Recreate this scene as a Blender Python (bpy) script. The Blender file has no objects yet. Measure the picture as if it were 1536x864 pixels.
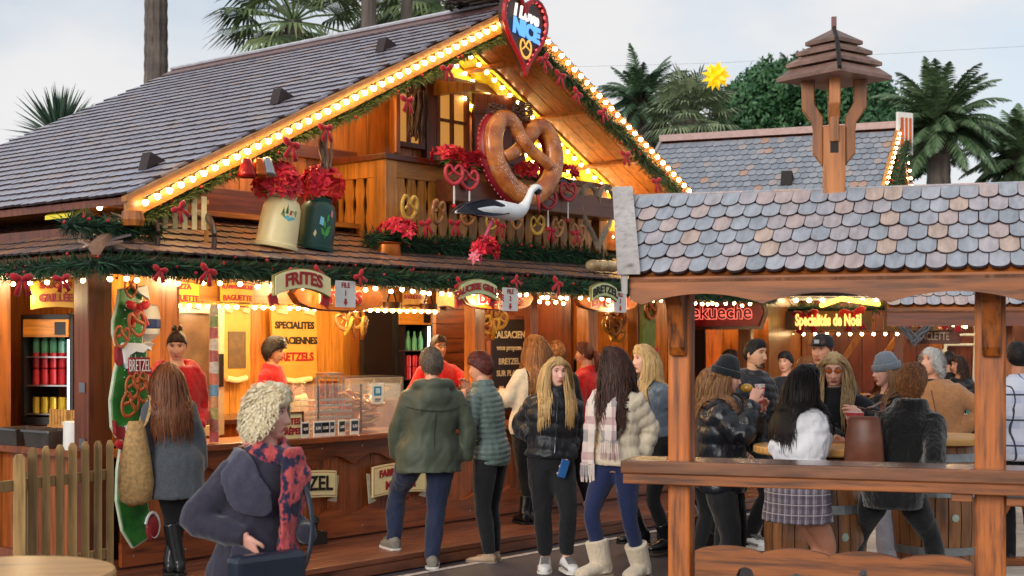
import bpy, bmesh, math, random
from math import sin, cos, pi, radians, sqrt, atan2
from mathutils import Vector as V, Matrix as Mx, noise as NZ
SC = bpy.context.scene
COL = SC.collection
random.seed(7)
# ---------------------------------------------------------------- camera
F, VH, ZC = 2133.33, 515.0, 1.77
cam_d = bpy.data.cameras.new("camera"); cam = bpy.data.objects.new("camera", cam_d); COL.objects.link(cam)
cam.location = (0, 0, ZC); cam.rotation_euler = (radians(90), 0, 0)
cam_d.lens = 50; cam_d.sensor_width = 36; cam_d.shift_y = (VH - 432) / 1536.0
cam_d.clip_end = 3000; cam_d.clip_start = 0.1
cam_d.dof.use_dof = True; cam_d.dof.focus_distance = 10.6; cam_d.dof.aperture_fstop = 4.0
SC.camera = cam
# ---------------------------------------------------------------- sky, sun, exposure
w = bpy.data.worlds.new("World"); SC.world = w; w.use_nodes = True
nt = w.node_tree; nt.nodes.clear()
def wn(t, **k):
    n = nt.nodes.new(t)
    for a, b in k.items(): setattr(n, a, b)
    return n
SUN_EL, SUN_ROT = radians(19), radians(215)
sky = wn('ShaderNodeTexSky', sky_type='NISHITA', sun_disc=False, sun_elevation=SUN_EL, sun_rotation=SUN_ROT)
bg = wn('ShaderNodeBackground'); bg.inputs[1].default_value = 0.12
nt.links.new(sky.outputs[0], bg.inputs[0])
cl = wn('ShaderNodeBackground'); cl.inputs[1].default_value = 0.68
tc = wn('ShaderNodeTexCoord'); mp = wn('ShaderNodeMapping'); mp.inputs['Scale'].default_value = (1.6, 1.6, 3.2); mp.inputs['Location'].default_value = (1.9, 0.35, 0.2)
nz = wn('ShaderNodeTexNoise'); nz.inputs['Scale'].default_value = 1.7; nz.inputs['Detail'].default_value = 6; nz.inputs['Roughness'].default_value = .5
rp = wn('ShaderNodeValToRGB'); rp.color_ramp.elements[0].position = .36; rp.color_ramp.elements[0].color = (.35, .35, .35, 1)
rp.color_ramp.elements[1].position = .56; rp.color_ramp.elements[1].color = (1, 1, 1, 1)
cc = wn('ShaderNodeValToRGB'); cc.color_ramp.elements[0].color = (.80, .83, .88, 1); cc.color_ramp.elements[1].color = (.97, .965, .97, 1)
cc.color_ramp.elements[0].position = .35; cc.color_ramp.elements[1].position = .6
mixw = wn('ShaderNodeMixShader'); out = wn('ShaderNodeOutputWorld')
L = nt.links.new
L(tc.outputs['Generated'], mp.inputs[0]); L(mp.outputs[0], nz.inputs['Vector']); L(nz.outputs[0], rp.inputs[0]); L(nz.outputs[0], cc.inputs[0])
L(cc.outputs[0], cl.inputs[0]); L(rp.outputs[0], mixw.inputs[0]); L(bg.outputs[0], mixw.inputs[1]); L(cl.outputs[0], mixw.inputs[2]); L(mixw.outputs[0], out.inputs[0])
sd = bpy.data.lights.new("sun", 'SUN'); sun = bpy.data.objects.new("sun", sd); COL.objects.link(sun)
sd.energy = 1.5; sd.angle = radians(25); sd.color = (1, .96, .9)
sun.rotation_euler = (radians(71), 0, radians(-28))
vs = SC.view_settings; vs.view_transform = 'Standard'; vs.look = 'None'; vs.gamma = 1; vs.exposure = 0.40; vs.use_curve_mapping = False
SC.cycles.use_denoising = True; SC.cycles.max_bounces = 6; SC.cycles.sample_clamp_indirect = 4
# ---------------------------------------------------------------- helpers
def C(h):
    h = h.lstrip('#'); r = []
    for i in (0, 2, 4):
        c = int(h[i:i+2], 16) / 255
        r.append(c / 12.92 if c <= .04045 else ((c + .055) / 1.055) ** 2.4)
    return (*r, 1)
MATS = {}
def newmat(name):
    m = bpy.data.materials.new(name); m.use_nodes = True
    return m, m.node_tree, m.node_tree.nodes['Principled BSDF']
def nd(t, kind, **k):
    n = t.nodes.new(kind)
    for a, b in k.items():
        if hasattr(n, a): setattr(n, a, b)
    return n
def coords(t, scale=(1, 1, 1), rnd=True):
    tcn = nd(t, 'ShaderNodeTexCoord'); mpn = nd(t, 'ShaderNodeMapping'); mpn.inputs['Scale'].default_value = scale
    t.links.new(tcn.outputs['Object'], mpn.inputs[0])
    if rnd:
        oi = nd(t, 'ShaderNodeObjectInfo'); mu = nd(t, 'ShaderNodeMath', operation='MULTIPLY'); mu.inputs[1].default_value = 37.0
        t.links.new(oi.outputs['Random'], mu.inputs[0]); t.links.new(mu.outputs[0], mpn.inputs['Location'])
    return mpn.outputs[0]
def ramp(t, fac, stops):
    r = nd(t, 'ShaderNodeValToRGB'); e = r.color_ramp.elements
    while len(e) < len(stops): e.new(.5)
    for i, (p, c) in enumerate(stops): e[i].position = p; e[i].color = c
    t.links.new(fac, r.inputs[0]); return r.outputs[0]
def noise(t, vec, scale, detail=4, rough=.55):
    n = nd(t, 'ShaderNodeTexNoise'); n.inputs['Scale'].default_value = scale; n.inputs['Detail'].default_value = detail; n.inputs['Roughness'].default_value = rough
    if vec is not None: t.links.new(vec, n.inputs['Vector'])
    return n.outputs[0]
def bump(t, b, h, strength=.3, dist=.01):
    n = nd(t, 'ShaderNodeBump'); n.inputs['Strength'].default_value = strength; n.inputs['Distance'].default_value = dist
    t.links.new(h, n.inputs['Height']); t.links.new(n.outputs[0], b.inputs['Normal'])
def mul(c, k): return (min(1, c[0]*k), min(1, c[1]*k), min(1, c[2]*k), 1)
def plain(name, col, rough=.5, metal=0, var=.18, scale=14, bs=.12, coat=0):
    """a surface with mild mottling and fine relief"""
    if name in MATS: return MATS[name]
    m, t, b = newmat(name); c = C(col) if isinstance(col, str) else col
    vec = coords(t); n = noise(t, vec, scale)
    t.links.new(ramp(t, n, [(.3, mul(c, 1 - var)), (.7, mul(c, 1 + var))]), b.inputs['Base Color'])
    b.inputs['Roughness'].default_value = rough; b.inputs['Metallic'].default_value = metal; b.inputs['Coat Weight'].default_value = coat
    if bs: bump(t, b, noise(t, vec, scale * 6), bs, .004)
    MATS[name] = m; return m
def wood(name, col, axis='z', rough=.42, var=.38, coat=.15, fine=1.0, dark=None):
    if name in MATS: return MATS[name]
    m, t, b = newmat(name); c = C(col)
    sc = {'x': (1.2, 16, 16), 'y': (16, 1.2, 16), 'z': (16, 16, 1.2)}[axis]; sc = tuple(q * fine for q in sc)
    vec = coords(t, sc); n1 = noise(t, vec, 1.6, 6, .62)
    vec2 = coords(t, (1.3, 1.3, 1.3)); n2 = noise(t, vec2, 1.5, 3)
    dk = C(dark) if dark else mul(c, 1 - var * 1.25)
    col1 = ramp(t, n1, [(.24, mul(dk, .75)), (.36, dk), (.5, c), (.74, mul(c, 1 + var))])
    mx = nd(t, 'ShaderNodeMix', data_type='RGBA', blend_type='MULTIPLY'); mx.inputs[0].default_value = .8
    t.links.new(col1, mx.inputs[6]); t.links.new(ramp(t, n2, [(.3, (.62, .58, .55, 1)), (.65, (1.1, 1.1, 1.1, 1))]), mx.inputs[7])
    oi = nd(t, 'ShaderNodeObjectInfo'); hv = nd(t, 'ShaderNodeHueSaturation')
    mr = nd(t, 'ShaderNodeMapRange'); mr.inputs[3].default_value = .78; mr.inputs[4].default_value = 1.2
    t.links.new(oi.outputs['Random'], mr.inputs[0]); t.links.new(mr.outputs[0], hv.inputs['Value']); t.links.new(mx.outputs[2], hv.inputs['Color'])
    # knots
    vo = nd(t, 'ShaderNodeTexVoronoi'); vo.inputs['Scale'].default_value = 1.0
    ks = {'x': (1.3, 7, 7), 'y': (7, 1.3, 7), 'z': (7, 7, 1.3)}[axis]; t.links.new(coords(t, ks), vo.inputs['Vector'])
    kr = ramp(t, vo.outputs['Distance'], [(.04, (.2, .16, .14, 1)), (.1, (.6, .5, .45, 1)), (.2, (1, 1, 1, 1))])
    mk = nd(t, 'ShaderNodeMix', data_type='RGBA', blend_type='MULTIPLY'); mk.inputs[0].default_value = .85
    t.links.new(hv.outputs[0], mk.inputs[6]); t.links.new(kr, mk.inputs[7])
    t.links.new(mk.outputs[2], b.inputs['Base Color'])
    b.inputs['Roughness'].default_value = rough; b.inputs['Coat Weight'].default_value = coat; b.inputs['Coat Roughness'].default_value = .25
    bump(t, b, n1, .25, .004); MATS[name] = m; return m
def tilemat(name, stops, rough=.5, gv=.25):
    m, t, b = newmat(name)
    oi = nd(t, 'ShaderNodeObjectInfo'); ge = nd(t, 'ShaderNodeNewGeometry'); ad = nd(t, 'ShaderNodeMath', operation='ADD'); fr = nd(t, 'ShaderNodeMath', operation='FRACT')
    t.links.new(oi.outputs['Random'], ad.inputs[0]); t.links.new(ge.outputs['Random Per Island'], ad.inputs[1]); t.links.new(ad.outputs[0], fr.inputs[0])
    r = nd(t, 'ShaderNodeValToRGB'); r.color_ramp.interpolation = 'CONSTANT'; e = r.color_ramp.elements
    while len(e) < len(stops): e.new(.5)
    for i, (p, c) in enumerate(stops): e[i].position = p; e[i].color = C(c)
    t.links.new(fr.outputs[0], r.inputs[0])
    vec = coords(t, (9, 2.0, 9)); n = noise(t, vec, 2.5, 6, .65)
    mx = nd(t, 'ShaderNodeMix', data_type='RGBA', blend_type='MULTIPLY'); mx.inputs[0].default_value = 1
    t.links.new(r.outputs[0], mx.inputs[6]); t.links.new(ramp(t, n, [(.3, (1 - gv*1.6,) * 3 + (1,)), (.7, (1 + gv,) * 3 + (1,))]), mx.inputs[7])
    t.links.new(mx.outputs[2], b.inputs['Base Color']); b.inputs['Roughness'].default_value = rough
    bump(t, b, n, .4, .004); MATS[name] = m; return m
def emit(name, col, strength):
    if name in MATS: return MATS[name]
    m, t, b = newmat(name); c = C(col)
    b.inputs['Base Color'].default_value = c; b.inputs['Emission Color'].default_value = c; b.inputs['Emission Strength'].default_value = strength
    MATS[name] = m; return m
def glass(name, col='#ffffff', rough=.03, alpha=.18):
    if name in MATS: return MATS[name]
    m, t, b = newmat(name)
    b.inputs['Base Color'].default_value = C(col); b.inputs['Roughness'].default_value = rough; b.inputs['Alpha'].default_value = alpha
    b.inputs['Specular IOR Level'].default_value = .8; MATS[name] = m; return m
def cloth(name, col, col2=None, rough=.85, scale=30, fold=.5, sheen=.25, var=.25, metal=0, fs=5, spec=.3):
    """woven cloth: mottled dye, soft folds in the relief"""
    if name in MATS: return MATS[name]
    m, t, b = newmat(name); c = C(col); var *= .5; c2 = tuple((x + y)/2 for x, y in zip(C(col2), c)) if col2 else mul(c, 1 - var)
    vec = coords(t); n = noise(t, vec, scale, 4)
    t.links.new(ramp(t, n, [(.35, c2), (.65, mul(c, 1 + var * .6))]), b.inputs['Base Color'])
    b.inputs['Roughness'].default_value = rough; b.inputs['Sheen Weight'].default_value = sheen; b.inputs['Sheen Roughness'].default_value = .5; b.inputs['Specular IOR Level'].default_value = spec
    v2 = coords(t, (1.6, 1.6, .8)); fo = noise(t, v2, fs, 5, .6)
    a = nd(t, 'ShaderNodeMath', operation='MULTIPLY_ADD'); a.inputs[1].default_value = .05
    t.links.new(noise(t, vec, scale * 5, 2), a.inputs[0]); t.links.new(fo, a.inputs[2])
    bump(t, b, a.outputs[0], fold, .05); MATS[name] = m; return m
class MB:
    def __init__(s): s.v = []; s.f = []; s.m = []; s.M = Mx()
    def add(s, vs, fs, mi=0):
        o = len(s.v); M = s.M
        s.v.extend([tuple(M @ V(q)) for q in vs]); s.f.extend([tuple(i + o for i in q) for q in fs]); s.m.extend([mi] * len(fs)); return s
    def box(s, c, d, rot=None, mi=0):
        x, y, z = d[0] / 2, d[1] / 2, d[2] / 2
        p = [V((a, b, e)) for e in (-z, z) for b in (-y, y) for a in (-x, x)]
        if rot is not None:
            R = rot if isinstance(rot, Mx) else Mx.Rotation(rot[2], 3, 'Z') @ Mx.Rotation(rot[1], 3, 'Y') @ Mx.Rotation(rot[0], 3, 'X')
            p = [R @ q for q in p]
        c = V(c)
        return s.add([q + c for q in p], [(0, 2, 3, 1), (4, 5, 7, 6), (0, 1, 5, 4), (2, 6, 7, 3), (0, 4, 6, 2), (1, 3, 7, 5)], mi)
    def bb(s, x0, x1, y0, y1, z0, z1, mi=0): return s.box(((x0+x1)/2, (y0+y1)/2, (z0+z1)/2), (x1-x0, y1-y0, z1-z0), None, mi)
    def prism(s, pts, a, b, axis='y', mi=0):
        """outline in the plane across `axis`, pushed from a to b"""
        def P(q, t): return {'y': (q[0], t, q[1]), 'x': (t, q[0], q[1]), 'z': (q[0], q[1], t)}[axis]
        n = len(pts); vs = [P(q, a) for q in pts] + [P(q, b) for q in pts]
        fs = [tuple(range(n)), tuple(range(2*n-1, n-1, -1))] + [(i, n + i, n + (i+1) % n, (i+1) % n) for i in range(n)]
        return s.add(vs, fs, mi)
    def ringed(s, rings, closed=True, caps=True, mi=0):
        n = len(rings[0]); vs = [q for r in rings for q in r]; fs = []
        for i in range(len(rings) - 1):
            for j in range(n if closed else n - 1):
                k = (j + 1) % n; fs.append((i*n + j, i*n + k, (i+1)*n + k, (i+1)*n + j))
        if caps and closed: fs.append(tuple(range(n - 1, -1, -1))); fs.append(tuple(range((len(rings)-1)*n, len(rings)*n)))
        return s.add(vs, fs, mi)
    def tube(s, path, r, n=8, ref=(0, 0, 1), caps=True, closed=False, mi=0):
        """r: number, list of numbers or of (across, along-ref) pairs"""
        P = [V(q) for q in path]; k = len(P); R = r if isinstance(r, (list, tuple)) and len(r) == k else [r] * k; rings = []
        ref = V(ref)
        for i in range(k):
            if closed: d = P[(i+1) % k] - P[i-1]
            else: d = P[min(i+1, k-1)] - P[max(i-1, 0)]
            d.normalize()
            a = d.cross(ref)
            if a.length < 1e-4: a = d.cross(V((0, 1, 0.01)))
            a.normalize(); b = a.cross(d); q = R[i]; ra, rb = (q, q) if not isinstance(q, (tuple, list)) else q
            rings.append([P[i] + a * (ra * cos(2*pi*j/n)) + b * (rb * sin(2*pi*j/n)) for j in range(n)])
        if closed: rings.append(rings[0]); caps = False
        return s.ringed(rings, True, caps, mi)
    def lathe(s, prof, n=16, c=(0, 0, 0), mi=0, caps=True):
        c = V(c); return s.ringed([[c + V((r*cos(2*pi*j/n), r*sin(2*pi*j/n), z)) for j in range(n)] for r, z in prof], True, caps, mi)
    def ell(s, c, r, nu=12, nv=8, R=None, mi=0):
        c = V(c); r = (r,)*3 if not isinstance(r, (tuple, list)) else r; rings = []
        for i in range(nv + 1):
            t = -pi/2 + pi*i/nv; t = max(-pi/2 + .05, min(pi/2 - .05, t)); ring = []
            for j in range(nu):
                p = V((r[0]*cos(t)*cos(2*pi*j/nu), r[1]*cos(t)*sin(2*pi*j/nu), r[2]*sin(t)))
                ring.append(c + (R @ p if R else p))
            rings.append(ring)
        return s.ringed(rings, True, True, mi)
    def merge(s, o, M=None, mi=None):
        old = s.M; s.M = old @ M if M is not None else old
        k = len(s.v); s.v.extend([tuple(s.M @ V(q)) for q in o.v]); s.f.extend([tuple(i + k for i in q) for q in o.f]); s.m.extend(o.m if mi is None else [mi] * len(o.f)); s.M = old; return s
    def mesh(s, name, mats, smooth=False):
        me = bpy.data.meshes.new(name); me.from_pydata(s.v, [], s.f); me.polygons.foreach_set('material_index', s.m)
        for m in (mats if isinstance(mats, (list, tuple)) else [mats]): me.materials.append(m)
        bm = bmesh.new(); bm.from_mesh(me); bmesh.ops.recalc_face_normals(bm, faces=bm.faces); bm.to_mesh(me); bm.free()
        if smooth: me.polygons.foreach_set('use_smooth', [True] * len(me.polygons))
        me.update(); return me
def catmull(pts, n=6, closed=False):
    P = [V(p) for p in pts]; k = len(P); o = []
    for i in range(k if closed else k - 1):
        g = (lambda j: P[j % k]) if closed else (lambda j: P[max(0, min(k-1, j))])
        a, b, c, d = g(i-1), g(i), g(i+1), g(i+2)
        for j in range(n):
            t = j / n; o.append(.5 * ((2*b) + (c - a)*t + (2*a - 5*b + 4*c - d)*t*t + (3*b - a - 3*c + d)*t**3))
    if not closed: o.append(P[-1])
    return o
def link(name, me, parent=None, loc=None, rz=None):
    o = bpy.data.objects.new(name, me); COL.objects.link(o)
    if parent is not None: o.parent = parent
    if loc is not None: o.location = loc
    if rz is not None: o.rotation_euler = (0, 0, rz)
    return o
def obj(name, mb, mats, parent=None, loc=None, rz=None, smooth=False, bevel=0, kind=None, ang=None):
    o = link(name, mb.mesh(name, mats, smooth), parent, loc, rz)
    if bevel:
        b = o.modifiers.new('bevel', 'BEVEL'); b.width = bevel; b.segments = 2; b.limit_method = 'ANGLE'; b.angle_limit = radians(40)
    if ang: shade_auto(o.data, ang)
    if kind: o['kind'] = kind
    return o
def shade_auto(me, ang):
    me.polygons.foreach_set('use_smooth', [True] * len(me.polygons)); me.set_sharp_from_angle(angle=radians(ang))
def tag(o, label, cat, group=None):
    o['label'] = label; o['category'] = cat
    if group: o['group'] = group
    return o
def thing(name, label, cat, loc=(0, 0, 0), rz=0, group=None):
    return tag(link(name, None, None, loc, rz), label, cat, group)
def dup(root, loc=None, rz=None, label=None):
    r = root.copy(); COL.objects.link(r)
    if loc is not None: r.location = loc
    if rz is not None: r.rotation_euler = (0, 0, rz)
    if label: r['label'] = label
    for ch in list(root.children):
        c = ch.copy(); COL.objects.link(c); c.parent = r
        for g in list(ch.children):
            q = g.copy(); COL.objects.link(q); q.parent = c
    return r
def text(s, size=.1, depth=.004, weight=0.0, arch=0.0, sx=1.0, space=1.0, slant=0):
    """lettering in the xz plane, facing -y, centred"""
    cu = bpy.data.curves.new('lettering', 'FONT'); cu.body = s; cu.size = size; cu.extrude = depth / 2; cu.offset = weight; cu.align_x = 'CENTER'; cu.align_y = 'CENTER'
    cu.resolution_u = 3; cu.space_character = space; cu.shear = slant; cu.space_line = .95
    o = bpy.data.objects.new('lettering', cu); COL.objects.link(o)
    me = bpy.data.meshes.new_from_object(o.evaluated_get(bpy.context.evaluated_depsgraph_get()))
    mb = MB(); mb.v = [(v.co.x * sx, -v.co.z, v.co.y - arch * (v.co.x * sx) ** 2) for v in me.vertices]; mb.f = [tuple(p.vertices) for p in me.polygons]; mb.m = [0] * len(mb.f)
    bpy.data.objects.remove(o); bpy.data.curves.remove(cu); bpy.data.meshes.remove(me); return mb
def T(x=0, y=0, z=0): return Mx.Translation((x, y, z))
def RX(a): return Mx.Rotation(a, 4, 'X')
def RY(a): return Mx.Rotation(a, 4, 'Y')
def RZ(a): return Mx.Rotation(a, 4, 'Z')
def SCL(x, y, z): return Mx.Diagonal((x, y, z, 1))
# the frame of the big stall: s runs along its front, n outward from the counter, z up
AZ = radians(50); OX, OY = -.461, 13.124
D2 = (cos(AZ), sin(AZ)); N2 = (sin(AZ), -cos(AZ))
def S(s, n, z): return V((OX + s*D2[0] + n*N2[0], OY + s*D2[1] + n*N2[1], z))
def PN(u, v, n):
    """where the sight line of a photo point meets the plane n of the stall -> (s, z)"""
    ox = OX + n*N2[0]; oy = OY + n*N2[1]; k = (u - 768) / F
    s = (k*oy - ox) / (D2[0] - k*D2[1]); Y = oy + s*D2[1]
    return s, ZC + (VH - v) * Y / F
def PS(u, v, s):
    ox = OX + s*D2[0]; oy = OY + s*D2[1]; k = (u - 768) / F
    n = (k*oy - ox) / (N2[0] - k*N2[1]); Y = oy + n*N2[1]
    return n, ZC + (VH - v) * Y / F
def at(u, v, Y): return V(((u - 768) / F * Y, Y, ZC + (VH - v) * Y / F))
def frac(a): return a - math.floor(a)
# ================================================================ materials of the setting
W_ORANGE = wood('pine_orange', '#b36a2b', 'z', .38, .35, .25)
W_ORANGE_X = wood('pine_orange_along', '#b36a2b', 'x', .38, .35, .25)
W_HONEY = wood('pine_honey', '#c98636', 'z', .4, .3, .2)
W_HONEY_X = wood('pine_honey_along', '#c98636', 'x', .4, .3, .2)
W_BROWN = wood('stained_brown', '#6b3115', 'z', .4, .35, .25)
W_BROWN_X = wood('stained_brown_along', '#6e3416', 'x', .4, .35, .25)
W_COUNTER = wood('counter_red_brown', '#9c5224', 'z', .35, .35, .4)
W_COUNTER_X = wood('counter_red_brown_along', '#86441f', 'x', .32, .35, .45)
W_HUT = wood('hut_varnish', '#ab5c1a', 'z', .5, .55, .08)
W_HUT_X = wood('hut_varnish_along', '#9c561d', 'x', .5, .5, .08)
W_BAR = wood('bar_top_varnish', '#7d4a28', 'x', .16, .4, .7)
W_GREY = wood('weathered_grey', '#a9a09c', 'x', .55, .2, 0)
W_GREYZ = wood('weathered_grey_up', '#b0a8a4', 'z', .55, .2, 0)
W_FENCE = wood('fence_pine', '#a5814f', 'z', .7, .3, 0)
W_DECK = wood('deck_board', '#7a4630', 'x', .38, .3, .25)
W_FRESH = wood('fresh_pine', '#cf9a55', 'x', .4, .22, .3)
W_LANT = wood('lantern_wood', '#a56634', 'z', .5, .4, .05)
W_LANTX = wood('lantern_roof_wood', '#85665a', 'x', .5, .25, .05)
DARK = plain('dark_void_paint', '#1c120c', .7)
BLACK = plain('black_plastic', '#131315', .35)
METAL = plain('brushed_steel', '#a8a8ab', .28, 1, .1)
WHITE = plain('white_paint', '#e8e4dc', .5, 0, .05)
REDP = plain('red_paint', '#b3161d', .45, 0, .1)
CREAM = plain('cream_paint', '#e9dca4', .5, 0, .06)
YELLOWP = plain('yellow_paint', '#e0a21e', .5, 0, .1)
GREENP = plain('green_paint', '#2f7a35', .45, 0, .15)
GOLD = plain('gold_paint', '#d99a2b', .4, 0, .15)
TILE_MAIN = tilemat('tile_slate_grey', [(0, '#9b99a6'), (.22, '#a2a0ac'), (.42, '#9392a0'), (.58, '#a29ea6'), (.74, '#a59d9f'), (.86, '#9997a4'), (.96, '#b0988c')], .34, .14)
TILE_CAN = tilemat('tile_brown', [(0, '#8a6a5c'), (.2, '#7c6a68'), (.4, '#94715c'), (.58, '#7a6360'), (.74, '#a67556'), (.88, '#836f6e'), (.95, '#b57f5a')], .34, .2)
TILE_HUT = tilemat('tile_pastel', [(0, '#9ea2ab'), (.2, '#a7a7af'), (.36, '#989da6'), (.5, '#aea5a8'), (.64, '#b8a5a1'), (.78, '#a0a4ac'), (.88, '#bda597'), (.95, '#aba5a9')], .5, .2)
TILE_BACK = tilemat('tile_far_grey', [(0, '#8c919a'), (.3, '#95989f'), (.6, '#838a94'), (.9, '#a69a96'), (.97, '#b5917e')], .5, .12)
BULB = emit('lit_bulb', '#ffd898', 26)
SOCK = plain('bulb_socket', '#b07a28', .4)
# ================================================================ ground
m, t, b = newmat('asphalt'); vec = coords(t, rnd=False)
n1 = noise(t, vec, 1.1, 5); n2 = noise(t, vec, 160, 2)
t.links.new(ramp(t, n1, [(.3, C('#38333a')), (.7, C('#4a444b'))]), b.inputs['Base Color']); b.inputs['Roughness'].default_value = .62
bump(t, b, n2, .5, .004); ASPH = m
g = MB().add([(-900, -900, 0), (900, -900, 0), (900, 900, 0), (-900, 900, 0)], [(0, 1, 2, 3)])
obj('ground', g, ASPH, kind='structure')
PAVE = plain('paving_stone', '#c4bcb2', .6, 0, .22, 2.2, .3)
JOINT = plain('paving_joint', '#75706a', .9)
pv = obj('pavement', MB().bb(2.55, 60, 4, 90, .001, .008), JOINT, kind='structure')
slab = MB().bb(0, .59, 0, .39, 0, .012).mesh('paving_slab', [PAVE]); rest = MB(); rs = random.Random(3); cnt = 0
for j in range(64):
    for i in range(22):
        x = 2.56 + .6 * i - (.3 if j % 2 else 0); y = 8.6 + .4 * j
        if x < 2.5: continue
        u = 768 + F * x / y
        if u < 1560 and y < 17 and cnt < 300:
            o = link('paving_slab', slab, pv, (x, y, .008 + rs.uniform(-.002, .002))); o.rotation_euler = (rs.uniform(-.003, .003), 0, rs.uniform(-.004, .004)); cnt += 1
        elif u < 1900: rest.bb(x, x + .59, y, y + .39, .008, .02)
obj('distant_slabs', rest, PAVE, pv, kind='stuff')
ln = MB(); p0, p1 = S(-4.6, 1.22, .005), S(9, 1.22, .005); q = V((N2[0], N2[1], 0)) * .035
ln.add([p0 - q, p1 - q, p1 + q, p0 + q], [(0, 1, 2, 3)])
obj('painted_line', ln, plain('worn_white_line', '#aaa8ac', .6, 0, .3, 20), kind='structure')
# ================================================================ tiles laid on a slope
def tile_mesh(w, e, th, mat, rnd=.35, name='roof_tile', rows=3):
    mb = MB(); lo = []
    k = rows
    for i in range(k + 1):
        a = pi * i / k; lo.append((w/2 - (w/2) * cos(a), e * rnd * (1 - sin(a))))
    out_ = [(0, e * 1.22)] + lo + [(w, e * 1.22)]
    def zt(y): return .004 + th * .9 * (1 - y / (e * 1.22))
    top = [(x, y, zt(y) + th) for x, y in out_]; bot = [(x, y, zt(y)) for x, y in out_]; n = len(out_)
    mb.add(top + bot, [tuple(range(n)), tuple(range(2*n-1, n-1, -1))] + [(i, n+i, n+(i+1) % n, (i+1) % n) for i in range(n)])
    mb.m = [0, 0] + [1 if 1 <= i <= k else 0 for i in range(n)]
    return mb
TILE_EDGE = plain('tile_edge_shade', '#3a2a2c', .7)  # brown lower edges, coloured darker to deepen the shadow line under each course
def lay_tiles(parent, M, L_, H_, w, e, th, mat, inside=None, limit=300, rnd=.35, gap=.006, name='roof_tile', seed=1, jit=1.0, rows=4):
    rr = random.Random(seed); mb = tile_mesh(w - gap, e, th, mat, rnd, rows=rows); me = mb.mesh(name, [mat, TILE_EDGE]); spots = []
    PW = parent.matrix_world_est @ M if hasattr(parent, 'matrix_world_est') else PWORLD[parent.name] @ M
    for j in range(int(H_ / e) + 1):
        y = j * e
        if y + e * .9 > H_: break
        for i in range(-1, int(L_ / w) + 2):
            x = i * w + (w / 2 if j % 2 else 0)
            if x < -w*.55 or x + w > L_ + w*.55: continue
            if inside and not inside(x + w/2, y + e*.5): continue
            wp = PW @ V((x, y, 0)); d = (wp - cam.location).length
            vis = wp.y > .5 and -60 < 768 + F * wp.x / wp.y < 1600
            spots.append((d if vis else d + 1000, x, y))
    spots.sort(); rest = MB()
    for k, (d, x, y) in enumerate(spots):
        Mt = M @ T(x, y + rr.uniform(-.006, .006) * jit, rr.uniform(0, .003)) @ RZ(rr.uniform(-.012, .012) * jit)
        if k < limit:
            o = link(name, me, parent); o.matrix_basis = Mt
        else: rest.merge(mb, Mt)
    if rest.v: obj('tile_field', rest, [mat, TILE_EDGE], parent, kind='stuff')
PWORLD = {}
def frame_from(o, ex, ey):
    ex = V(ex).normalized(); ey = V(ey).normalized(); ez = ex.cross(ey)
    return Mx(((ex.x, ey.x, ez.x, o[0]), (ex.y, ey.y, ez.y, o[1]), (ex.z, ey.z, ez.z, o[2]), (0, 0, 0, 1)))
STM = T(OX, OY, 0) @ RZ(AZ)
# ================================================================ the big pretzel stall   (local: x = s, y = -n, z up)
stall = thing('market_stall', 'big wooden chalet stall with a tiled gable roof, lit counter and pretzel decorations', 'market stall', (OX, OY, 0), AZ)
def part(name, mb, mats, parent=stall, **k):
    o = obj(name, mb, mats, parent, **k); PWORLD[o.name] = STM; return o
RW, RZE, RZT = 4.05, 2.765, 4.775     # half width of the roof, height of eave and ridge
SL = (RZT - RZE) / RW
def zroof(s): return RZT - SL * abs(s)
YB, YF = 4.35, -.6                   # back and front of the roof in local y
# floor and deck
part('floor', MB().bb(-3.9, 4, .02, 3.2, .0, .2), W_DECK)
dk = part('deck', MB().bb(-4.0, 6.6, -1.0, .6, .0, .085), DARK)
for i in range(6):
    y1 = -1.04 + i * .175; part('plank', MB().bb(-4.05, 6.6, y1, y1 + .165, .09 + (.0 if i else -.002), .13), W_DECK, dk, bevel=.005)
part('riser_board', MB().bb(-4.05, 6.6, -1.05, -1.005, .012, .085), W_DECK, dk)
part('leveling_jack', MB().bb(-1.98, -1.82, -.16, -.02, .13, .23).lathe([(.022, .23), (.022, .3), (.036, .31), (.03, .35), (.008, .37)], 10, (-1.9, -.1, 0)), DARK)
# posts
for s, w_, z1, mt in ((-3.86, .2, 2.5, W_BROWN), (PN(714, 470, -.05)[0], .15, 2.6, W_ORANGE), (PN(796, 470, -.05)[0], .1, 2.6, W_BROWN), (PN(884, 470, -.05)[0], .17, 2.6, W_ORANGE), (PN(957, 470, -.05)[0], .15, 2.6, W_ORANGE), (3.75, .2, 2.5, W_BROWN)):
    part('post', MB().bb(s - w_/2, s + w_/2, .0, w_ * .9, .13, z1), mt, bevel=.008)
for s, n_ in ((-3.86, -1.32), (-3.86, -3.0)): part('post', MB().bb(s - .08, s + .08, -n_, -n_ + .16, .13, 2.5), W_ORANGE, bevel=.008)
part('beam', MB().bb(-4.0, 4.0, -.06, .1, 2.42, 2.6), W_BROWN_X)
part('beam', MB().bb(-3.98, -3.8, .1, 3.2, 2.42, 2.6), W_BROWN)
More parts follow.
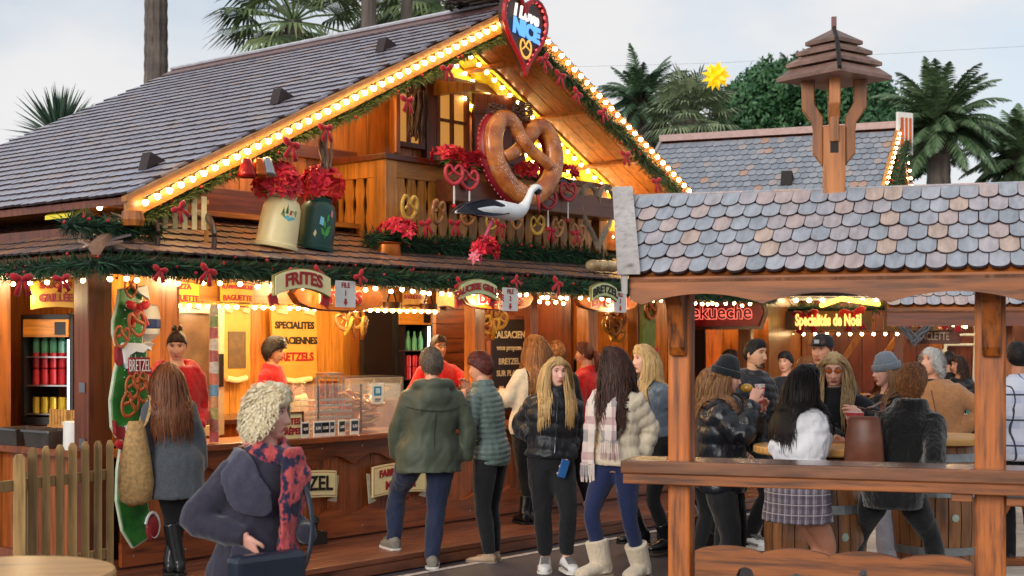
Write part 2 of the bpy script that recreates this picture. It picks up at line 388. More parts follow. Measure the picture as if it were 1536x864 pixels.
# counter
ct = part('counter', MB().bb(-3.7, 3.9, .05, .12, .2, .93), DARK)
k = 0; s = -3.68
while s < 3.85:
    part('plank', MB().bb(s, s + .122, .012 + .003 * (k % 2), .05, .2, .93), W_COUNTER, ct, bevel=.003); s += .126; k += 1
def wavy(s0, s1, z_flat, z_mid, amp, per, up, y0, y1, ph=0):
    n = int((s1 - s0) / per * 10); e = []
    for i in range(n + 1):
        x = s0 + (s1 - s0) * i / n; tph = frac((x - s0) / per + ph); e.append((x, z_mid + (amp * (abs(sin(pi * tph)) - .5)) * (1 if up else -1) * 1.0))
    mb = MB(); rings = []
    for x, z in e: rings.append([(x, y0, z_flat), (x, y1, z_flat), (x, y1, z), (x, y0, z)])
    mb.ringed(rings); return mb
part('scalloped_trim', wavy(-3.7, 3.9, .95, .79, .085, .46, True, -.028, .012), W_COUNTER_X, ct)
part('scalloped_trim', wavy(-3.7, 3.9, .15, .37, .085, .46, False, -.028, .012, .5), W_COUNTER_X, ct)
part('counter_top', MB().bb(-3.75, 3.95, -.1, .5, .95, 1.0), W_COUNTER_X, ct, bevel=.006)
sc = MB()
for i in range(17):
    for z in (.9, .22): sc.ell((-3.6 + i * .46, -.03, z), (.009, .004, .009), 6, 4)
part('screw_heads', sc, METAL, ct, kind='stuff')
# side counter under the left opening, side wall
sw = part('side_wall', MB().bb(-3.82, -3.78, .16, 1.36, .2, .95), DARK)
for i in range(9): part('plank', MB().bb(-3.85, -3.82, .17 + i * .131, .17 + i * .131 + .127, .13, .95), W_COUNTER, sw)
part('counter_top', MB().bb(-3.98, -3.5, .12, 1.36, .95, 1.0), W_COUNTER_X, sw)
for i in range(14): part('plank', MB().bb(-3.85, -3.82, 1.45 + i * .131, 1.45 + i * .131 + .127, .13, 2.45), W_ORANGE, sw)
# inside walls
bw = part('back_wall', MB().bb(-3.85, 3.9, 2.66, 2.7, .2, 2.75), DARK)
s = -3.8; k = 0
while s < 3.8: part('plank', MB().bb(s, s + .136, 2.64 - .003 * (k % 2), 2.66, .2, 2.74), W_HONEY if k % 5 else W_ORANGE, bw); s += .14; k += 1
part('ceiling', MB().bb(-3.9, 3.95, .1, 2.7, 2.76, 2.8), W_HONEY_X)
part('partition', MB().bb(-3.1, -3.06, .9, 2.6, .2, 2.7), W_ORANGE)
part('partition', MB().bb(1.9, 1.95, .2, 2.6, .2, 2.7), W_BROWN)
rw = part('shutter_wall', MB().bb(.72, 1.9, 1.04, 1.06, .2, 2.3), DARK)
for i in range(14): part('plank', MB().bb(.72, 1.9, 1.0, 1.04, .22 + i * .146, .22 + i * .146 + .14), W_BROWN_X, rw)
part('inner_valance', MB().bb(-2.85, .7, .98, 1.02, 2.13, 2.5), W_HONEY_X)
part('inner_shelf', MB().bb(-2.85, .7, .93, .98, 2.08, 2.13), W_HONEY_X)
# canopy all round
CZ0, CZ1 = 2.355, 2.775   # eave, top ; n .8 -> -.45
csl = (CZ1 - CZ0) / 1.25
cdepth = sqrt(1.25**2 + (CZ1 - CZ0)**2)
cp = MB(); CL = -4.43
cp.add([(CL, -.8, CZ0), (4.43, -.8, CZ0), (4.43, .45, CZ1), (CL + 1.25, .45, CZ1), (CL, -.8, CZ0 - .03), (4.43, -.8, CZ0 - .03), (4.43, .45, CZ1 - .03), (CL + 1.25, .45, CZ1 - .03)],
       [(0, 1, 2, 3), (7, 6, 5, 4), (0, 4, 5, 1), (1, 5, 6, 2), (2, 6, 7, 3), (3, 7, 4, 0)])
cp.add([(CL, -.8, CZ0 - .002), (CL + 1.25, .45, CZ1 - .002), (CL + 1.25, 4.2, CZ1 - .002), (CL, 4.2, CZ0 - .002), (CL, -.8, CZ0 - .03), (CL + 1.25, .45, CZ1 - .03), (CL + 1.25, 4.2, CZ1 - .03), (CL, 4.2, CZ0 - .03)],
       [(0, 1, 2, 3), (7, 6, 5, 4), (0, 4, 5, 1), (1, 5, 6, 2), (2, 6, 7, 3), (3, 7, 4, 0)])
canopy = part('canopy', cp, W_BROWN_X)
Mf = frame_from((CL, -.83, CZ0 + .0), (1, 0, 0), (0, 1.25, CZ1 - CZ0))
lay_tiles(canopy, Mf, 8.86, cdepth + .02, .112, .188, .016, TILE_CAN, lambda x, y: x > y * .95 - .1, 290, .22, seed=4)
side_can = part('side_canopy', MB().bb(CL + .01, CL + .05, -.7, 4.2, CZ0 - .09, CZ0 - .034), W_BROWN)
Ms = frame_from((CL - .03, 4.2, CZ0), (0, -1, 0), (1.25, 0, CZ1 - CZ0))
lay_tiles(side_can, Ms, 5.0, cdepth, .112, .188, .014, TILE_CAN, lambda x, y: (5.0 - x) > y * .95 - .1, 200, .22, seed=5)
part('hip_cap', MB().tube([(CL - .02, -.83, CZ0 + .03), (CL + 1.25, .45, CZ1 + .03)], (.05), 6), TILE_CAN)
part('fascia', MB().bb(CL + .02, 4.4, -.79, -.765, CZ0 - .13, CZ0 - .03), W_BROWN_X)
# gable wall
gw = part('gable_wall', MB().prism([(-3.75, 2.7), (3.75, 2.7), (0, 4.5)], .47, .5), DARK)
s = -3.7; k = 0
while s < 3.7:
    a, b_ = s, s + .142
    za, zb = zroof(a) - .08, zroof(b_) - .08
    if min(za, zb) > 2.78: part('plank', MB().prism([(a, 2.72), (b_, 2.72), (b_, zb), (a, za)], .44 + .004 * (k % 2), .47), W_ORANGE, gw, bevel=.003)
    s += .146; k += 1
part('rail', MB().bb(-3.15, -1.2, .37, .44, 2.79, 3.02), W_BROWN_X, gw, bevel=.005)
part('rail', MB().bb(-2.25, -.95, .39, .44, 3.36, 3.47), W_BROWN_X, gw, bevel=.005)
part('rail', MB().bb(1.9, 3.4, .37, .44, 2.79, 3.0), W_ORANGE_X, gw, bevel=.005)
# balcony
BL, BR, BY, BT = -1.21, 1.92, -.22, 3.36
bal = part('balcony', MB().bb(BL + .03, BR - .03, BY + .04, .44, 2.66, 2.72), W_BROWN_X)
part('top_rail', MB().bb(BL - .05, BR + .05, BY - .05, BY + .1, BT - .03, BT + .02), W_BROWN_X, bal, bevel=.006)
part('top_rail', MB().bb(BL - .05, BL + .1, BY + .1, .44, BT - .03, BT + .02), W_BROWN, bal, bevel=.006)
part('rail', MB().bb(BL, BR, BY, BY + .05, BT - .17, BT - .03), W_HONEY_X, bal, bevel=.004)
part('rail', MB().bb(BL, BL + .05, BY + .05, .44, BT - .17, BT - .03), W_HONEY, bal, bevel=.004)
part('corner_post', MB().bb(BL - .02, BL + .12, BY - .02, BY + .12, 2.6, BT - .03), W_HONEY, bal, bevel=.006)
part('corner_post', MB().bb(BR - .12, BR + .02, BY - .02, BY + .12, 2.6, BT - .03), W_HONEY, bal, bevel=.006)
part('inner_panel', MB().bb(BL + .1, BR - .1, BY + .06, BY + .07, 2.62, BT - .1).bb(BL + .06, BL + .07, BY + .1, .44, 2.62, BT - .1), W_BROWN, bal)
def slat(w_, h, t_=.02):
    l = []; r = []
    for i in range(13):
        z = h * i / 12; d = .022 * (abs(sin(pi * z / h * 2.5)) ** 1.5)
        l.append((d, z)); r.append((w_ - d, z))
    mb = MB(); mb.ringed([[(a[0], 0, a[1]), (b_[0], 0, b_[1]), (b_[0], t_, b_[1]), (a[0], t_, a[1])] for a, b_ in zip(l, r)]); return mb
sm = slat(.128, BT - .17 - 2.62).mesh('slat', [W_HONEY]); s = BL + .13
while s < BR - .2:
    link('slat', sm, bal, (s, BY + .012, 2.62)); s += .134
sy = BY + .13
while sy < .36:
    o = link('slat', sm, bal, (BL + .012, sy + .128, 2.62)); o.rotation_euler = (0, 0, -pi/2); sy += .134
# windows behind the balcony (warm lit panes)
LIT = emit('lit_window', '#c98d42', .55)
def window(x0, x1, z0, z1, name='window', cols=2, rows=2, ang=0, y=.42, hinge=None):
    fr = MB(); t_ = .045; W_ = x1 - x0; H_ = z1 - z0
    fr.bb(0, t_, -.05, .02, 0, H_).bb(W_ - t_, W_, -.05, .02, 0, H_).bb(t_, W_ - t_, -.05, .02, 0, t_).bb(t_, W_ - t_, -.05, .02, H_ - t_, H_)
    o = part(name, fr, W_BROWN); o.location = (x0, y, z0); o.rotation_euler = (0, 0, ang)
    for i in range(1, cols): part('glazing_bar', MB().bb(W_ * i / cols - .014, W_ * i / cols + .014, -.045, .015, t_, H_ - t_), W_BROWN, o)
    for j in range(1, rows): part('glazing_bar', MB().bb(t_, W_ - t_, -.043, .013, H_ * j / rows - .014, H_ * j / rows + .014), W_BROWN, o)
    for i in range(cols):
        for j in range(rows):
            part('pane', MB().bb(max(t_, W_*i/cols), min(W_ - t_, W_*(i+1)/cols), -.01, -.005, max(t_, H_*j/rows), min(H_ - t_, H_*(j+1)/rows)), LIT, o)
    return o
window(.06, .52, 3.58, 4.2)
window(-.5, -.1, 3.58, 4.12, cols=2, rows=1)
part('casement_frame', MB().bb(-.09, .04, .36, .44, 3.5, 4.25), W_BROWN)
part('lintel', MB().bb(-.6, 1.15, .33, .44, 4.22, 4.3), W_BROWN_X)
sh = part('shutter', MB().bb(0, .56, 0, .03, 0, .78), W_BROWN); sh.location = (.56, .36, 3.42); sh.rotation_euler = (0, 0, -.42)
for i in range(4): part('board', MB().bb(.005 + i * .139, .139 + i * .139, -.018, 0, .01, .77), W_BROWN, sh, bevel=.003)
for z in (.1, .58): part('batten', MB().bb(.01, .55, -.036, -.018, z, z + .1), W_BROWN_X, sh, bevel=.003)
sh2 = part('shutter', MB().bb(0, .42, 0, .03, 0, .74), W_BROWN); sh2.location = (-.52, .4, 3.45); sh2.rotation_euler = (0, 0, pi + .9)
for i in range(3): part('board', MB().bb(.005 + i * .139, .139 + i * .139, -.018, 0, .01, .73), W_ORANGE, sh2, bevel=.003)
fb = part('window_box', MB().bb(-.66, 1.8, BY - .3, BY - .06, 3.0, 3.2), W_BROWN_X, bevel=.008)
# dormer brackets over the window
for s in (-.62, .0): part('bracket', MB().prism([(.44, 4.1), (-.1, 4.1), (-.1, 4.16), (.44, 4.26)], s, s + .07, axis='x'), W_HONEY)
# main roof
rl = MB()
for sg in (-1, 1):
    p = [(0, RZT), (sg * RW, RZE), (sg * RW, RZE - .05), (0, RZT - .06)]
    rl.prism(p if sg < 0 else p[::-1], YF, YB)
roof = part('roof', rl, W_BROWN)
Ml = frame_from((-RW - .03, YB, RZE - .012), (0, -1, 0), (RW, 0, RZT - RZE))
Hs = sqrt(RW**2 + (RZT - RZE)**2)
lay_tiles(roof, Ml, YB - YF, Hs + .03, .108, .156, .017, TILE_MAIN, None, 300, .16, .0025, seed=2)
Mr = frame_from((RW + .03, YF, RZE - .012), (0, 1, 0), (-RW, 0, RZT - RZE))
o = link('tile_field', None, roof); bpy.data.objects.remove(o)
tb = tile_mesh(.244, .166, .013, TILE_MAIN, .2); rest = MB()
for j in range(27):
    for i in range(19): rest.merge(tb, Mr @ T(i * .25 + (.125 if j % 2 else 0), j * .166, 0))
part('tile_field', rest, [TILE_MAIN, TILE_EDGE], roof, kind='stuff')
part('ridge_cap', MB().prism([(-.16, RZT - .03), (0, RZT + .06), (.16, RZT - .03), (.13, RZT - .05), (0, RZT + .03), (-.13, RZT - .05)], YF - .02, YB), plain('ridge_red_brown', '#6d4a48', .35), roof)
part('ridge_flashing', MB().tube([(-.03, YF, RZT + .065), (-.03, YB, RZT + .065)], .018, 6), plain('flashing', '#b9b9c0', .4), roof)
for u, v in ((232, 244), (426, 148), (582, 70)):
    # find the point on the left slope
    best = min(((abs(PS(u, v, s_/50)[1] - zroof(s_/50) - .05), s_/50, PS(u, v, s_/50)[0]) for s_ in range(-200, 0)))
    s_, n_ = best[1], best[2]
    vm = MB().prism([(-.11, -.04), (.06, .04), (-.07, .09)], -.05, .05)
    o = part('roof_vent', vm, plain('vent_brown', '#31211f', .5), roof); o.location = (s_, -n_, zroof(s_) + .03)
# barge boards, soffit
for sg in (-1, 1):
    pts = [(0, RZT - .02), (sg * (RW + .03), RZE - .035), (sg * (RW + .03), RZE - .17), (0, RZT - .17)]
    part('barge_board', MB().prism(pts if sg < 0 else pts[::-1], YF - .04, YF), W_HONEY_X if sg < 0 else W_ORANGE_X, roof)
    pts = [(0, RZT + .005), (sg * (RW + .05), RZE - .005), (sg * (RW + .05), RZE - .04), (0, RZT - .03)]
    part('barge_cap', MB().prism(pts if sg < 0 else pts[::-1], YF - .06, YF - .001), plain('cap_tan', '#a5703e', .5), roof)
ca, sa = RW / Hs, (RZT - RZE) / Hs
ysof = [YF + .01 + i * .168 for i in range(5)]
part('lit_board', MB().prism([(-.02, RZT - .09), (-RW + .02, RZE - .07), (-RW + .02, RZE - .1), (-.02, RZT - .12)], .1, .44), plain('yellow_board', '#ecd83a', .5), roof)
for y0 in ysof:
    part('soffit_board', MB().prism([(.02, RZT - .085), (RW - .02, RZE - .065), (RW - .02, RZE - .085), (.02, RZT - .105)], y0, y0 + .16), W_ORANGE_X, roof)
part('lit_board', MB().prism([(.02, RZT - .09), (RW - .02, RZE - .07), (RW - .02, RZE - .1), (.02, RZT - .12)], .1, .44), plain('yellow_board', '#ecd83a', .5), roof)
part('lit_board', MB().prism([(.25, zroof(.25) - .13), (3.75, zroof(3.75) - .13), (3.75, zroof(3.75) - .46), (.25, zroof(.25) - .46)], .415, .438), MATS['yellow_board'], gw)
for s in (.5, 1.3, 2.1, 2.9):
    part('soffit_batten', MB().box((s, .02, zroof(s) - .125), (.05, 1.1, .03), (0, atan2(RZT - RZE, RW), 0)), W_ORANGE, roof)
part('purlin_end', MB().lathe([(.0, 0), (.07, .0), (.08, .04), (.07, .1)], 10), W_ORANGE, roof).location = (-RW + .02, YF - .03, RZE - .2)
# ================================================================ the small shelter with a bar in front (right)
HA = radians(-18.4); HO = (.917, 7.7)
HM = T(HO[0], HO[1], 0) @ RZ(HA)
hut = thing('bar_shelter', 'near open wooden shelter with pastel scalloped shingles, two posts and a drinks bar', 'shelter', (*HO, 0), HA)
def hp(name, mb, mats, parent=hut, **k):
    o = obj(name, mb, mats, parent, **k); PWORLD[o.name] = HM; return o
for x0, x1 in ((-.06, .06), (1.51, 1.66)):
    hp('post', MB().bb(x0, x1, -.07, .08, 0, 2.1), W_HUT, bevel=.012)
for x in (.0, 1.59):   # curved knee braces under the eave
    hp('knee_brace', MB().prism([(-.07, 2.05), (-.07, 1.72), (-.1, 1.70), (-.135, 1.75), (-.16, 1.86), (-.2, 1.97), (-.28, 2.05)], x - .045, x + .045, axis='x'), W_HUT, bevel=.01)
hp('bar_top', MB().bb(-.29, 2.3, -.2, .14, 1.075, 1.145), W_BAR, bevel=.008)
hp('bar_apron', MB().bb(-.28, 2.3, -.185, -.15, 1.02, 1.075), W_HUT_X, bevel=.004)
hp('bar_bracket', MB().bb(1.4, 1.5, -.16, .1, .98, 1.02).bb(1.66, 1.9, -.12, .06, .96, 1.0), W_HUT_X, bevel=.004)
# cut-out board low between the posts
n = 84; up = []; lo = []
for i in range(n + 1):
    x = .08 + 1.42 * i / n; tph = frac((x - .08) / .355 + .0)
    up.append((x, .655 + .032 * abs(sin(pi * tph)) ** .7)); lo.append((x, .42))
brd = MB(); y0, y1 = -.03, .012
def col_(x, za, zb): return [(x, y0, za), (x, y1, za), (x, y1, zb), (x, y0, zb)]
# solid top band, with round and heart holes below it
def holes(x):
    for cx, r, cz in ((.35, .05, .53), (.62, .04, .52), (.965, .024, .575), (1.3, .05, .53)):
        if abs(x - cx) < r * .98:
            d = sqrt(r*r - (x - cx)**2); return (cz - d, cz + d)
    return None
ringsT = [col_(x, (holes(x)[1] if holes(x) else .53), z) for x, z in up]; ringsB = [col_(x, .42, (holes(x)[0] if holes(x) else .53)) for x, z in up]
brd.ringed(ringsT); brd.ringed(ringsB)
hp('cutout_board', brd, W_HUT_X)
hp('lower_rail', MB().bb(.08, 1.5, -.05, .03, .34, .42), W_HUT_X, bevel=.006)
# roof
RY0, RZ0, RYE, RZE2 = .45, 2.60, -.36, 2.115
def skx(y): return -.25*min(1, max(0, (y - RYE)/(RY0 - RYE)))
def skew_prism(pts, x0, x1, right=False): return MB().ringed([[(x0 + skx(y), y, z) for y, z in pts], [(x1 + (skx(y) if right else 0), y, z) for y, z in pts]])
hr = skew_prism([(RYE, RZE2), (RY0, RZ0), (RY0 + .81, RZE2), (RY0 + .81, RZE2 - .03), (RY0, RZ0 - .035), (RYE, RZE2 - .03)], -.2, 2.3)
hroof = hp('roof', hr, W_HUT_X)
hl = sqrt((RY0 - RYE)**2 + (RZ0 - RZE2)**2)
lay_tiles(hroof, frame_from((-.13 - .25, RYE - .015, RZE2), (1, 0, 0), (0, RY0 - RYE, RZ0 - RZE2)), 2.69, hl + .0, .098, .155, .013, TILE_HUT, lambda x, y: x > .25*(1 - y/hl) - .03, 300, .34, .005, seed=8, rows=8)
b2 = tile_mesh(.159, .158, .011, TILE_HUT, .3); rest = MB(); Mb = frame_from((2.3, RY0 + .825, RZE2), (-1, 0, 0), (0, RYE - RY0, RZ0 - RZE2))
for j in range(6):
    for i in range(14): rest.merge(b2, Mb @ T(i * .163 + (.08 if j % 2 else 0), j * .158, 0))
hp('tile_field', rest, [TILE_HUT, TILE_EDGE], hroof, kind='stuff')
hp('ridge_board', MB().prism([(RY0 - .075, RZ0 - .03), (RY0, RZ0 + .035), (RY0 + .075, RZ0 - .03), (RY0 + .06, RZ0 - .045), (RY0, RZ0), (RY0 - .06, RZ0 - .045)], -.45, 2.32, axis='x'), W_GREY, hroof, bevel=.004)
hp('barge_board', skew_prism([(RYE - .04, RZE2 + .035), (RY0, RZ0 + .07), (RY0 + .85, RZE2 + .035), (RY0 + .85, RZE2 - .09), (RY0, RZ0 - .06), (RYE - .04, RZE2 - .09)], -.232, -.2, True), W_GREYZ, hroof, bevel=.004)
hp('barge_cap', skew_prism([(RYE - .06, RZE2 + .035), (RY0, RZ0 + .082), (RY0, RZ0 + .06), (RYE - .06, RZE2 + .012)], -.25, -.13, True), W_GREYZ, hroof)
# wavy fascia under the tiles
n = 120; rings = []
for i in range(n + 1):
    x = -.2 + 2.5 * i / n; tph = frac((x + .13) / .62)
    z = RZE2 - .145 + .055 * sin(pi * tph) ** .8 - (.0)
    rings.append([(x, RYE + .0, RZE2 - .012), (x, RYE + .03, RZE2 - .012), (x, RYE + .03, z), (x, RYE, z)])
hp('wavy_fascia', MB().ringed(rings), W_HUT_X, hroof)
hp('wall_plate', MB().bb(-.16, 2.25, -.07, .06, 2.06, 2.15), W_HUT_X, hroof)
for x in (-.0, 1.6, 2.2): hp('rafter', MB().prism([(RYE + .06, RZE2 - .03), (RY0, RZ0 - .05), (RY0, RZ0 - .12), (RYE + .06, RZE2 - .1)], x - .03, x + .03, axis='x'), W_HUT, hroof)
# little bell turret on the ridge
lt = thing('bell_turret', 'small open wooden turret with a stepped pyramid roof standing on the shelter ridge', 'turret', tuple(HM @ V((.765, RY0, 2.55))), HA + radians(8))
def lp(name, mb, m, **k): return obj(name, mb, m, lt, **k)
lp('post', MB().bb(-.06, .06, -.06, .06, 0, .42), W_LANT, bevel=.006)
lp('slot', MB().bb(-.022, .022, -.063, -.058, .27, .33), DARK)
lp('face_strip', MB().bb(-.025, .025, -.075, -.06, .33, .47), W_LANT, bevel=.004)
lp('mast', MB().bb(-.027, .027, -.03, .03, .42, .72), W_LANT, bevel=.004)
for sg in (-1, 1):
    pts = [(.06, .2), (.09, .24), (.115, .27), (.115, .40), (.12, .44), (.175, .52), (.178, .7), (.105, .7), (.105, .55), (.06, .47)]
    pts = [(sg * a, b_) for a, b_ in pts]
    lp('curved_arm', MB().prism(pts if sg > 0 else pts[::-1], -.03, .03), W_LANT, bevel=.006)
    pts2 = [(sg * (a - .03), b_) for a, b_ in [(.09, .45), (.16, .53), (.16, .7), (.1, .7), (.1, .55), (.06, .49)]]
    lp('curved_arm', MB().prism(pts2 if sg > 0 else pts2[::-1], -.03, .03, axis='x'), W_LANT, bevel=.006)
for k, (w0, w1, z0, z1) in enumerate(((.30, .235, .675, .74), (.25, .185, .752, .805), (.20, .135, .815, .862), (.15, .012, .872, .96))):
    mb = MB()
    a = [(-w0, -w0, z0), (w0, -w0, z0), (w0, w0, z0), (-w0, w0, z0)]; a1 = [(x, y, z + .02) for x, y, z in a]; c_ = [(-w1, -w1, z1), (w1, -w1, z1), (w1, w1, z1), (-w1, w1, z1)]
    mb.M = RZ(radians(48)) @ SCL(.74, .74, 1)
    mb.ringed([a, a1, c_]); lp('roof_tier', mb, W_LANTX)
lp('spire', MB().bb(-.014, .014, -.014, .014, .93, 1.03), plain('spire_red', '#7a4b48', .5), bevel=.003)
hi = MB(); hi.M = RZ(radians(48)) @ SCL(.74, .74, 1)
for a in (0,): hi.tube([(-.302, -.302, .69), (-.247, -.247, .77), (-.2, -.2, .83), (-.15, -.15, .88), (-.01, -.01, .965)], .016, 6)
lp('hip_strip', hi, DARK)
# ================================================================ second shelter behind on the right
h2 = thing('bar_shelter', 'farther open shelter with light shingles seen behind the right post', 'shelter', (4.15, 13.6, 0), radians(-14))
H2M = T(4.15, 13.6, 0) @ RZ(radians(-14)); PW2 = H2M
def h2p(name, mb, mats, parent=h2, **k):
    o = obj(name, mb, mats, parent, **k); PWORLD[o.name] = H2M; return o
r2 = h2p('roof', MB().prism([(-.5, 2.1), (.4, 2.62), (1.3, 2.1), (1.3, 2.05), (.4, 2.56), (-.5, 2.05)], -.55, 3.2, axis='x'), W_HUT_X)
lay_tiles(r2, frame_from((-.55, -.52, 2.105), (1, 0, 0), (0, .9, .52)), 3.75, 1.04, .12, .17, .011, TILE_HUT, None, 300, .28, .004, seed=9)
h2p('fascia', MB().bb(-.55, 3.2, -.5, -.47, 1.93, 2.07), W_BROWN_X, r2)
h2p('post', MB().bb(.47, .6, -.06, .07, 0, 2.2), W_HUT, bevel=.01); h2p('post', MB().bb(2.6, 2.73, -.06, .07, 0, 2.2), W_HUT, bevel=.01)
h2p('post', MB().bb(.47, .6, .8, .93, 0, 2.2), W_HUT); h2p('post', MB().bb(2.6, 2.73, .8, .93, 0, 2.2), W_HUT)
h2p('bar_top', MB().bb(.02, 3.2, -.25, .1, 1.03, 1.1), W_BAR, bevel=.006)
h2p('bar_bracket', MB().bb(.5, .56, -.2, .05, .85, 1.03), W_HUT)
# ================================================================ stalls further back
S2A = radians(-23); S2O = (2.175, 20.0); S2M = T(*S2O, 0) @ RZ(S2A)
st2 = thing('market_stall', 'stall with grey tiled roof behind the turret and orange walls inside', 'market stall', (*S2O, 0), S2A)
def s2p(name, mb, mats, parent=st2, **k):
    o = obj(name, mb, mats, parent, **k); PWORLD[o.name] = S2M; return o
ZR2, YE2, ZE2 = 4.60, -2.7, 2.75
r2b = s2p('roof', MB().prism([(YE2, ZE2), (0, ZR2), (-YE2, ZE2), (-YE2, ZE2 - .06), (0, ZR2 - .07), (YE2, ZE2 - .06)], -.05, 3.15, axis='x'), W_BROWN_X)
lay_tiles(r2b, frame_from((-.05, YE2, ZE2), (1, 0, 0), (0, -YE2, ZR2 - ZE2)), 3.2, sqrt(YE2**2 + (ZR2 - ZE2)**2), .11, .15, .013, TILE_BACK, None, 300, .25, .004, seed=12)
s2p('ridge_cap', MB().bb(-.08, 3.18, -.1, .1, ZR2 - .0, ZR2 + .09), plain('ridge_pinkish', '#b08e86', .5), r2b)
s2p('barge_board', MB().prism([(YE2, ZE2 + .03), (0, ZR2 + .06), (-YE2, ZE2 + .03), (-YE2, ZE2 - .12), (0, ZR2 - .1), (YE2, ZE2 - .12)], 3.15, 3.19, axis='x'), W_HONEY, r2b)
s2p('barge_board', MB().prism([(YE2, ZE2 + .03), (0, ZR2 + .06), (-YE2, ZE2 + .03), (-YE2, ZE2 - .12), (0, ZR2 - .1), (YE2, ZE2 - .12)], -.09, -.05, axis='x'), W_GREY, r2b)
s2p('gable_wall', MB().prism([(-2.2, 2.6), (0, 4.2), (2.2, 2.6)], 2.7, 2.74, axis='x'), W_BROWN)
vm = MB().prism([(-.1, -.06), (.12, 0), (-.04, .13)], -.07, .07, axis='x'); o = s2p('roof_vent', vm, DARK, r2b); o.location = (1.95, -1.15, ZR2 - 1.15 * (ZR2 - ZE2) / 2.7 + .03)
s2p('back_wall', MB().bb(-.1, 1.66, 1.2, 1.26, 0, 2.7), W_ORANGE); s2p('side_wall', MB().bb(1.60, 1.66, -1.2, 1.2, 0, 2.7), W_ORANGE); s2p('side_wall', MB().bb(-.14, -.1, -2., 1.2, 0, 2.7), W_ORANGE)
s2p('ceiling', MB().bb(-.1, 1.7, -2.0, 1.2, 2.62, 2.66), W_HONEY_X)
for x in (-.1, .75, 1.6): s2p('post', MB().bb(x - .07, x + .09, -2.05, -1.9, 0, 2.7), W_ORANGE, bevel=.01)
s2p('rear_post', MB().bb(2.9, 3.02, 1.6, 1.72, 0, 3.2), W_BROWN)
s2p('door_panel', MB().bb(.83, 1.02, -1.7, -1.66, .6, 2.0), DARK); s2p('inner_partition', MB().bb(1.1, 1.72, -1.2, -1.16, 0, 2.1), W_ORANGE)
cn = s2p('counter', MB().bb(-.1, 1.7, -2.1, -1.7, .1, 1.0), W_COUNTER); s2p('counter_top', MB().bb(-.15, 1.75, -2.2, -1.6, 1.0, 1.05), W_COUNTER_X, cn)
s2p('canopy', MB().prism([(-3.0, 2.42), (-1.9, 2.8), (-1.9, 2.76), (-3.0, 2.38)], -.2, 1.8, axis='x'), TILE_BACK)
s2p('inner_valance', MB().bb(.1, 1.6, -1.4, -1.36, 2.12, 2.5), W_HONEY_X)
# third stall, to the right of it, facing us, with gold letter boards
S3A = radians(-6); S3O = (4.0, 20.5); S3M = T(*S3O, 0) @ RZ(S3A)
st3 = thing('market_stall', 'far stall with dark red walls and gold letter boards under a yellow neon edge', 'market stall', (*S3O, 0), S3A)
def s3p(name, mb, mats, parent=st3, **k): return obj(name, mb, mats, parent, **k)
s3p('roof', MB().prism([(-.9, 2.42), (2., 3.1), (4.5, 2.5), (4.5, 2.42), (2., 3.02), (-.9, 2.36)], -.85, 1.15, axis='x'), TILE_BACK)
s3p('roof', MB().prism([(-1.1, 2.45), (2., 3.3), (4.5, 2.5), (4.5, 2.42), (2., 3.2), (-1.1, 2.38)], 1.2, 2.6, axis='x'), TILE_BACK)
s3p('roof', MB().prism([(-.9, 2.35), (2., 3.0), (4.5, 2.5), (4.5, 2.42), (2., 2.9), (-.9, 2.28)], 2.65, 4.6, axis='x'), TILE_BACK)
RW_ = wood('dark_red_wall', '#5a2418', 'z', .5, .25, .1)
for i in range(26): s3p('plank', MB().bb(-.8 + i * .205, -.8 + i * .205 + .2, 1.6 + .01 * (i % 2), 1.65, 0, 2.9), RW_)
for x in (-.8, .25, 2.05, 2.75, 4.4): s3p('post', MB().bb(x - .08, x + .08, -.1, .06, 0, 2.5), W_ORANGE, bevel=.01)
for x0, x1 in ((.3, .75), (.75, 1.2), (1.3, 1.75), (3.0, 3.5), (3.5, 4.0)):
    s3p('diagonal_brace', MB().box(((x0 + x1) / 2, .5, 1.75), (.08, .06, .95), (0, .6 if int(x0 * 10) % 2 else -.5, 0)), W_HONEY)
c3 = s3p('counter', MB().bb(-.8, 4.4, -.25, .1, 0, 1.0), W_COUNTER); s3p('counter_top', MB().bb(-.9, 4.5, -.35, .2, 1.0, 1.05), W_HONEY_X, c3)
# ================================================================ picket fence, lower left
fx0, fy0, fx1, fy1 = -3.16, 8.85, -2.72, 9.75
fence = thing('picket_fence', 'low picket fence of untreated pine in front of the stall corner', 'fence', (fx0, fy0, 0), atan2(fy1 - fy0, fx1 - fx0))
FL = sqrt((fx1-fx0)**2 + (fy1-fy0)**2)
us = [29, 51, 80, 106, 131, 137, 160]
ca_, sa_ = cos(fence.rotation_euler.z), sin(fence.rotation_euler.z)
def fpos(u):
    k = (u - 768) / F; return (k*fy0 - fx0) / (ca_ - k*sa_)
for i, (u, wpx, vt) in enumerate(((29, 18, 681), (49, 14, 671), (69, 12, 669), (90, 13, 667), (109, 13, 664), (128, 12, 662), (147, 12, 661), (165, 11, 660))):
    x = fpos(u); Y = fy0 + x * sa_; w_ = wpx * Y / F; h = ZC + (VH - vt) * Y / F
    mb = MB(); pts = [(-w_/2, .06), (w_/2, .06), (w_/2, h - .03), (w_/4, h), (-w_/4, h), (-w_/2, h - .03)]
    mb.M = RZ(-fence.rotation_euler.z * .72); mb.prism(pts, -.012, .012); o = obj('picket', mb, W_FENCE, fence, bevel=.004); o.location = (x, 0, 0)
for z in (.84, .3): obj('rail', MB().bb(-.45, fpos(168), .016, .05, z, z + .07), W_FENCE, fence, bevel=.004)
obj('support_post', MB().bb(.2, .25, .06, .11, 0, .95), plain('pale_green_post', '#8fae8d', .6), fence)
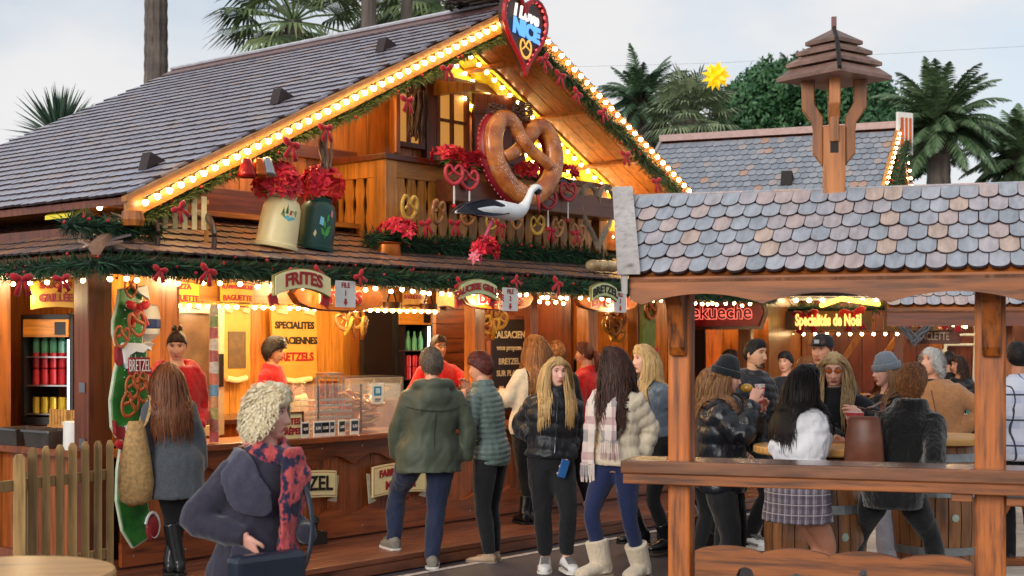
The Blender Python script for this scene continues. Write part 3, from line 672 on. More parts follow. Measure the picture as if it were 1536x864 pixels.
# ================================================================ barrel tables
def barrel_table(name, label, x, y, htop, r, rz, top=None):
    t_ = thing(name, label, 'barrel table', (x, y, 0), rz, 'wine barrel tables')
    H = htop - .07; n = 22
    prof = [(.80, 0), (.90, .15), (.97, .32), (1.0, .5), (.97, .68), (.90, .85), (.80, 1.0)]
    for i in range(n):
        a0 = 2*pi*i/n + .012; a1 = 2*pi*(i+1)/n - .012; mb = MB()
        mb.ringed([[(r*q*cos(a0), r*q*sin(a0), z*H), (r*q*cos((a0+a1)/2)*1.006, r*q*sin((a0+a1)/2)*1.006, z*H), (r*q*cos(a1), r*q*sin(a1), z*H), (r*q*.9*cos(a1), r*q*.9*sin(a1), z*H), (r*q*.9*cos(a0), r*q*.9*sin(a0), z*H)] for q, z in prof])
        obj('stave', mb, wood('barrel_oak', '#8a5a34', 'z', .45, .35, .15), t_)
    for z0 in (.06, .26, .66, .90):
        def rr_(z):
            for (q0, za), (q1, zb) in zip(prof, prof[1:]):
                if za <= z <= zb: return r * (q0 + (q1 - q0) * (z - za) / (zb - za))
        obj('hoop', MB().lathe([(rr_(z0) + .001, z0*H), (rr_(z0) + .007, z0*H), (rr_(z0 + .055) + .007, (z0 + .055)*H), (rr_(z0 + .055) + .001, (z0 + .055)*H)], 32, caps=False), plain('galvanised_hoop', '#8d9193', .45, .7, .2), t_, smooth=False)
    obj('bung', MB().lathe([(.028, 0), (.028, .02), (.02, .022)], 12).mesh and MB().ell((0, -r * 1.0 - .002, H * .52), (.028, .012, .028), 12, 6), plain('bung_plug', '#a9b7a6', .6), t_)
    top_ = MB().lathe([(r * 1.18, htop - .05), (r * 1.21, htop - .04), (r * 1.21, htop - .01), (r * 1.19, htop)], 40)
    obj('table_top', top_, W_FRESH, t_); obj('barrel_head', MB().lathe([(r * .78, H - .02), (r * .78, H)], 24), W_FRESH, t_)
    return t_
barrel_table('barrel_table', 'wine barrel table behind the white puffer jacket', (1222 - 768) / F * 9.35, 9.35, 1.10, .33, .4)
barrel_table('barrel_table', 'wine barrel table beside the beige jacket man, its pale bung showing', (1404 - 768) / F * 10.35, 10.35, 1.10, .33, .12)
tt = barrel_table('barrel_table', 'round pale table top cut off by the lower left corner', -1.58, 4.42, 1.06, .28, .2)
# small bit of a picnic bench behind the right post
pb = thing('picnic_bench', 'brown picnic bench frame behind the right post', 'bench', (3.75, 11.2, 0), .1)
obj('leg', MB().box((.0, 0, .3), (.1, .06, .72), (0, .55, 0)), W_HUT, pb); obj('leg', MB().box((.45, 0, .3), (.1, .06, .72), (0, -.55, 0)), W_HUT, pb)
obj('foot_rail', MB().bb(-.3, .9, -.05, .05, .0, .08), W_HUT_X, pb); obj('seat', MB().bb(-.15, .9, -.2, .2, .56, .61), W_HUT_X, pb)
# ================================================================ decoration of the big stall
rd = random.Random(11)
def pl(name, label, cat, s, n, z, rz=0, group=None): return thing(name, label, cat, tuple(S(s, n, z)), AZ + rz, group)
# ---- light strings
bulb_mb = MB().ell((0, 0, 0), .0225, 8, 6); bulb_me = bulb_mb.mesh('bulb', [BULB], True)
def lights(label, pts, size=1.0, group='strings of lit bulbs', sock=True, base=None):
    root = thing('light_string', label, 'lights', tuple(pts[0]), 0, group)
    o0 = V(pts[0])
    if len(pts) > 1:
        mb = MB()
        for p in pts: mb.lathe([(.016, .012), (.02, .035)], 6, tuple(V(p) - o0))
        obj('sockets', mb, SOCK, root, kind='stuff'); obj('cable', MB().tube([V(p) - o0 + V((0, 0, .034)) for p in pts], .005, 4), BLACK, root)
    for p in pts:
        b = link('bulb', bulb_me, root, tuple(V(p) - o0)); b.scale = (size,) * 3
    return root
pts = []; s = -3.97
while s < -.1: pts.append(S(s, .69, zroof(s) - .08)); s += .098
lights('dense row of warm bulbs up the left slope of the gable edge', pts)
pts = []; s = .3
while s < 4.05: pts.append(S(s, .7, zroof(s) - .055)); s += .098
lights('row of warm bulbs down the right slope of the gable edge', pts)
for yy, lab in ((.13, 'outer'), (.41, 'inner')):  # rows hidden behind the barge board, added to light the gable wall
    pts = []; s = -.4
    while s > -3.8: pts.append(S(s, -yy, zroof(s) - .145)); s -= .13
    lights(lab + ' unseen row of bulbs added under the left roof slope to light the gable', pts, .9)
for yy, dz, lab in ((.16, .145, 'outer'), (.385, .17, 'middle'), (.385, .41, 'inner')):
    pts = []; s = .3 + .05 * (dz > .15)
    while s < 3.8: pts.append(S(s, -yy, zroof(s) - dz)); s += .115
    lights(lab + ' row of bulbs on the yellow board under the right roof slope', pts, .9)
pts = []
s = -4.2
while s < 4.2:
    pts.append(S(s + rd.uniform(-.03, .03), .62, 2.2 + rd.uniform(-.012, .012))); s += rd.choice((.1, .13, .2))
lights('row of bulbs hanging under the pine garland along the front eave', pts, .85)
pts = []; s = -2.8
while s < .65:
    pts.append(S(s, -.9, 2.085)); s += .1 if rd.random() < .75 else .2
lights('row of bulbs along the shelf above the inside of the big stall', pts, .9)
lights('cluster of bulbs between the posts at the right of the counter', [S(1.0 + .13 * i, -.2, 2.18 + .01 * (i % 2)) for i in range(7)], .85)
lights('row of bulbs under the left side eave of the big stall', [S(-4.2, .3 - .22 * i, 2.2) for i in range(7)], .8)
# ---- pine garlands
def pine_mat(name, a, b):
    m, t, bs = newmat(name); ge = nd(t, 'ShaderNodeNewGeometry')
    t.links.new(ramp(t, ge.outputs['Random Per Island'], [(0, C(a)), (1, C(b))]), bs.inputs['Base Color']); bs.inputs['Roughness'].default_value = .6; MATS[name] = m; return m
PINE = pine_mat('pine_needles', '#0d2b1a', '#2c5a33'); PINE_LIT = pine_mat('pine_needles_bulb_lit', '#3a4a1c', '#6e7a38')  # second green is yellowed, with the bulbs' warm light put into the colour
def garland(label, pts, rad, dens, ln, mat, group=None, rr=None):
    rr = rr or random.Random(len(pts)); pts = [V(p) for p in pts]; o0 = pts[0]
    root = thing('pine_garland', label, 'garland', tuple(o0), 0, group); mb = MB()
    for a, b in zip(pts, pts[1:]):
        d = b - a; n = int(d.length * dens)
        for _ in range(n):
            p = a + d * rr.random() - o0; th = rr.uniform(0, 2*pi); dr = V((rr.gauss(0, 1), rr.gauss(0, 1), rr.gauss(0, 1))); dr -= d.normalized() * dr.dot(d.normalized()) * .5; dr.normalize()
            q = p + dr * rad * rr.uniform(.1, .55); e = q + (dr + d.normalized() * rr.uniform(-.8, .8) + V((0, 0, -.25))).normalized() * ln * rr.uniform(.6, 1.25)
            sd = dr.cross(V((rr.random(), rr.random(), rr.random())) - V((.5, .5, .5))).normalized() * .0045
            mb.add([q - sd, q + sd, e], [(0, 1, 2)])
    obj('needles', mb, mat, root, kind='stuff')
    bm_ = MB()
    for a, b in zip(pts, pts[1:]):
        for _ in range(4): d = V((rr.gauss(0, 1), rr.gauss(0, 1), rr.gauss(0, 1))).normalized(); bm_.ell(a + (b - a)*rr.random() - o0 + d*rad*.95, rr.uniform(.008, .014), 6, 4)
    obj('berries', bm_, REDP, root, kind='stuff')
    obj('core', MB().tube([p - o0 for p in pts], rad * .35, 6), plain('garland_core', '#13271a', .9), root)
    return root
garland('thick pine garland along the front eave over the counter', [S(-4.43 + .3 * i, .82, 2.285 + .012 * sin(i * 1.7)) for i in range(30)], .1, 1500, .085, PINE)
garland('pine garland along the left side eave', [S(-4.45, .8 - .3 * i, 2.28) for i in range(11)], .09, 1100, .085, PINE)
garland('lit pine garland under the bulbs of the left gable slope', [S(-4.0 + .3 * i, .6, zroof(-4.0 + .3 * i) - .2 - .02 * sin(i * 2.1)) for i in range(14)], .062, 1900, .062, PINE_LIT)
garland('pine garland hanging along the right gable slope', [S(.25 + .3 * i, .66, zroof(.25 + .3 * i) - .17 - .02 * sin(i * 2.3)) for i in range(13)], .1, 1700, .085, pine_mat('pine_needles_right', '#2a3d22', '#58703c'))
garland('pine garland across the foot of the balcony', [S(-1.55 + .28 * i, .36, 2.62 + .02 * sin(i * 2)) for i in range(13)], .12, 1700, .1, PINE)
garland('short pine garland under the left end of the gable eave', [S(-4.5 + .25 * i, .55 + .0 * i, 2.55 + .02 * sin(i * 3)) for i in range(4)], .11, 1500, .1, PINE)
# ---- red bows
BOW = cloth('bow_red_velvet', '#b80f1c', '#8d0b18', .6, 20, .2)
def bow_mb(sz=1.0):
    mb = MB(); mb.M = SCL(sz, sz, sz)
    for sg in (-1, 1):
        mb.ell((sg * .05, -.005, .008), (.05, .022, .03), 8, 6, Mx.Rotation(sg * -.35, 3, 'Y'))
        mb.tube([(sg * .008, -.012, -.005), (sg * .03, -.02, -.06), (sg * .055, -.022, -.125)], [(.012, .005), (.022, .005), (.026, .004)], 6, ref=(0, 1, 0))
    mb.ell((0, -.015, 0), (.018, .02, .02), 8, 5); return mb
bow_me = bow_mb().mesh('red_bow', [BOW], True)
bows = [(437, 215, .68, 'second lowest on the left gable garland'), (497, 125, 0, ''),]
def bow(u, v, n, label, sz=1.0, ry=0):
    s, z = PN(u, v, n); o = link('red_bow', bow_me); o.location = S(s, n, z); o.rotation_euler = (0, ry, AZ); o.scale = (sz,) * 3
    tag(o, label, 'bow', 'red bows on the garlands')
for u, v, lab in ((437, 217, 'red bow on the left gable garland above the red bells'), (488, 192, 'red bow on the left gable garland above the hanging wicker'), (610, 150, 'red bow on the left gable garland beside the dried bunch'), (670, 103, 'red bow high on the left gable garland above the window'), (268, 312, 'red bow at the low end of the left gable garland over the sled'), (815, 88, 'topmost red bow on the right gable garland beside the heart sign'), (840, 113, 'second red bow from the top on the right gable garland'), (866, 140, 'third red bow from the top on the right gable garland'), (903, 168, 'fourth red bow from the top on the right gable garland'), (938, 232, 'red bow low on the right gable garland'), (984, 272, 'lowest red bow on the right gable garland')):
    bow(u, v, .78, lab, rd.uniform(.7, .95), rd.uniform(-.6, .6))
for u, v, lab in ((32, 418, 'red bow at the far left of the front eave garland'), (92, 418, 'red bow above the grilled sausage sign at left'), (240, 405, 'red bow on the eave garland below the sled, left one'), (312, 406, 'red bow on the eave garland right below the sled'), (430, 410, 'red bow at the left of the fries banner'), (478, 408, 'red bow at the right of the fries banner'), (538, 413, 'red bow on the eave garland above the first white paper'), (690, 424, 'red bow at the left of the green sausage banner'), (772, 420, 'red bow on the eave garland right of the green sausage banner'), (836, 424, 'red bow on the eave garland between the two right banners')):
    bow(u, v, .93, lab, rd.uniform(.6, .85), rd.uniform(-.8, .8))
for u, v, lab in ((638, 335, 'red bow on the balcony garland left of the stork'), (682, 335, 'red bow on the balcony garland behind the stork tail'), (750, 338, 'red bow on the balcony garland below the stork breast'), (826, 345, 'red bow on the balcony garland at its right part'), (863, 350, 'red bow with the last small pretzel on the balcony garland')):
    bow(u, v, .52, lab, .85, rd.uniform(-.3, .3))
# ---- pretzels
def pretzel_path():
    h = [(.70, -.10), (.45, .05), (.18, .2), (-.03, .36), (-.17, .6), (-.38, .86), (-.66, .88), (-.9, .58), (-.95, .08), (-.76, -.42), (-.42, -.78), (0, -.92)]
    o = [( -a, b) for a, b in h[:-1]][::-1]
    full = h + o
    n = len(full); out_ = []
    for i, (x, z) in enumerate(full):
        y = 0
        if i in (2, 3): y = -.10
        if i in (0, 1): y = -.14
        if i in (n - 3, n - 4): y = .10
        if i in (n - 1, n - 2): y = -.12
        out_.append((x, y, z))
    return catmull(out_, 5)
PP = pretzel_path()
def pretzel(sz, thick=.17, n=8):
    k = len(PP); R = []
    for i in range(k):
        t_ = i / (k - 1); R.append(sz * thick * (.62 + .5 * sin(pi * t_) ** 1.3))
    return MB().tube([V(p) * sz for p in PP], R, n, ref=(0, 1, 0))
def bread_mat(name, dark, light, salt=0):
    m, t, b = newmat(name); vec = coords(t); n1 = noise(t, vec, 7, 4)
    c1 = ramp(t, n1, [(.32, C(dark)), (.66, C(light))])
    if salt:
        vo = nd(t, 'ShaderNodeTexVoronoi'); vo.inputs['Scale'].default_value = 62; t.links.new(vec, vo.inputs['Vector'])
        n2 = noise(t, vec, 5.5, 3); s1 = ramp(t, vo.outputs['Distance'], [(.24, (1, 1, 1, 1)), (.34, (0, 0, 0, 1))]); s2 = ramp(t, n2, [(.52, (0, 0, 0, 1)), (.6, (1, 1, 1, 1))])
        mm = nd(t, 'ShaderNodeMath', operation='MULTIPLY'); t.links.new(s1, mm.inputs[0]); t.links.new(s2, mm.inputs[1])
        mx = nd(t, 'ShaderNodeMix', data_type='RGBA'); t.links.new(mm.outputs[0], mx.inputs[0]); t.links.new(c1, mx.inputs[6]); mx.inputs[7].default_value = (.85, .82, .75, 1); t.links.new(mx.outputs[2], b.inputs['Base Color'])
        bump(t, b, mm.outputs[0], .6, .01)
    else: t.links.new(c1, b.inputs['Base Color']); bump(t, b, noise(t, vec, 40), .2, .004)
    b.inputs['Roughness'].default_value = .3; b.inputs['Coat Weight'].default_value = .3; MATS[name] = m; return m
CRUST = bread_mat('pretzel_crust', '#93451a', '#d08038', 1); BAKED = bread_mat('baked_brown', '#8d5226', '#c08a4e'); BAKED2 = bread_mat('baked_golden', '#a87a22', '#d9b04e')
s_, z_ = PN(781, 240, .58)
gp = pl('giant_pretzel', 'giant salted pretzel figure with dotted dark red rim hung before the balcony', 'pretzel', s_, .58, z_, radians(-6)); gp.scale = (.81, .70, .80); gp.rotation_euler = (radians(-6), radians(4), AZ - radians(6))
pz = pretzel(.5, .225, 14); pz.M = Mx(); pm = MB(); pm.merge(pz, SCL(1.0, .8, .92) @ T(0, -.1, 0)); obj('pretzel_body', pm, CRUST, gp, smooth=True)
rim = MB(); kk = [V((p[0] * .5, .06, p[2] * .46)) for p in catmull([(-.38, 0, .93), (-.7, 0, .95), (-.98, 0, .62), (-1.03, 0, .08), (-.83, 0, -.46), (-.46, 0, -.85), (0, 0, -1.0), (.46, 0, -.85), (.83, 0, -.46), (1.03, 0, .08), (.98, 0, .62), (.7, 0, .95), (.38, 0, .93)], 5)]
rim.tube(kk, (.09, .085), 8, ref=(0, 1, 0)) if False else rim.tube(kk, [(.075, .1)] * len(kk), 10, ref=(0, 1, 0))
obj('back_rim', rim, plain('rim_dark_red', '#8c1626', .4), gp, smooth=True)
dots = MB()
for i, p in enumerate(kk):
    q = p * 1.0; dn = V((q.x, 0, q.z)).normalized(); dots.ell(p + dn * .076, .011, 6, 4)
obj('rim_dots', dots, plain('dot_pink', '#d88a94', .5), gp, kind='stuff')
sp = pretzel(.075, .2, 6).mesh('small_pretzel', [BAKED], True); sp2 = sp.copy(); sp2.materials.clear(); sp2.materials.append(BAKED2)
for u, v, k, sc_, lab in ((614, 312, 1, 1.2, 'golden small pretzel leftmost on the balcony garland'), (657, 318, 0, 1.15, 'brown small pretzel above the copper pot'), (702, 325, 0, .9, 'brown small pretzel behind the stork tail'), (738, 333, 1, .8, 'golden small pretzel below the stork belly'), (775, 330, 0, 1.0, 'brown small pretzel below the stork neck'), (806, 338, 1, 1.0, 'golden small pretzel right of the stork beak'), (836, 342, 0, 1.0, 'brown small pretzel second from the right on the balcony garland'), (866, 352, 0, 1.15, 'brown small pretzel at the right end of the balcony garland')):
    s_, z_ = PN(u, v, .5); o = link('small_pretzel', sp2 if k else sp); o.location = S(s_, .5, z_); o.rotation_euler = (.1, rd.uniform(-.3, .3), AZ + rd.uniform(-.7, .3)); o.scale = (sc_, sc_, sc_ * 1.15)
    tag(o, lab, 'pretzel', 'small pretzels along the balcony garland')
# ---- poinsettia bunches
PET = pine_mat('poinsettia_red', '#b01023', '#f0344c'); PETP = pine_mat('poinsettia_pink', '#c43450', '#f08ca0'); LEAF = pine_mat('leaf_green', '#1d4a22', '#3a6d30')
def bunch(rx, rz_, nf, ps, rr, half=True):
    mb = MB()
    for i in range(nf):
        th = rr.uniform(0, 2*pi); ph = math.acos(rr.uniform(-.45 if not half else -.2, 1)); d = V((sin(ph)*cos(th), sin(ph)*sin(th), cos(ph)))
        c = V((d.x*rx, d.y*rx, d.z*rz_)); a = d.cross(V((.3, .5, .8))).normalized(); b = d.cross(a)
        for ring, (np_, ln_, tilt) in enumerate(((6, 1.0, .25), (5, .65, .8))):
            for j in range(np_):
                q = 2*pi*j/np_ + rr.uniform(-.25, .25); dr = a*cos(q) + b*sin(q); sd = (a*-sin(q) + b*cos(q)) * ps * .26 * ln_; L_ = ps * ln_ * rr.uniform(.85, 1.15)
                e1 = c + dr*L_*.45 + d*(tilt*L_*.45); e2 = c + dr*L_ + d*(tilt*L_*.7)
                mb.add([c, e1 - sd + d*.004, e2, e1 + sd + d*.004, e1 - d*.004], [(0, 1, 4), (0, 4, 3), (1, 2, 4), (4, 2, 3)])
        mb.ell(c + d*.012, .008, 5, 3, mi=1)
    return mb
def flowers(label, s, n, z, rx, rz_, nf, ps, seed, pink=False, group='poinsettia bunches on the stall'):
    r = pl('poinsettia_bunch', label, 'flowers', s, n, z, 0, group)
    obj('blossoms', bunch(rx, rz_, nf, ps, random.Random(seed)), [PETP if pink else PET, YELLOWP], r)
    lf = MB(); rr = random.Random(seed + 1)
    for i in range(10):
        a = rr.uniform(0, 2*pi); d = V((cos(a), sin(a), rr.uniform(-.5, .1))) * (rx * 1.15); p = V((0, 0, -rz_*.3)); q = p + d; sd = V((-sin(a), cos(a), 0)) * ps * .25
        lf.add([p, p + d*.6 - sd, q, p + d*.6 + sd], [(0, 1, 2, 3)])
    obj('leaves', lf, LEAF, r); return r
# milk cans
def can(label, s, n, z, col, tilt, seed, band):
    r = pl('milk_can', label, 'milk can', s, n, z); 
    prof = [(.0, 0), (.195, 0), (.2, .012), (.2, .03), (.185, .035), (.185, .05), (.186, .06), (.18, .2), (.172, .29), (.15, .335), (.12, .355), (.115, .36), (.12, .375), (.122, .38), (.1, .38), (.095, .34)]
    o = obj('can_body', MB().lathe(prof, 28, caps=False), plain('can_' + band, col, .38, 0, .07, 6), r, ang=45)
    r.rotation_euler = (radians(4), radians(tilt), AZ); r.scale = (.84, .84, 1.08); return r
c1 = can('cream enamel milk can with a small painted landscape and poinsettias', -2.64, .47, 2.49, '#e6d9a6', 9, 1, 'cream')
c2 = can('dark green milk can with painted leaves beside the cream can', -2.20, .40, 2.5, '#16453f', 7, 2, 'green')
def decal(root, a0, a1, z0, z1, rfun, pts_list, name):
    """thin enamel pictures laid on the can wall; pts in 0..1"""
    for k, (pts_, m) in enumerate(pts_list):
        mb = MB(); vs_ = []
        for x, y in pts_:
            a = a0 + (a1 - a0) * x; z = z0 + (z1 - z0) * y; q = rfun(z) + .002 + .0006 * k; vs_.append((q*cos(a), q*sin(a), z))
        mb.add(vs_, [tuple(range(len(vs_)))]); obj(name, mb, m, root)
rf = lambda z: .186 + (.18 - .186) * (z - .06) / .14 if z < .2 else .18 + (.172 - .18) * (z - .2) / .09
A0 = -pi/2 - .0
SKYB = plain('enamel_sky', '#a9cbd2', .4, 0, .1); HILL = plain('enamel_hill', '#6f8f52', .4, 0, .2); TREE_ = plain('enamel_tree', '#2d5a34', .4, 0, .2); LAKE = plain('enamel_lake', '#5fb0bd', .4, 0, .1)
decal(c1, A0 - .7, A0 + .2, .19, .3, rf, [([(0, .35), (.1, .7), (.3, .75), (.6, .7), (1, .75), (.95, .4), (.6, .1), (.25, .15)], HILL), ([(.15, .2), (.35, .35), (.8, .3), (.9, .2), (.5, .0)], LAKE), ([(.25, .45), (.42, .45), (.34, 1.1)], TREE_), ([(.05, .45), (.2, .45), (.12, .85)], TREE_), ([(.5, .4), (.62, .4), (.62, .6), (.56, .7), (.5, .6)], REDP)], 'painted_landscape')
LF = plain('enamel_leaf', '#3f9a3c', .4, 0, .2)
lf = []
for x, y, a, l in ((.5, .1, 1.2, .45), (.5, .2, .5, .4), (.5, .2, 2.5, .4), (.55, .4, .3, .38), (.5, .42, 2.2, .35), (.55, .6, 1.2, .35)):
    e = (x + cos(a)*l, y + sin(a)*l); n_ = (-sin(a)*.09, cos(a)*.09); mx_ = ((x + e[0])/2, (y + e[1])/2); lf.append(([(x, y), (mx_[0] - n_[0], mx_[1] - n_[1]), e, (mx_[0] + n_[0], mx_[1] + n_[1])], LF))
lf.append(([(.05, .55), (.3, .5), (.32, .75), (.07, .8)], plain('enamel_blue', '#77bcd6', .4)))
lf.append(([(-.25, .2), (-.12, .12), (-.05, .25), (-.15, .36)], CREAM)); lf.append(([(.75, .85), (.95, .8), (.98, 1.0), (.8, 1.05)], plain('enamel_pink', '#d0808e', .4)))
decal(c2, A0 - .6, A0 + .2, .06, .29, rf, lf, 'painted_leaf')
flowers('large red poinsettia bunch in the cream milk can', -2.62, .47, 2.97, .15, .15, 30, .105, 5); flowers('large red poinsettia bunch in the dark green milk can', -2.10, .40, 3.0, .145, .15, 28, .105, 6)
s_, z_ = PN(582, 384, .38)
cpot = pl('copper_pot', 'copper pot with red poinsettias on the lower roof', 'pot', s_ - .02, .38, z_ - .02)
obj('pot_body', MB().lathe([(.0, 0), (.12, 0), (.125, .02), (.12, .11), (.14, .125), (.135, .13), (.11, .12)], 24, caps=False), plain('copper', '#b8662c', .3, .85, .15), cpot, ang=40)
flowers('red poinsettia bunch spilling over the copper pot', s_ + .08, .42, z_ + .19, .16, .1, 20, .085, 8)
s_, z_ = PN(728, 376, .84); flowers('red and pink poinsettia bunch under the stork foot', s_, .84, z_, .09, .1, 16, .085, 9); s_, z_ = PN(713, 388, .88); flowers('small pink blossom beside the bunch under the stork', s_, .88, z_, .03, .03, 3, .07, 10, True)
for i, (u, v, lab) in enumerate(((673, 235, 'red poinsettias at the left end of the window box'), (708, 244, 'red poinsettias in the window box left of the giant pretzel'), (795, 258, 'red poinsettias seen through the loop of the giant pretzel'), (845, 262, 'red poinsettias in the window box right of the giant pretzel'))):
    s_, z_ = PN(u, v, .44); flowers(lab, s_, .44, z_, .13, .07, 14, .08, 20 + i)
def ornament(u, v, lab):
    s_, z_ = PN(u, v, .56); r = pl('pretzel_ornament', lab, 'ornament', s_, .56, z_, -.4, 'red pretzel ornaments')
    obj('pretzel_ring', pretzel(.085, .2, 6), plain('ornament_red', '#b8343f', .4), r, smooth=True); obj('ribbon', MB().bb(-.006, .006, -.004, .004, -.26, -.07), WHITE, r); obj('bead', MB().ell((0, 0, -.27), .022, 8, 5), REDP, r)
ornament(681, 262, 'red pretzel ornament hanging at the left of the window box'); ornament(704, 270, 'red pretzel ornament with long white ribbon left of the giant pretzel'); ornament(852, 288, 'red pretzel ornament right of the giant pretzel'); ornament(822, 300, 'red pretzel ornament behind the stork head')
# ---- stork
st_s, st_z = PN(740, 312, .86)
stk = pl('stork_figure', 'white stork figure with black wing and red beak on the lower roof edge', 'stork', st_s, .86, st_z, radians(-6))
def spath(uvs, n=.86): return [V((PN(u, v, n)[0] - st_s, 0, PN(u, v, n)[1] - st_z)) for u, v in uvs]
ctl = [(689, 318, .012), (700, 315, .035), (715, 313, .065), (732, 313, .092), (750, 315, .104), (766, 318, .098), (777, 315, .07), (784, 305, .045), (788, 295, .034), (791, 287, .034), (796, 282, .040), (801, 284, .036), (803, 287, .02)]
bd = catmull(spath([(a, b) for a, b, c_ in ctl]), 4); k = len(bd); R_ = []
for i in range(k): q, f = divmod(i, 4); a = ctl[q][2]; b_ = ctl[min(q + 1, len(ctl) - 1)][2]; R_.append(a + (b_ - a)*f/4)
WFEA = plain('white_feather', '#dfe3e6', .55, 0, .06, 20); BFEA = plain('black_feather', '#1d2230', .5, 0, .2, 20)
obj('stork_body', MB().tube(bd, [(a * .8, a) for a in R_], 12, ref=(0, 1, 0.01)), WFEA, stk, smooth=True)
for sg in (-1, 1):
    wg = MB(); wp = spath([(687, 317), (697, 307), (712, 301), (728, 299), (745, 308), (752, 322), (734, 325), (712, 322)])
    wp = [p + V((0, sg * (-.05 if i in (0, 7, 1) else -.094), 0)) for i, p in enumerate(wp)]; wp2 = [p + V((0, sg * .03, 0)) for p in wp]
    wg.add(wp + wp2, [tuple(range(8)), tuple(range(15, 7, -1))] + [(i, 8 + i, 8 + (i+1) % 8, (i+1) % 8) for i in range(8)]); obj('wing', wg, BFEA, stk)
bk = spath([(799, 288), (801, 303), (802, 320)]); obj('beak', MB().tube(bk, [.018, .014, .004], 8), plain('beak_red', '#c2353a', .4), stk, smooth=True)
obj('eye_stripe', MB().tube(spath([(797, 284), (801, 289)]), .037, 8), BFEA, stk)
lg = spath([(738, 330), (733, 345), (726, 362)]); obj('leg', MB().tube(lg, [.022, .014, .013], 8), plain('leg_pink', '#c7566e', .45), stk)
# ---- sled, bells, hearts, wicker, bread
s_, z_ = PN(268, 374, .55)
sl = pl('wooden_sled', 'old wooden sled with pale slats leaning on the lower roof', 'sled', s_, .55, z_, radians(-20))
for x in (-.2, .2):
    obj('runner', MB().tube(catmull([(x, -.16, .0), (x, -.18, .1), (x, -.1, .2), (x, .08, .25), (x, .2, .27)], 4), [(.016, .035)] * 17, 8), plain('runner_dark', '#3a2a26', .4), sl)
    obj('strut', MB().bb(x - .01, x + .01, -.02, .02, .06, .24), W_HONEY, sl)
for i in range(6): obj('slat', MB().bb(-.17 + i * .07 - .018, -.17 + i * .07 + .018, -.02, .0, .14, .38), plain('slat_ivory', '#d8c592', .5), sl, bevel=.003)
for z in (.18, .33): obj('cross_bar', MB().bb(-.22, .22, .0, .02, z, z + .03), W_HONEY_X, sl)
obj('strap_roll', MB().tube(catmull([(-.28, -.04, .3), (-.18, -.07, .27), (-.08, -.06, .31)], 3), .035, 8), plain('leather_strap', '#7a3a22', .45), sl)
def bell(u, v, lab, m):
    s_, z_ = PN(u, v, .74); o = obj('bell', MB().lathe([(.01, .12), (.035, .11), (.05, .06), (.06, .02), (.078, -.02), (.07, -.02), (.045, .05)], 14, caps=False), m, None, S(s_, .74, z_), smooth=True); tag(o, lab, 'bell', 'bells below the left gable garland')
bell(370, 262, 'red bell left of the copper one below the gable garland', plain('bell_red', '#a51c16', .25, .5)); bell(388, 262, 'copper coloured bell above the cream can bouquet', plain('bell_copper', '#b4551f', .25, .8)); bell(400, 260, 'small silver bell at the right of the red ones', METAL)
def wicker(n, R, seed, r=.008):
    rr = random.Random(seed); mb = MB()
    for i in range(n): o_ = V((rr.gauss(0, R), rr.gauss(0, R), rr.gauss(0, R))); mb.tube([V(p) + o_ + V((rr.gauss(0, R), rr.gauss(0, R), rr.gauss(0, R))) * .3 for p in wk], r, 4)
    return mb
def heart_pts(w_, h_, n=24):
    o = []
    for i in range(n):
        t_ = 2*pi*i/n; o.append((w_ / 2 * sin(t_)**3 * 1.0, h_ * (13*cos(t_) - 5*cos(2*t_) - 2*cos(3*t_) - cos(4*t_)) / 29))
    return o
WICK = plain('grey_wicker', '#8d7d6c', .7, 0, .3, 30)
s_, z_ = PN(897, 318, .5); wk = [(x, 0, z) for x, z in heart_pts(.56, .62)]; wk.append(wk[0])
tag(obj('wicker_heart', wicker(24, .012, 3, .006), WICK, None, S(s_, .5, z_), AZ), 'wicker heart hanging below the lit right slope', 'heart')
s_, z_ = PN(487, 228, .5); wk = [(0, 0, -.13), (0.01, 0, -.05), (-.01, 0, .05), (0, 0, .15)]
tag(obj('wicker_bundle', wicker(20, .018, 4), WICK, None, S(s_, .5, z_), AZ), 'pale wicker bundle hanging above the green can bouquet', 'wicker')
s_, z_ = PN(626, 165, .1); wk = [(-.01, 0, -.22), (0, 0, -.1), (.02, 0, .02), (.03, 0, .16)]
tag(obj('dried_bunch', wicker(46, .032, 5), plain('dried_brown', '#4d3426', .8, 0, .4), None, S(s_, .1, z_), AZ), 'dark dried flower bunch hanging beside the lit window', 'dried flowers')
for u, v, lab in ((745, 170, 'left one of the pine cones on top of the giant pretzel'), (783, 168, 'right one of the pine cones on top of the giant pretzel')):
    s_, z_ = PN(u, v, .5); mb = MB()
    for i in range(60):
        z = -.08 + .16 * i / 60; a = i * 2.4; r = .085 * sqrt(max(.05, 1 - (z / .1)**2)); p = V((r*cos(a), r*sin(a), z)); mb.ell(p, (.022, .022, .009), 6, 3)
    tag(obj('pine_cone', mb, plain('cone_brown', '#4a3226', .6, 0, .3), None, S(s_, .5, z_), AZ), lab, 'pine cone', 'pine cones on the giant pretzel')
s_, z_ = PN(905, 402, .72); lo_ = pl('bread_loaf', 'braided pale bread loaf figure on the right corner of the lower roof', 'bread', s_, .72, z_)
for i in range(5): obj('braid', MB().ell((-.16 + .08 * i, -.02 * (i % 2), .02), (.075, .08, .055), 10, 6, Mx.Rotation(.5 * (-1)**i, 3, 'Z')), bread_mat('loaf_pale', '#8d7350', '#cbb184') if 'loaf_pale' not in MATS else MATS['loaf_pale'], lo_, smooth=True)
sr = pl('support_rod', 'black metal rod slanting up from the bread loaf', 'rod', s_ + .1, .65, z_ + .05); obj('rod', MB().tube([(0, 0, 0), (.3, .25, .25)], .014, 6), BLACK, sr)
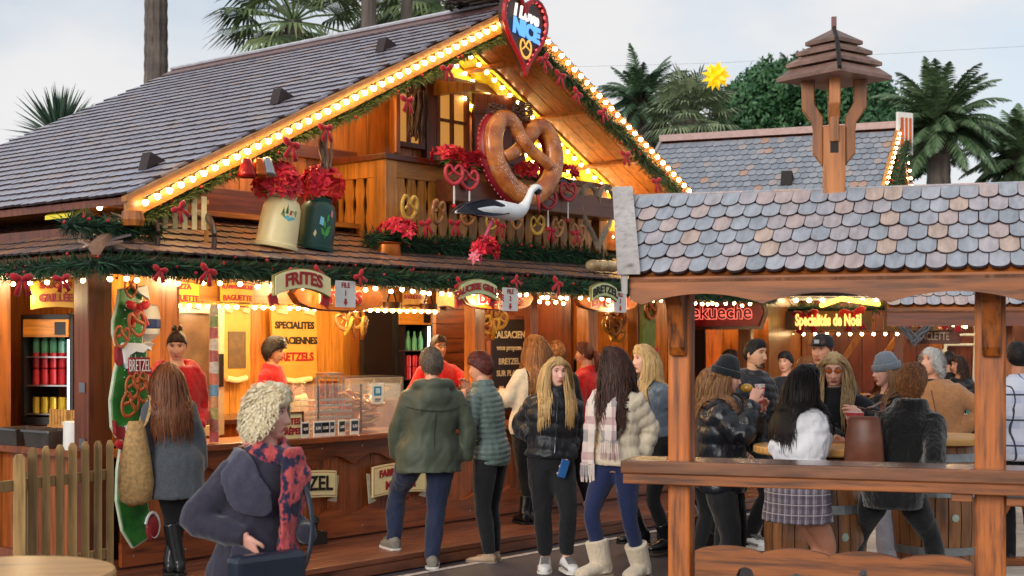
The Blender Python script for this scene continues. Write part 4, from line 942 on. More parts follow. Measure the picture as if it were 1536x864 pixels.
# nest on the ridge
n_, z_ = PS(722, 14, 0); nest = pl('stork_nest', 'dark twig nest on the front end of the ridge', 'nest', 0, n_, RZT + .07)
rr = random.Random(2); mb = MB()
for i in range(170):
    a = rr.uniform(0, 2*pi); r = rr.uniform(.18, .32); z = rr.uniform(-.02, .2); d = V((-sin(a), cos(a), rr.uniform(-.3, .3))) * rr.uniform(.1, .2); p = V((r*cos(a), r*sin(a), z)); mb.tube([p - d, p + d * 1.0], .009, 4)
obj('twigs', mb, plain('twig_dark', '#33261f', .8, 0, .4), nest, kind='stuff'); obj('bowl', MB().lathe([(.05, 0), (.22, .02), (.26, .12), (.2, .14), (.05, .06)], 14), plain('nest_mud', '#2b211b', .9), nest)
# ---- heart sign on the gable tip
hc = PN(787, 44, .76); hs = pl('heart_sign', 'brown gingerbread heart sign with red lit edge at the gable tip', 'sign', hc[0], .76, hc[1], radians(4))
HP = [(x, z) for x, z in heart_pts(.66, .70, 40)]
obj('heart_plate', MB().prism(HP, -.0, .05), plain('gingerbread', '#43261b', .4), hs)
edge = [V((x * 1.0, -.01, z * 1.0)) for x, z in heart_pts(.65, .69, 40)]
zz = MB()
zig = []
for i in range(80):
    a = 2*pi*i/80; x = .66/2*sin(a)**3; z = .70*(13*cos(a) - 5*cos(2*a) - 2*cos(3*a) - cos(4*a))/29; f = 1.0 if i % 2 else .9; zig.append(V((x*f, -.012, z*f + .0)))
obj('outer_edge', MB().tube(edge, .022, 6, ref=(0, 1, 0), closed=True), plain('edge_red', '#a5141c', .4), hs)
obj('zigzag_light', MB().tube(zig, .009, 5, ref=(0, 1, 0), closed=True), emit('red_led', '#ff5a58', 1.1), hs)
def put(mb, mats, root, x, y, z, M=None, name='lettering', **k):
    q = MB(); q.merge(mb, T(x, y, z) @ (M or Mx())); return obj(name, q, mats, root, **k)
put(text('I Love', .15, .012, .006, slant=.1), emit('white_led', '#e9e4dc', .75), hs, .0, -.02, .12, RY(.12)); put(text('NICE', .18, .012, .01), emit('blue_led', '#5a9be8', 1.0), hs, .0, -.02, -.02, RY(.12))
o = put(pretzel(.085, .14, 6), emit('amber_led', '#e0a648', .8), hs, -.01, -.02, -.18, SCL(1, .4, 1), 'pretzel_light')
# ---- hanging banners and boards
def arch_plate(w_, h_, sag, y0, y1, n=14):
    rings = []
    for i in range(n + 1):
        x = -w_/2 + w_*i/n; dz = -sag * (2*x/w_)**2; rings.append([(x, y0, -h_/2 + dz), (x, y1, -h_/2 + dz), (x, y1, h_/2 + dz), (x, y0, h_/2 + dz)])
    return MB().ringed(rings)
INKR = plain('ink_red', '#9b1a1f', .5); INKB = plain('ink_black', '#1d1713', .5); GRN = plain('banner_green', '#c9cf9a', .5, 0, .1)
def banner(u, v, n, w_, h_, sag, txt, size, lab, base, ink, tails=True, wt=.004):
    s_, z_ = PN(u, v, n); r = pl('hanging_banner', lab, 'sign', s_, n, z_, 0, None)
    obj('board', arch_plate(w_, h_, sag, -.02, .01), base, r); obj('board_edge', arch_plate(w_ + .015, h_ + .015, sag, -.012, .018), plain('edge_olive', '#7d7440', .5), r)
    put(text(txt, size, .006, wt, sag * 4 / w_**2), ink, r, 0, -.024, .0)
    if tails:
        for sg in (-1, 1):
            p = [(sg*w_*.44, -sag*.7 - h_*.35), (sg*w_*.56, -sag*1.2 - h_*.45), (sg*w_*.52, -sag - h_*1.15), (sg*w_*.46, -sag - h_*.95), (sg*w_*.38, -sag*.8 - h_*1.0)]
            obj('ribbon_tail', MB().prism(p if sg > 0 else p[::-1], .02, .035), REDP, r)
    return r
banner(453, 418, .95, .53, .135, .06, 'FRITES', .125, 'cream arched banner with red lettering FRITES under the eave', CREAM, INKR)
banner(717, 430, .95, .44, .115, .05, 'SAUCISSE GRILLÉE', .075, 'green arched banner lettered SAUCISSE GRILLÉE under the eave', GRN, INKR, True, .003)
banner(905, 434, .95, .38, .115, .05, 'BRETZEL', .1, 'green arched banner lettered BRETZEL near the right corner', GRN, INKB, False, .003)
ORB = plain('board_orange', '#cf7420', .45, 0, .15)
def board(u, v, n, w_, h_, txt, size, lab, base=ORB, ink=REDP):
    s_, z_ = PN(u, v, n); r = pl('name_board', lab, 'sign', s_, n, z_)
    k = 20; pts_ = [(w_/2 * cos(2*pi*i/k) * (1 - .12*abs(sin(4*pi*i/k))), h_/2 * (1 if sin(2*pi*i/k) > 0 else -1) * abs(sin(2*pi*i/k))**.5) for i in range(k)]
    obj('board', MB().prism(pts_, -.02, .02), base, r); obj('back_board', MB().prism([(a*1.05, b*1.08) for a, b in pts_], .0, .04), W_BROWN_X, r)
    put(text(txt, size, .012, .012), WHITE, r, 0, -.024, 0, name='lettering_edge'); put(text(txt, size, .02, .004), ink, r, 0, -.026, 0)
    return r
board(508, 443, .5, .95, .24, 'Frites', .2, 'orange board with red and white lettering Frites behind the cream banner')
board(748, 446, .42, .95, .22, 'Burgers', .2, 'orange board with red lettering Burgers behind the green banner')
board(912, 450, .42, 1.0, .22, 'Bretzel', .22, 'orange board with red lettering Bretzel right of the counter')
def paper(u, v, lab, num):
    s_, z_ = PN(u, v, .9); r = pl('paper_sheet', lab, 'paper', s_, .9, z_, .05)
    obj('sheet', MB().bb(-.11, .11, -.002, .0, -.1, .1), WHITE, r); put(text('FILE', .055, .002, .001), INKR, r, 0, -.005, .065); put(text(num, .06, .002, .001), INKR, r, 0, -.005, .005)
    obj('arrow', MB().prism([(-.012, -.035), (.012, -.035), (.012, -.06), (.024, -.06), (0, -.09), (-.024, -.06), (-.012, -.06)], -.005, -.003), REDP, r)
paper(518, 441, 'white queue paper with a red arrow hanging right of the fries banner', '1'); paper(765, 449, 'white queue paper with a red arrow before the burgers board', '2'); paper(930, 453, 'white queue paper tilted before the bretzel board', '3')
def scroll(u, v, n, w_, h_, lines, size, lab, ink, base=CREAM, sag=.0, edge=True, mat_edge=None):
    s_, z_ = PN(u, v, n); r = pl('scroll_sign', lab, 'sign', s_, n, z_)
    obj('scroll', arch_plate(w_, h_, sag, -.02, .0), base, r)
    if edge:
        for sg in (-1, 1):
            p = [(sg*w_*.43, -h_*.5 - sag), (sg*w_*.56, -h_*.35 - sag), (sg*w_*.56, -h_*.95 - sag), (sg*w_*.50, -h_*.8 - sag), (sg*w_*.43, -h_*.85 - sag)]
            p = [(sg*w_*.40, -h_*.62 - sag), (sg*w_*.53, -h_*.70 - sag), (sg*w_*.57, h_*.30 - sag), (sg*w_*.52, h_*.28 - sag), (sg*w_*.51, -h_*.42 - sag)]
            obj('rolled_end', MB().prism(p if sg > 0 else p[::-1], .004, .018), plain('scroll_grey', '#b7b19a', .5), r)
        obj('edge_line', arch_plate(w_ - .02, h_ - .025, sag, -.0215, -.0195), plain('scroll_edge', '#a8443c', .5), r); obj('face', arch_plate(w_ - .03, h_ - .035, sag, -.023, -.021), base, r)
    for t_, dz, sz in lines: put(text(t_, sz, .004, .004, sag * 4 / w_**2), ink, r, 0, -.026, dz)
    return r
scroll(452, 727, .04, .74, .22, [('BRETZEL', 0, .165)], .16, 'cream scroll with black lettering BRETZEL on the counter front', INKB, sag=.02)
scroll(598, 716, .04, .66, .26, [('FABRICATION', .055, .082), ('MAISON', -.055, .1)], .1, 'cream scroll with red lettering FABRICATION MAISON behind the green parka man', INKR, sag=.02)
YSG = plain('sign_yellow', '#d8a22c', .5, 0, .14)
def ysign(u, v, n, w_, h_, lines, lab):
    s_, z_ = PN(u, v, n); r = pl('dish_sign', lab, 'sign', s_, n, z_, 0, 'yellow dish signs'); obj('board', arch_plate(w_, h_, .02, -.02, 0), YSG, r); obj('board_edge', arch_plate(w_ + .02, h_ + .02, .02, -.012, .008), W_BROWN_X, r)
    for t_, dz, sz in lines: put(text(t_, sz, .004, .003, .2), INKR, r, 0, -.024, dz)
ysign(272, 441, -.94, .34, .2, [('PIZZA', .06, .06), ('BAGUETTE', -.035, .065)], 'yellow sign lettered PIZZA BAGUETTE inside above the door')
ysign(354, 441, -.94, .36, .2, [('FLAMMEKUECHE', .06, .045), ('BAGUETTE', -.035, .065)], 'yellow sign lettered FLAMMEKUECHE BAGUETTE inside left of the fries banner')
ysign(617, 441, -.94, .28, .2, [('PAIN', .055, .055), ('BAGUETTE', -.03, .05)], 'yellow sign lettered PAIN BAGUETTE inside above the fridge')
ysign(666, 443, -.94, .26, .2, [('BRETZEL', .05, .055)], 'yellow sign lettered BRETZEL inside right of the pan')
n_, z_ = PS(95, 440, -3.9); r = thing('dish_sign', 'yellow sign lettered SAUCISSE GRILLÉE over the left side opening', 'sign', tuple(S(-3.95, n_, z_)), AZ - pi/2 + .5, 'yellow dish signs')
obj('board', arch_plate(.4, .2, .02, -.02, 0), YSG, r); put(text('SAUCISSE', .06, .004, .003, .2), INKR, r, 0, -.024, .055); put(text('GRILLÉE', .075, .004, .003, .2), INKR, r, 0, -.024, -.035)
# parchment boards on the back wall
PARCH = plain('parchment', '#c2953f', .5, 0, .15, 5)
def parch(u, v, w_, h_, lines, lab):
    s_, z_ = PN(u, v, -2.55); r = pl('parchment_board', lab, 'sign', s_, -2.55, z_)
    pts_ = []
    for i in range(40):
        a = 2*pi*i/40; x, z = cos(a), sin(a); q = max(abs(x), abs(z)); pts_.append((w_/2*x/q*(1 + .03*sin(6*a)), h_/2*z/q*(1 + .02*sin(8*a))))
    obj('board', MB().prism(pts_, -.02, .01), PARCH, r)
    for x in (-.3, .3): obj('rolled_top', MB().tube([(x*w_ - .1*w_, -.03, h_*.5), (x*w_ + .1*w_, -.03, h_*.47)], .035, 8), CREAM, r)
    obj('rolled_bottom', MB().tube([(-.35*w_, -.03, -h_*.5), (0, -.03, -h_*.53), (.35*w_, -.03, -h_*.5)], .03, 8), CREAM, r)
    for t_, dz, sz, k in lines: put(text(t_, sz, .004, .004), INKR if k else INKB, r, 0, -.026, dz)
parch(440, 517, .62, .72, [('SPECIALITES', .2, .1, 0), ('ALSACIENNES', .04, .1, 0), ('BRETZELS', -.13, .12, 1)], 'yellow parchment board lettered SPECIALITES ALSACIENNES BRETZELS on the back wall')
parch(352, 515, .36, .7, [], 'narrow yellow parchment board with a dark panel beside the steel door')
s_, z_ = PN(352, 515, -2.52); o = obj('dark_panel', MB().bb(-.1, .12, -.03, -.02, -.25, .12), plain('slate_panel', '#5d4a30', .5, 0, .3), bpy.data.objects['parchment_board.001'])
s_, z_ = PN(761, 535, -.55); r = pl('menu_board', 'black menu board lettered ALSACIEN vous propose BRETZEL SUR PLACE', 'sign', s_, -.55, z_)
obj('panel', MB().bb(-.27, .27, -.02, .02, -.55, .38), plain('menu_black', '#231a17', .4), r); obj('panel_frame', MB().bb(-.3, -.27, -.03, .02, -.55, .4).bb(.27, .3, -.03, .02, -.55, .4).bb(-.3, .3, -.03, .02, .38, .42), W_BROWN, r)
for t_, dz, sz in (("L'ALSACIEN", .22, .1), ('vous propose', .09, .07), ('BRETZEL', -.05, .085), ('SUR PLACE', -.17, .08), ('TOUTES GARNIES', -.34, .05)): put(text(t_, sz, .004, .003), plain('ink_cream', '#d8c9a0', .5), r, 0, -.025, dz)
# ---- painted green cut-out with pretzels at the corner post
s0_, z0_ = PN(200, 620, .14); gb = pl('bretzel_cutout', 'tall green cut-out board lettered BRETZEL with pretzels and snow', 'sign', s0_, .14, z0_)
def uvp(L_, n=.14): return [(PN(u, v, n)[0] - s0_, PN(u, v, n)[1] - z0_) for u, v in L_]
GRS = bread_mat('green_glitter', '#1d5a2a', '#3f8f3a', 0); SNOW = plain('snow_paint', '#dfe2e4', .6, 0, .05)
GTH = [[(181, 434), (213, 430), (214, 470), (213, 530), (180, 530), (172, 500), (172, 482), (178, 456)], [(181, 521), (216, 521), (219, 560), (221, 600), (221, 650), (176, 655), (168, 640), (166, 600), (172, 560)], [(182, 648), (214, 645), (216, 700), (217, 760), (228, 795), (214, 808), (196, 820), (181, 795), (173, 750), (174, 706)]]
for i, g_ in enumerate(GTH):
    p = uvp(g_)[::-1]; obj('green_panel', MB().prism(p, -.02 * i, .03 - .02 * i), GRS, gb, bevel=.004)
    cx = sum(a for a, b in p) / len(p); cz = sum(b for a, b in p) / len(p)
    obj('pale_edge', MB().prism([(cx + (a - cx) * 1.07, cz + (b - cz) * 1.025) for a, b in p], .005 - .02 * i, .035 - .02 * i), plain('edge_pale', '#b9c4a8', .5), gb)
for i, g_ in enumerate(([(197, 433), (214, 428), (217, 450), (210, 444), (203, 440)], [(176, 519), (180, 514), (205, 515), (218, 520), (219, 526), (213, 523), (207, 529), (196, 527), (186, 533), (184, 552), (180, 545)], [(182, 640), (190, 636), (206, 642), (207, 650), (198, 648), (193, 655), (188, 680), (184, 670)])):
    obj('snow_cap', MB().prism(uvp(g_)[::-1], -.06 - .01 * i, -.02), SNOW, gb)
for g_ in ([(170, 520), (175, 517), (179, 525), (179, 545), (174, 549), (170, 540)], [(166, 630), (172, 640), (183, 640), (184, 655), (176, 659), (168, 650)]): obj('curl', MB().prism(uvp(g_)[::-1], -.05, -.01), REDP if False else plain('curl_red', '#8f2328', .5), gb)
cxy = uvp([(223, 790)])[0]; sp_ = [V((cxy[0] + .004 + (.012 + .006 * a) * cos(a), -.05, cxy[1] + (.02 + .011 * a) * sin(a))) for a in [i * .4 for i in range(24)]]
obj('curl_roll', MB().tube(sp_, .012, 6, ref=(0, 1, 0)), SNOW, gb); obj('curl_roll_face', MB().ell((cxy[0] + .004, -.04, cxy[1]), (.06, .03, .1), 12, 8), plain('curl_red', '#8f2328', .5), gb)
sz_b = abs(uvp([(179, 550)])[0][0] - uvp([(220, 550)])[0][0]); p = uvp([(200, 549)])[0]
put(text('BRETZEL', .085, .012, .012, sx=sz_b / .42), plain('curl_red', '#8f2328', .5), gb, p[0] + .003, -.072, p[1] - .004, SCL(1.0, 1, 1.5), 'lettering_edge')
put(text('BRETZEL', .085, .012, -.001, sx=sz_b / .42), SNOW, gb, p[0], -.075, p[1], SCL(1.0, 1, 1.5))
PZ = plain('painted_pretzel', '#a8552a', .45, 0, .15); ppm = MB().tube([V(q) * .085 for q in PP], .0145, 6, ref=(0, 1, 0)).mesh('painted_pretzel', [PZ], True)
for u, v, sc_ in ((197, 487, 1.2), (173, 506, 1.05), (201, 571, .9), (190, 581, 1.1), (208, 586, 1.15), (185, 608, 1.2), (184, 690, 1.05), (187, 742, 1.1), (187, 433, .9)):
    a, b = uvp([(u, v)])[0]; o = link('painted_pretzel', ppm, gb, (a, -.075, b)); o.scale = (sc_ * .68, .6, sc_ * .86); o.rotation_euler = (0, rd.uniform(-.4, .4), 0)
for u, v in ((200, 460), (184, 668)):
    a, b = uvp([(u, v)])[0]; o = link('painted_bow', bow_me, gb, (a, -.05, b)); o.scale = (1.1,) * 3
rr = random.Random(8); mb = MB()
for i in range(170):
    u, v = rr.choice(((rr.uniform(178, 213), rr.uniform(445, 515)), (rr.uniform(178, 218), rr.uniform(528, 590)), (rr.uniform(182, 214), rr.uniform(650, 690)))); a, b = uvp([(u, v)])[0]; mb.ell((a, -.065 if v < 640 else -.062, b), .004, 4, 3)
obj('snow_specks', mb, SNOW, gb, kind='stuff')
# ================================================================ inside the big stall
def lamp(s, n, z, p, name='added_fill_light', col=(1, .76, .40), r=.06):  # unseen point light, added to strengthen the glow of the bulbs
    l = bpy.data.lights.new(name, 'POINT'); l.energy = p; l.color = col; l.shadow_soft_size = r; o = bpy.data.objects.new(name, l); COL.objects.link(o); o.location = S(s, n, z); return o
for s in (-3.0, -2.1, -1.2, -.3, .5): lamp(s, -1.3, 2.3, 46)  # added below the ceiling to brighten the inside and its back wall
for s in (-2.4, -1.0): lamp(s, -.45, 2.3, 24)
lamp(-2.3, .15, 3.3, 9); lamp(-1.2, .1, 3.75, 6); lamp(2.1, .3, 3.2, 8);  # added near the soffits to brighten the gable
for s in (-3.3, -2.3, -1.3, -.3, .7, 1.8): lamp(s, .5, 2.12, 6.5)  # added under the eave, boosting its bulbs on the counter front
lamp(1.2, -.5, 2.3, 22); lamp(2.6, -.9, 2.3, 30); lamp(-3.5, -.7, 2.3, 22); lamp(-4.1, -.6, 2.1, 7)
def inp(name, label, cat, u, v, n, group=None, rz=0):
    s_, z_ = PN(u, v, n); return pl(name, label, cat, s_, n, z_, rz, group)
def span(u0, u1, v0, v1, n):
    a, b = PN(u0, v0, n), PN(u1, v1, n); return abs(b[0] - a[0]), abs(PN((u0+u1)/2, v0, n)[1] - PN((u0+u1)/2, v1, n)[1])
# back counter
bc = part('back_counter', MB().bb(-3.0, 1.8, 1.75, 2.6, .2, 1.02), W_ORANGE); part('counter_top', MB().bb(-3.0, 1.8, 1.7, 2.62, 1.02, 1.06), METAL, bc)
# steel door
w_, h_ = span(246, 335, 456, 655, -1.6); r = inp('steel_door', 'steel framed oven door with a smoky glass pane behind the red hoodie seller', 'door', 290, 556, -1.6)
fr = MB().bb(-w_/2, -w_/2 + .1, -.03, .03, -h_/2, h_/2).bb(w_/2 - .1, w_/2, -.03, .03, -h_/2, h_/2).bb(-w_/2 + .1, w_/2 - .1, -.03, .03, h_/2 - .08, h_/2).bb(-w_/2 + .1, w_/2 - .1, -.03, .03, -h_/2, -h_/2 + .1)
obj('door_frame', fr, plain('door_cream', '#b9a684', .4, 0, .06), r, bevel=.006); obj('pane', MB().bb(-w_/2 + .1, w_/2 - .1, -.005, .005, -h_/2 + .1, h_/2 - .08), plain('smoky_glass', '#5a4632', .12, 0, .4, 4), r); obj('handle', MB().bb(w_/2 - .07, w_/2 - .04, -.07, -.03, -.15, .15), BLACK, r)
obj('control_strip', MB().bb(-w_/2 - .12, -w_/2 - .01, -.02, .02, -h_/2, h_/2), BLACK, r)
for z in (.55, .4, .25): obj('dial', MB().ell((-w_/2 - .065, -.03, z), (.03, .015, .03), 10, 6), METAL, r)
# tube of stickers
r = inp('sticker_tube', 'clear tube of bright stacked cup stickers at the front of the counter', 'tube', 321, 560, .0); hz = span(315, 328, 458, 665, .0)[1]
cols = ['#b7b0a0', '#6f8a3a', '#b3202a', '#cfc6bb', '#a3161f', '#c7c0ba', '#c9551f', '#3f86b0', '#d68a2a', '#b9a030', '#a8502a', '#c02a2e']
for i, c_ in enumerate(cols): z0 = hz/2 - hz*(i + 1)/len(cols); obj('cup_band', MB().lathe([(.036, z0 + .002), (.033, z0 + hz/len(cols) - .002)], 14), plain('band_' + ('grey', 'olive', 'scarlet', 'bone', 'crimson', 'pearl', 'rust', 'azure', 'amber', 'mustard', 'brick', 'cherry')[i], c_, .35, 0, .3, 30), r)
obj('tube_wall', MB().lathe([(.041, -hz/2), (.041, hz/2)], 16), glass('clear_plastic', '#ffffff', .05, .12), r, smooth=False)
# pump jars
for i, u in enumerate((396, 411, 425, 440, 453)):
    z = 1.06; s_ = PN(u, 590, -1.15)[0]; r = pl('sauce_dispenser', 'cream sauce dispenser with a pump, %s in the row of five beside the curly seller' % ('first', 'second', 'third', 'fourth', 'last')[i], 'dispenser', s_, -1.15, 1.13, 0, 'cream sauce dispensers')
    obj('jar', MB().lathe([(.05, 0), (.058, .02), (.058, .13), (.04, .17), (.02, .18)], 16), CREAM, r, ang=40); obj('pump', MB().lathe([(.008, .18), (.008, .27), (.02, .275), (.02, .29), (.004, .295)], 10), CREAM, r); obj('spout', MB().tube([(0, 0, .28), (0, -.05, .275)], .006, 6), CREAM, r)
jst = part('jar_stand', MB().bb(PN(390, 590, -1.15)[0], PN(520, 590, -1.15)[0], 1.02, 1.3, .2, 1.13), W_ORANGE)
r = inp('sausage_grill', 'round wire rotating grill beside the dispensers', 'grill', 494, 560, -1.2); r.location.z = 1.13
for z in (.0, .34): obj('plate', MB().lathe([(.13, z), (.13, z + .02), (.02, z + .03)], 20), METAL, r)
for i in range(12): a = 2*pi*i/12; obj('wire', MB().tube([(.125*cos(a), .125*sin(a), .02), (.125*cos(a), .125*sin(a), .34)], .004, 4), METAL, r)
for i in range(6): a = 2*pi*i/6; obj('sausage', MB().tube(catmull([(.07*cos(a), .07*sin(a), .06), (.08*cos(a), .08*sin(a), .17), (.07*cos(a), .07*sin(a), .28)], 3), .018, 6), plain('sausage_brown', '#8a3c1e', .35, 0, .25), r)
for i, u in enumerate((512, 524)):
    r = inp('squeeze_bottle', 'red squeeze bottle with pale cap, %s one before the warmer' % ('left', 'right')[i], 'bottle', u, 592, -1.2, 'red squeeze bottles'); r.location.z = 1.13
    obj('bottle_body', MB().lathe([(.035, 0), (.038, .02), (.038, .15), (.02, .18), (.015, .19)], 14), REDP if i else plain('bottle_orange', '#d0561c', .35), r, ang=40); obj('cap', MB().lathe([(.016, .19), (.004, .25)], 10), CREAM, r)
# dark screen, warmer
w_, h_ = span(546, 605, 472, 568, -2.2); r = inp('menu_screen', 'large black switched-off screen on the back wall', 'screen', 575, 520, -2.2); obj('panel', MB().bb(-w_/2, w_/2, -.03, .03, -h_/2, h_/2), plain('screen_black', '#171414', .25, 0, .2), r); obj('bezel', MB().bb(-w_/2 - .02, w_/2 + .02, -.02, .04, -h_/2 - .02, h_/2 + .02), BLACK, r)
w_, h_ = span(515, 603, 562, 610, -1.5); r = inp('food_warmer', 'steel and glass food warmer with trays under the black screen', 'warmer', 560, 590, -1.5)
for x in (-w_/2, w_/2): 
    for y in (0, .4): obj('upright', MB().bb(x - .012, x + .012, y - .012, y + .012, -h_/2, h_/2), METAL, r)
for z in (-h_/2, 0, h_/2): obj('tray', MB().bb(-w_/2, w_/2, -.01, .41, z - .012, z + .012), METAL, r)
rr = random.Random(4); fd = MB()
for i in range(26): fd.ell((rr.uniform(-w_/2 + .06, w_/2 - .06), rr.uniform(.03, .35), -h_/2 + .04 + (h_/2 if i % 2 else 0)), (.05, .03, .025), 8, 5)
obj('pastries', fd, BAKED2, r, kind='stuff'); obj('side_glass', MB().bb(-w_/2, w_/2, -.016, -.012, -h_/2, h_/2), MATS['clear_plastic'], r)
part('shelf_stand', MB().bb(PN(515, 600, -1.5)[0], PN(603, 600, -1.5)[0], 1.45, 1.95, .2, 1.2), W_ORANGE)
# two fridges with drinks
CAB = plain('fridge_black', '#191a1c', .3); LED = emit('led_strip', '#e8f0ff', 5)
def fridge(label, loc, rz, w_, h_, seed, base):
    r = thing('drinks_fridge', label, 'fridge', loc, rz); obj('cabinet', MB().bb(-w_/2, w_/2, .5, .54, 0, h_).bb(-w_/2, -w_/2 + .03, 0, .5, 0, h_).bb(w_/2 - .03, w_/2, 0, .5, 0, h_).bb(-w_/2, w_/2, 0, .5, h_ - .04, h_).bb(-w_/2, w_/2, 0, .5, 0, .06), CAB, r)
    obj('header', MB().bb(-w_/2 + .03, w_/2 - .03, -.02, .03, h_ - .18, h_ - .04), W_HONEY_X, r); obj('header_mark', MB().bb(w_/2 - .14, w_/2 - .05, -.026, -.02, h_ - .16, h_ - .06), BLACK, r)
    obj('led_strip', MB().bb(w_/2 - .045, w_/2 - .03, .0, .03, .1, h_ - .2), LED, r)
    n = 0
    for j, zf in enumerate((.10, .36, .62)):
        z = h_*zf; obj('shelf', MB().bb(-w_/2 + .03, w_/2 - .03, .03, .5, z - .012, z), METAL, r)
        for i in range(5):
            x = -w_/2 + .075 + i*(w_ - .15)/4; M = T(x, .12, z); q = T(*loc) @ RZ(rz) @ M
            if j == 2: b = MB().lathe([(.028, 0), (.03, .02), (.03, .12), (.012, .17), (.012, .21)], 10); nm, c_, lb = 'bottle', plain('bottle_green_glass', '#4f8a6a', .15, 0, .2), 'bottle'
            else: b = MB().lathe([(.028, 0), (.031, .01), (.031, .12), (.026, .13)], 12); nm, c_, lb = 'drink_can', (plain('can_red', '#b02426', .25, .3) if j == 1 else plain('can_gold', '#c9a52c', .25, .4)), 'can'
            for k2 in range(2 if j == 1 else 1):
                o = obj(nm, b, c_, None, tuple((q @ T(0, 0, .135*k2)).translation), rz); tag(o, ('leftmost ', 'second ', 'middle ', 'fourth ', 'rightmost ')[i] + {'bottle': 'green glass bottle on the top shelf of ', 'can': (('red drink can, lower one, on the middle shelf of ', 'red drink can, upper one, on the middle shelf of ')[k2] if j == 1 else 'gold drink can on the bottom shelf of ')}[lb] + base, lb, nm.replace('_', ' ') + 's in ' + base)
    return r
n_, z_ = PS(70, 535, -3.45); fridge('black glass fronted drinks fridge in the left side opening', tuple(S(-3.45, n_, 1.12)), AZ - pi/2 + .55, .44, .88, 1, 'the left drinks fridge')
s_, z_ = PN(622, 540, -2.1); fridge('black drinks fridge right of the black screen inside the stall', tuple(S(s_, -2.1, z_ - .65)), AZ - .15, .5, 1.22, 2, 'the inner drinks fridge')
# glass guard, trays, pastry heap
s0, s1 = PN(475, 640, -.05)[0], PN(602, 640, -.05)[0]; gg = pl('glass_guard', 'clear glass counter guard over trays of pretzels', 'glass guard', s0, -.05, 1.0); GLS = glass('guard_glass', '#eef3f5', .03, .13); w_ = s1 - s0
obj('front_pane', MB().bb(0, w_, -.004, .004, .0, .42), GLS, gg); obj('top_pane', MB().bb(0, w_, .006, .42, .412, .42), GLS, gg); obj('end_pane', MB().bb(w_ - .004, w_, .006, .42, 0, .41), GLS, gg); obj('end_pane', MB().bb(0, .004, .006, .42, 0, .41), GLS, gg)
for x in (0.01, w_*.5, w_ - .01): obj('upright', MB().bb(x - .006, x + .006, -.012, -.004, 0, .42), METAL, gg)
tr = pl('tray_rack', 'rack of stacked wire trays inside the glass guard', 'rack', s0 + .1, -.3, 1.0)
for i in range(6): obj('tray', MB().bb(0, .42, -.12, .15, .03 + .05*i, .036 + .05*i).bb(0, .42, -.125, -.12, .03 + .05*i, .05 + .05*i), METAL, tr)
hp_ = pl('pretzel_heap', 'heap of baked pretzels and rolls at the right end of the glass guard', 'pastries', s1 - .28, -.25, 1.0); rr = random.Random(6)
for i in range(16):
    o = link('heaped_pretzel', sp, hp_, (rr.uniform(-.14, .16), rr.uniform(-.1, .1), .04 + .018*i)); o.rotation_euler = (1.2 + rr.uniform(-.4, .4), rr.uniform(-.4, .4), rr.uniform(0, 6)); o.scale = (.9, .9, .9)
r = inp('notice_card', 'white notice card with a blue picture on the glass guard', 'card', 566, 590, -.03); obj('card', MB().bb(-.07, .07, -.004, 0, -.09, .09), WHITE, r); obj('picture', MB().bb(-.045, .045, -.006, -.004, -.02, .06), plain('picture_blue', '#2a7fa8', .4), r); obj('picture_inner', MB().bb(-.025, .025, -.008, -.006, .0, .045), plain('picture_pale', '#bcd9e6', .4), r); obj('caption', MB().bb(-.035, .035, -.006, -.004, -.055, -.045).bb(-.035, .025, -.006, -.004, -.07, -.062), INKB, r)
for i, (u, v) in enumerate(((458, 647), (477, 642), (488, 650), (496, 641), (513, 646), (532, 640))):
    r = inp('price_card', 'small price card on the counter edge, %s of six from the left' % ('first', 'second', 'third', 'fourth', 'fifth', 'sixth')[i], 'price card', u, v + 8, .03, 'price cards on the counter', rd.uniform(-.1, .25)); r.location.z = 1.0
    obj('card', MB().bb(-.05, .05, .0, .006, .0, .13), WHITE, r); obj('face', MB().bb(-.038, .038, -.003, 0, .03, .115), (BLACK, plain('slate_blue', '#2f3a4a', .5))[i % 2], r); put(text(('4,00', '5,00', '3,50', '4,50', '6,00', '5,50')[i], .032, .002, .001), WHITE, r, 0, -.005, .07)
r = inp('counter_sign', 'cream counter sign with red lettering partly behind the elderly woman', 'sign', 436, 660, .02); r.location.z = 1.0
obj('board', MB().bb(-.12, .12, 0, .015, 0, .2), CREAM, r); obj('board_frame', MB().bb(-.135, -.12, -.01, .02, 0, .215).bb(.12, .135, -.01, .02, 0, .215).bb(-.12, .12, -.01, .02, .2, .215), W_BROWN, r); put(text('FRITES', .07, .004, .003), INKR, r, 0, -.004, .135); put(text('CRÊPES', .07, .004, .003), INKR, r, 0, -.004, .055)
r = inp('paper_notice', 'yellowish paper notice on the inner wall right of the glasses seller', 'notice', 698, 513, -1.9); obj('sheet', MB().bb(-.1, .1, -.004, 0, -.13, .13), plain('paper_yellow', '#d8c27a', .6), r); obj('text_lines', MB().bb(-.07, .07, -.006, -.004, .06, .07).bb(-.07, .05, -.006, -.004, .03, .04).bb(-.07, .07, -.006, -.004, 0, .01).bb(-.07, .06, -.006, -.004, -.03, -.02), INKB, r)
for i, (u, v) in enumerate(((588, 458), (643, 460))):
    r = inp('hanging_pan', ('small dark pan hanging by the left of the bread sign', 'small dark pan hanging by the right of the bread sign')[i], 'pan', u, v, -.85, 'hanging pans'); obj('pan_body', MB().lathe([(.0, -.03), (.08, -.03), (.09, .03), (.085, .03), (.075, -.02)], 18), plain('pan_iron', '#4a2a1a', .4, .4), r, ang=40); obj('handle', MB().tube([(-.06, 0, .03), (-.02, 0, .14), (.0, 0, .18), (.02, 0, .14), (.06, 0, .03)], .008, 6), BLACK, r); r.rotation_euler = (radians(75), 0, AZ) if False else (0, 0, AZ)
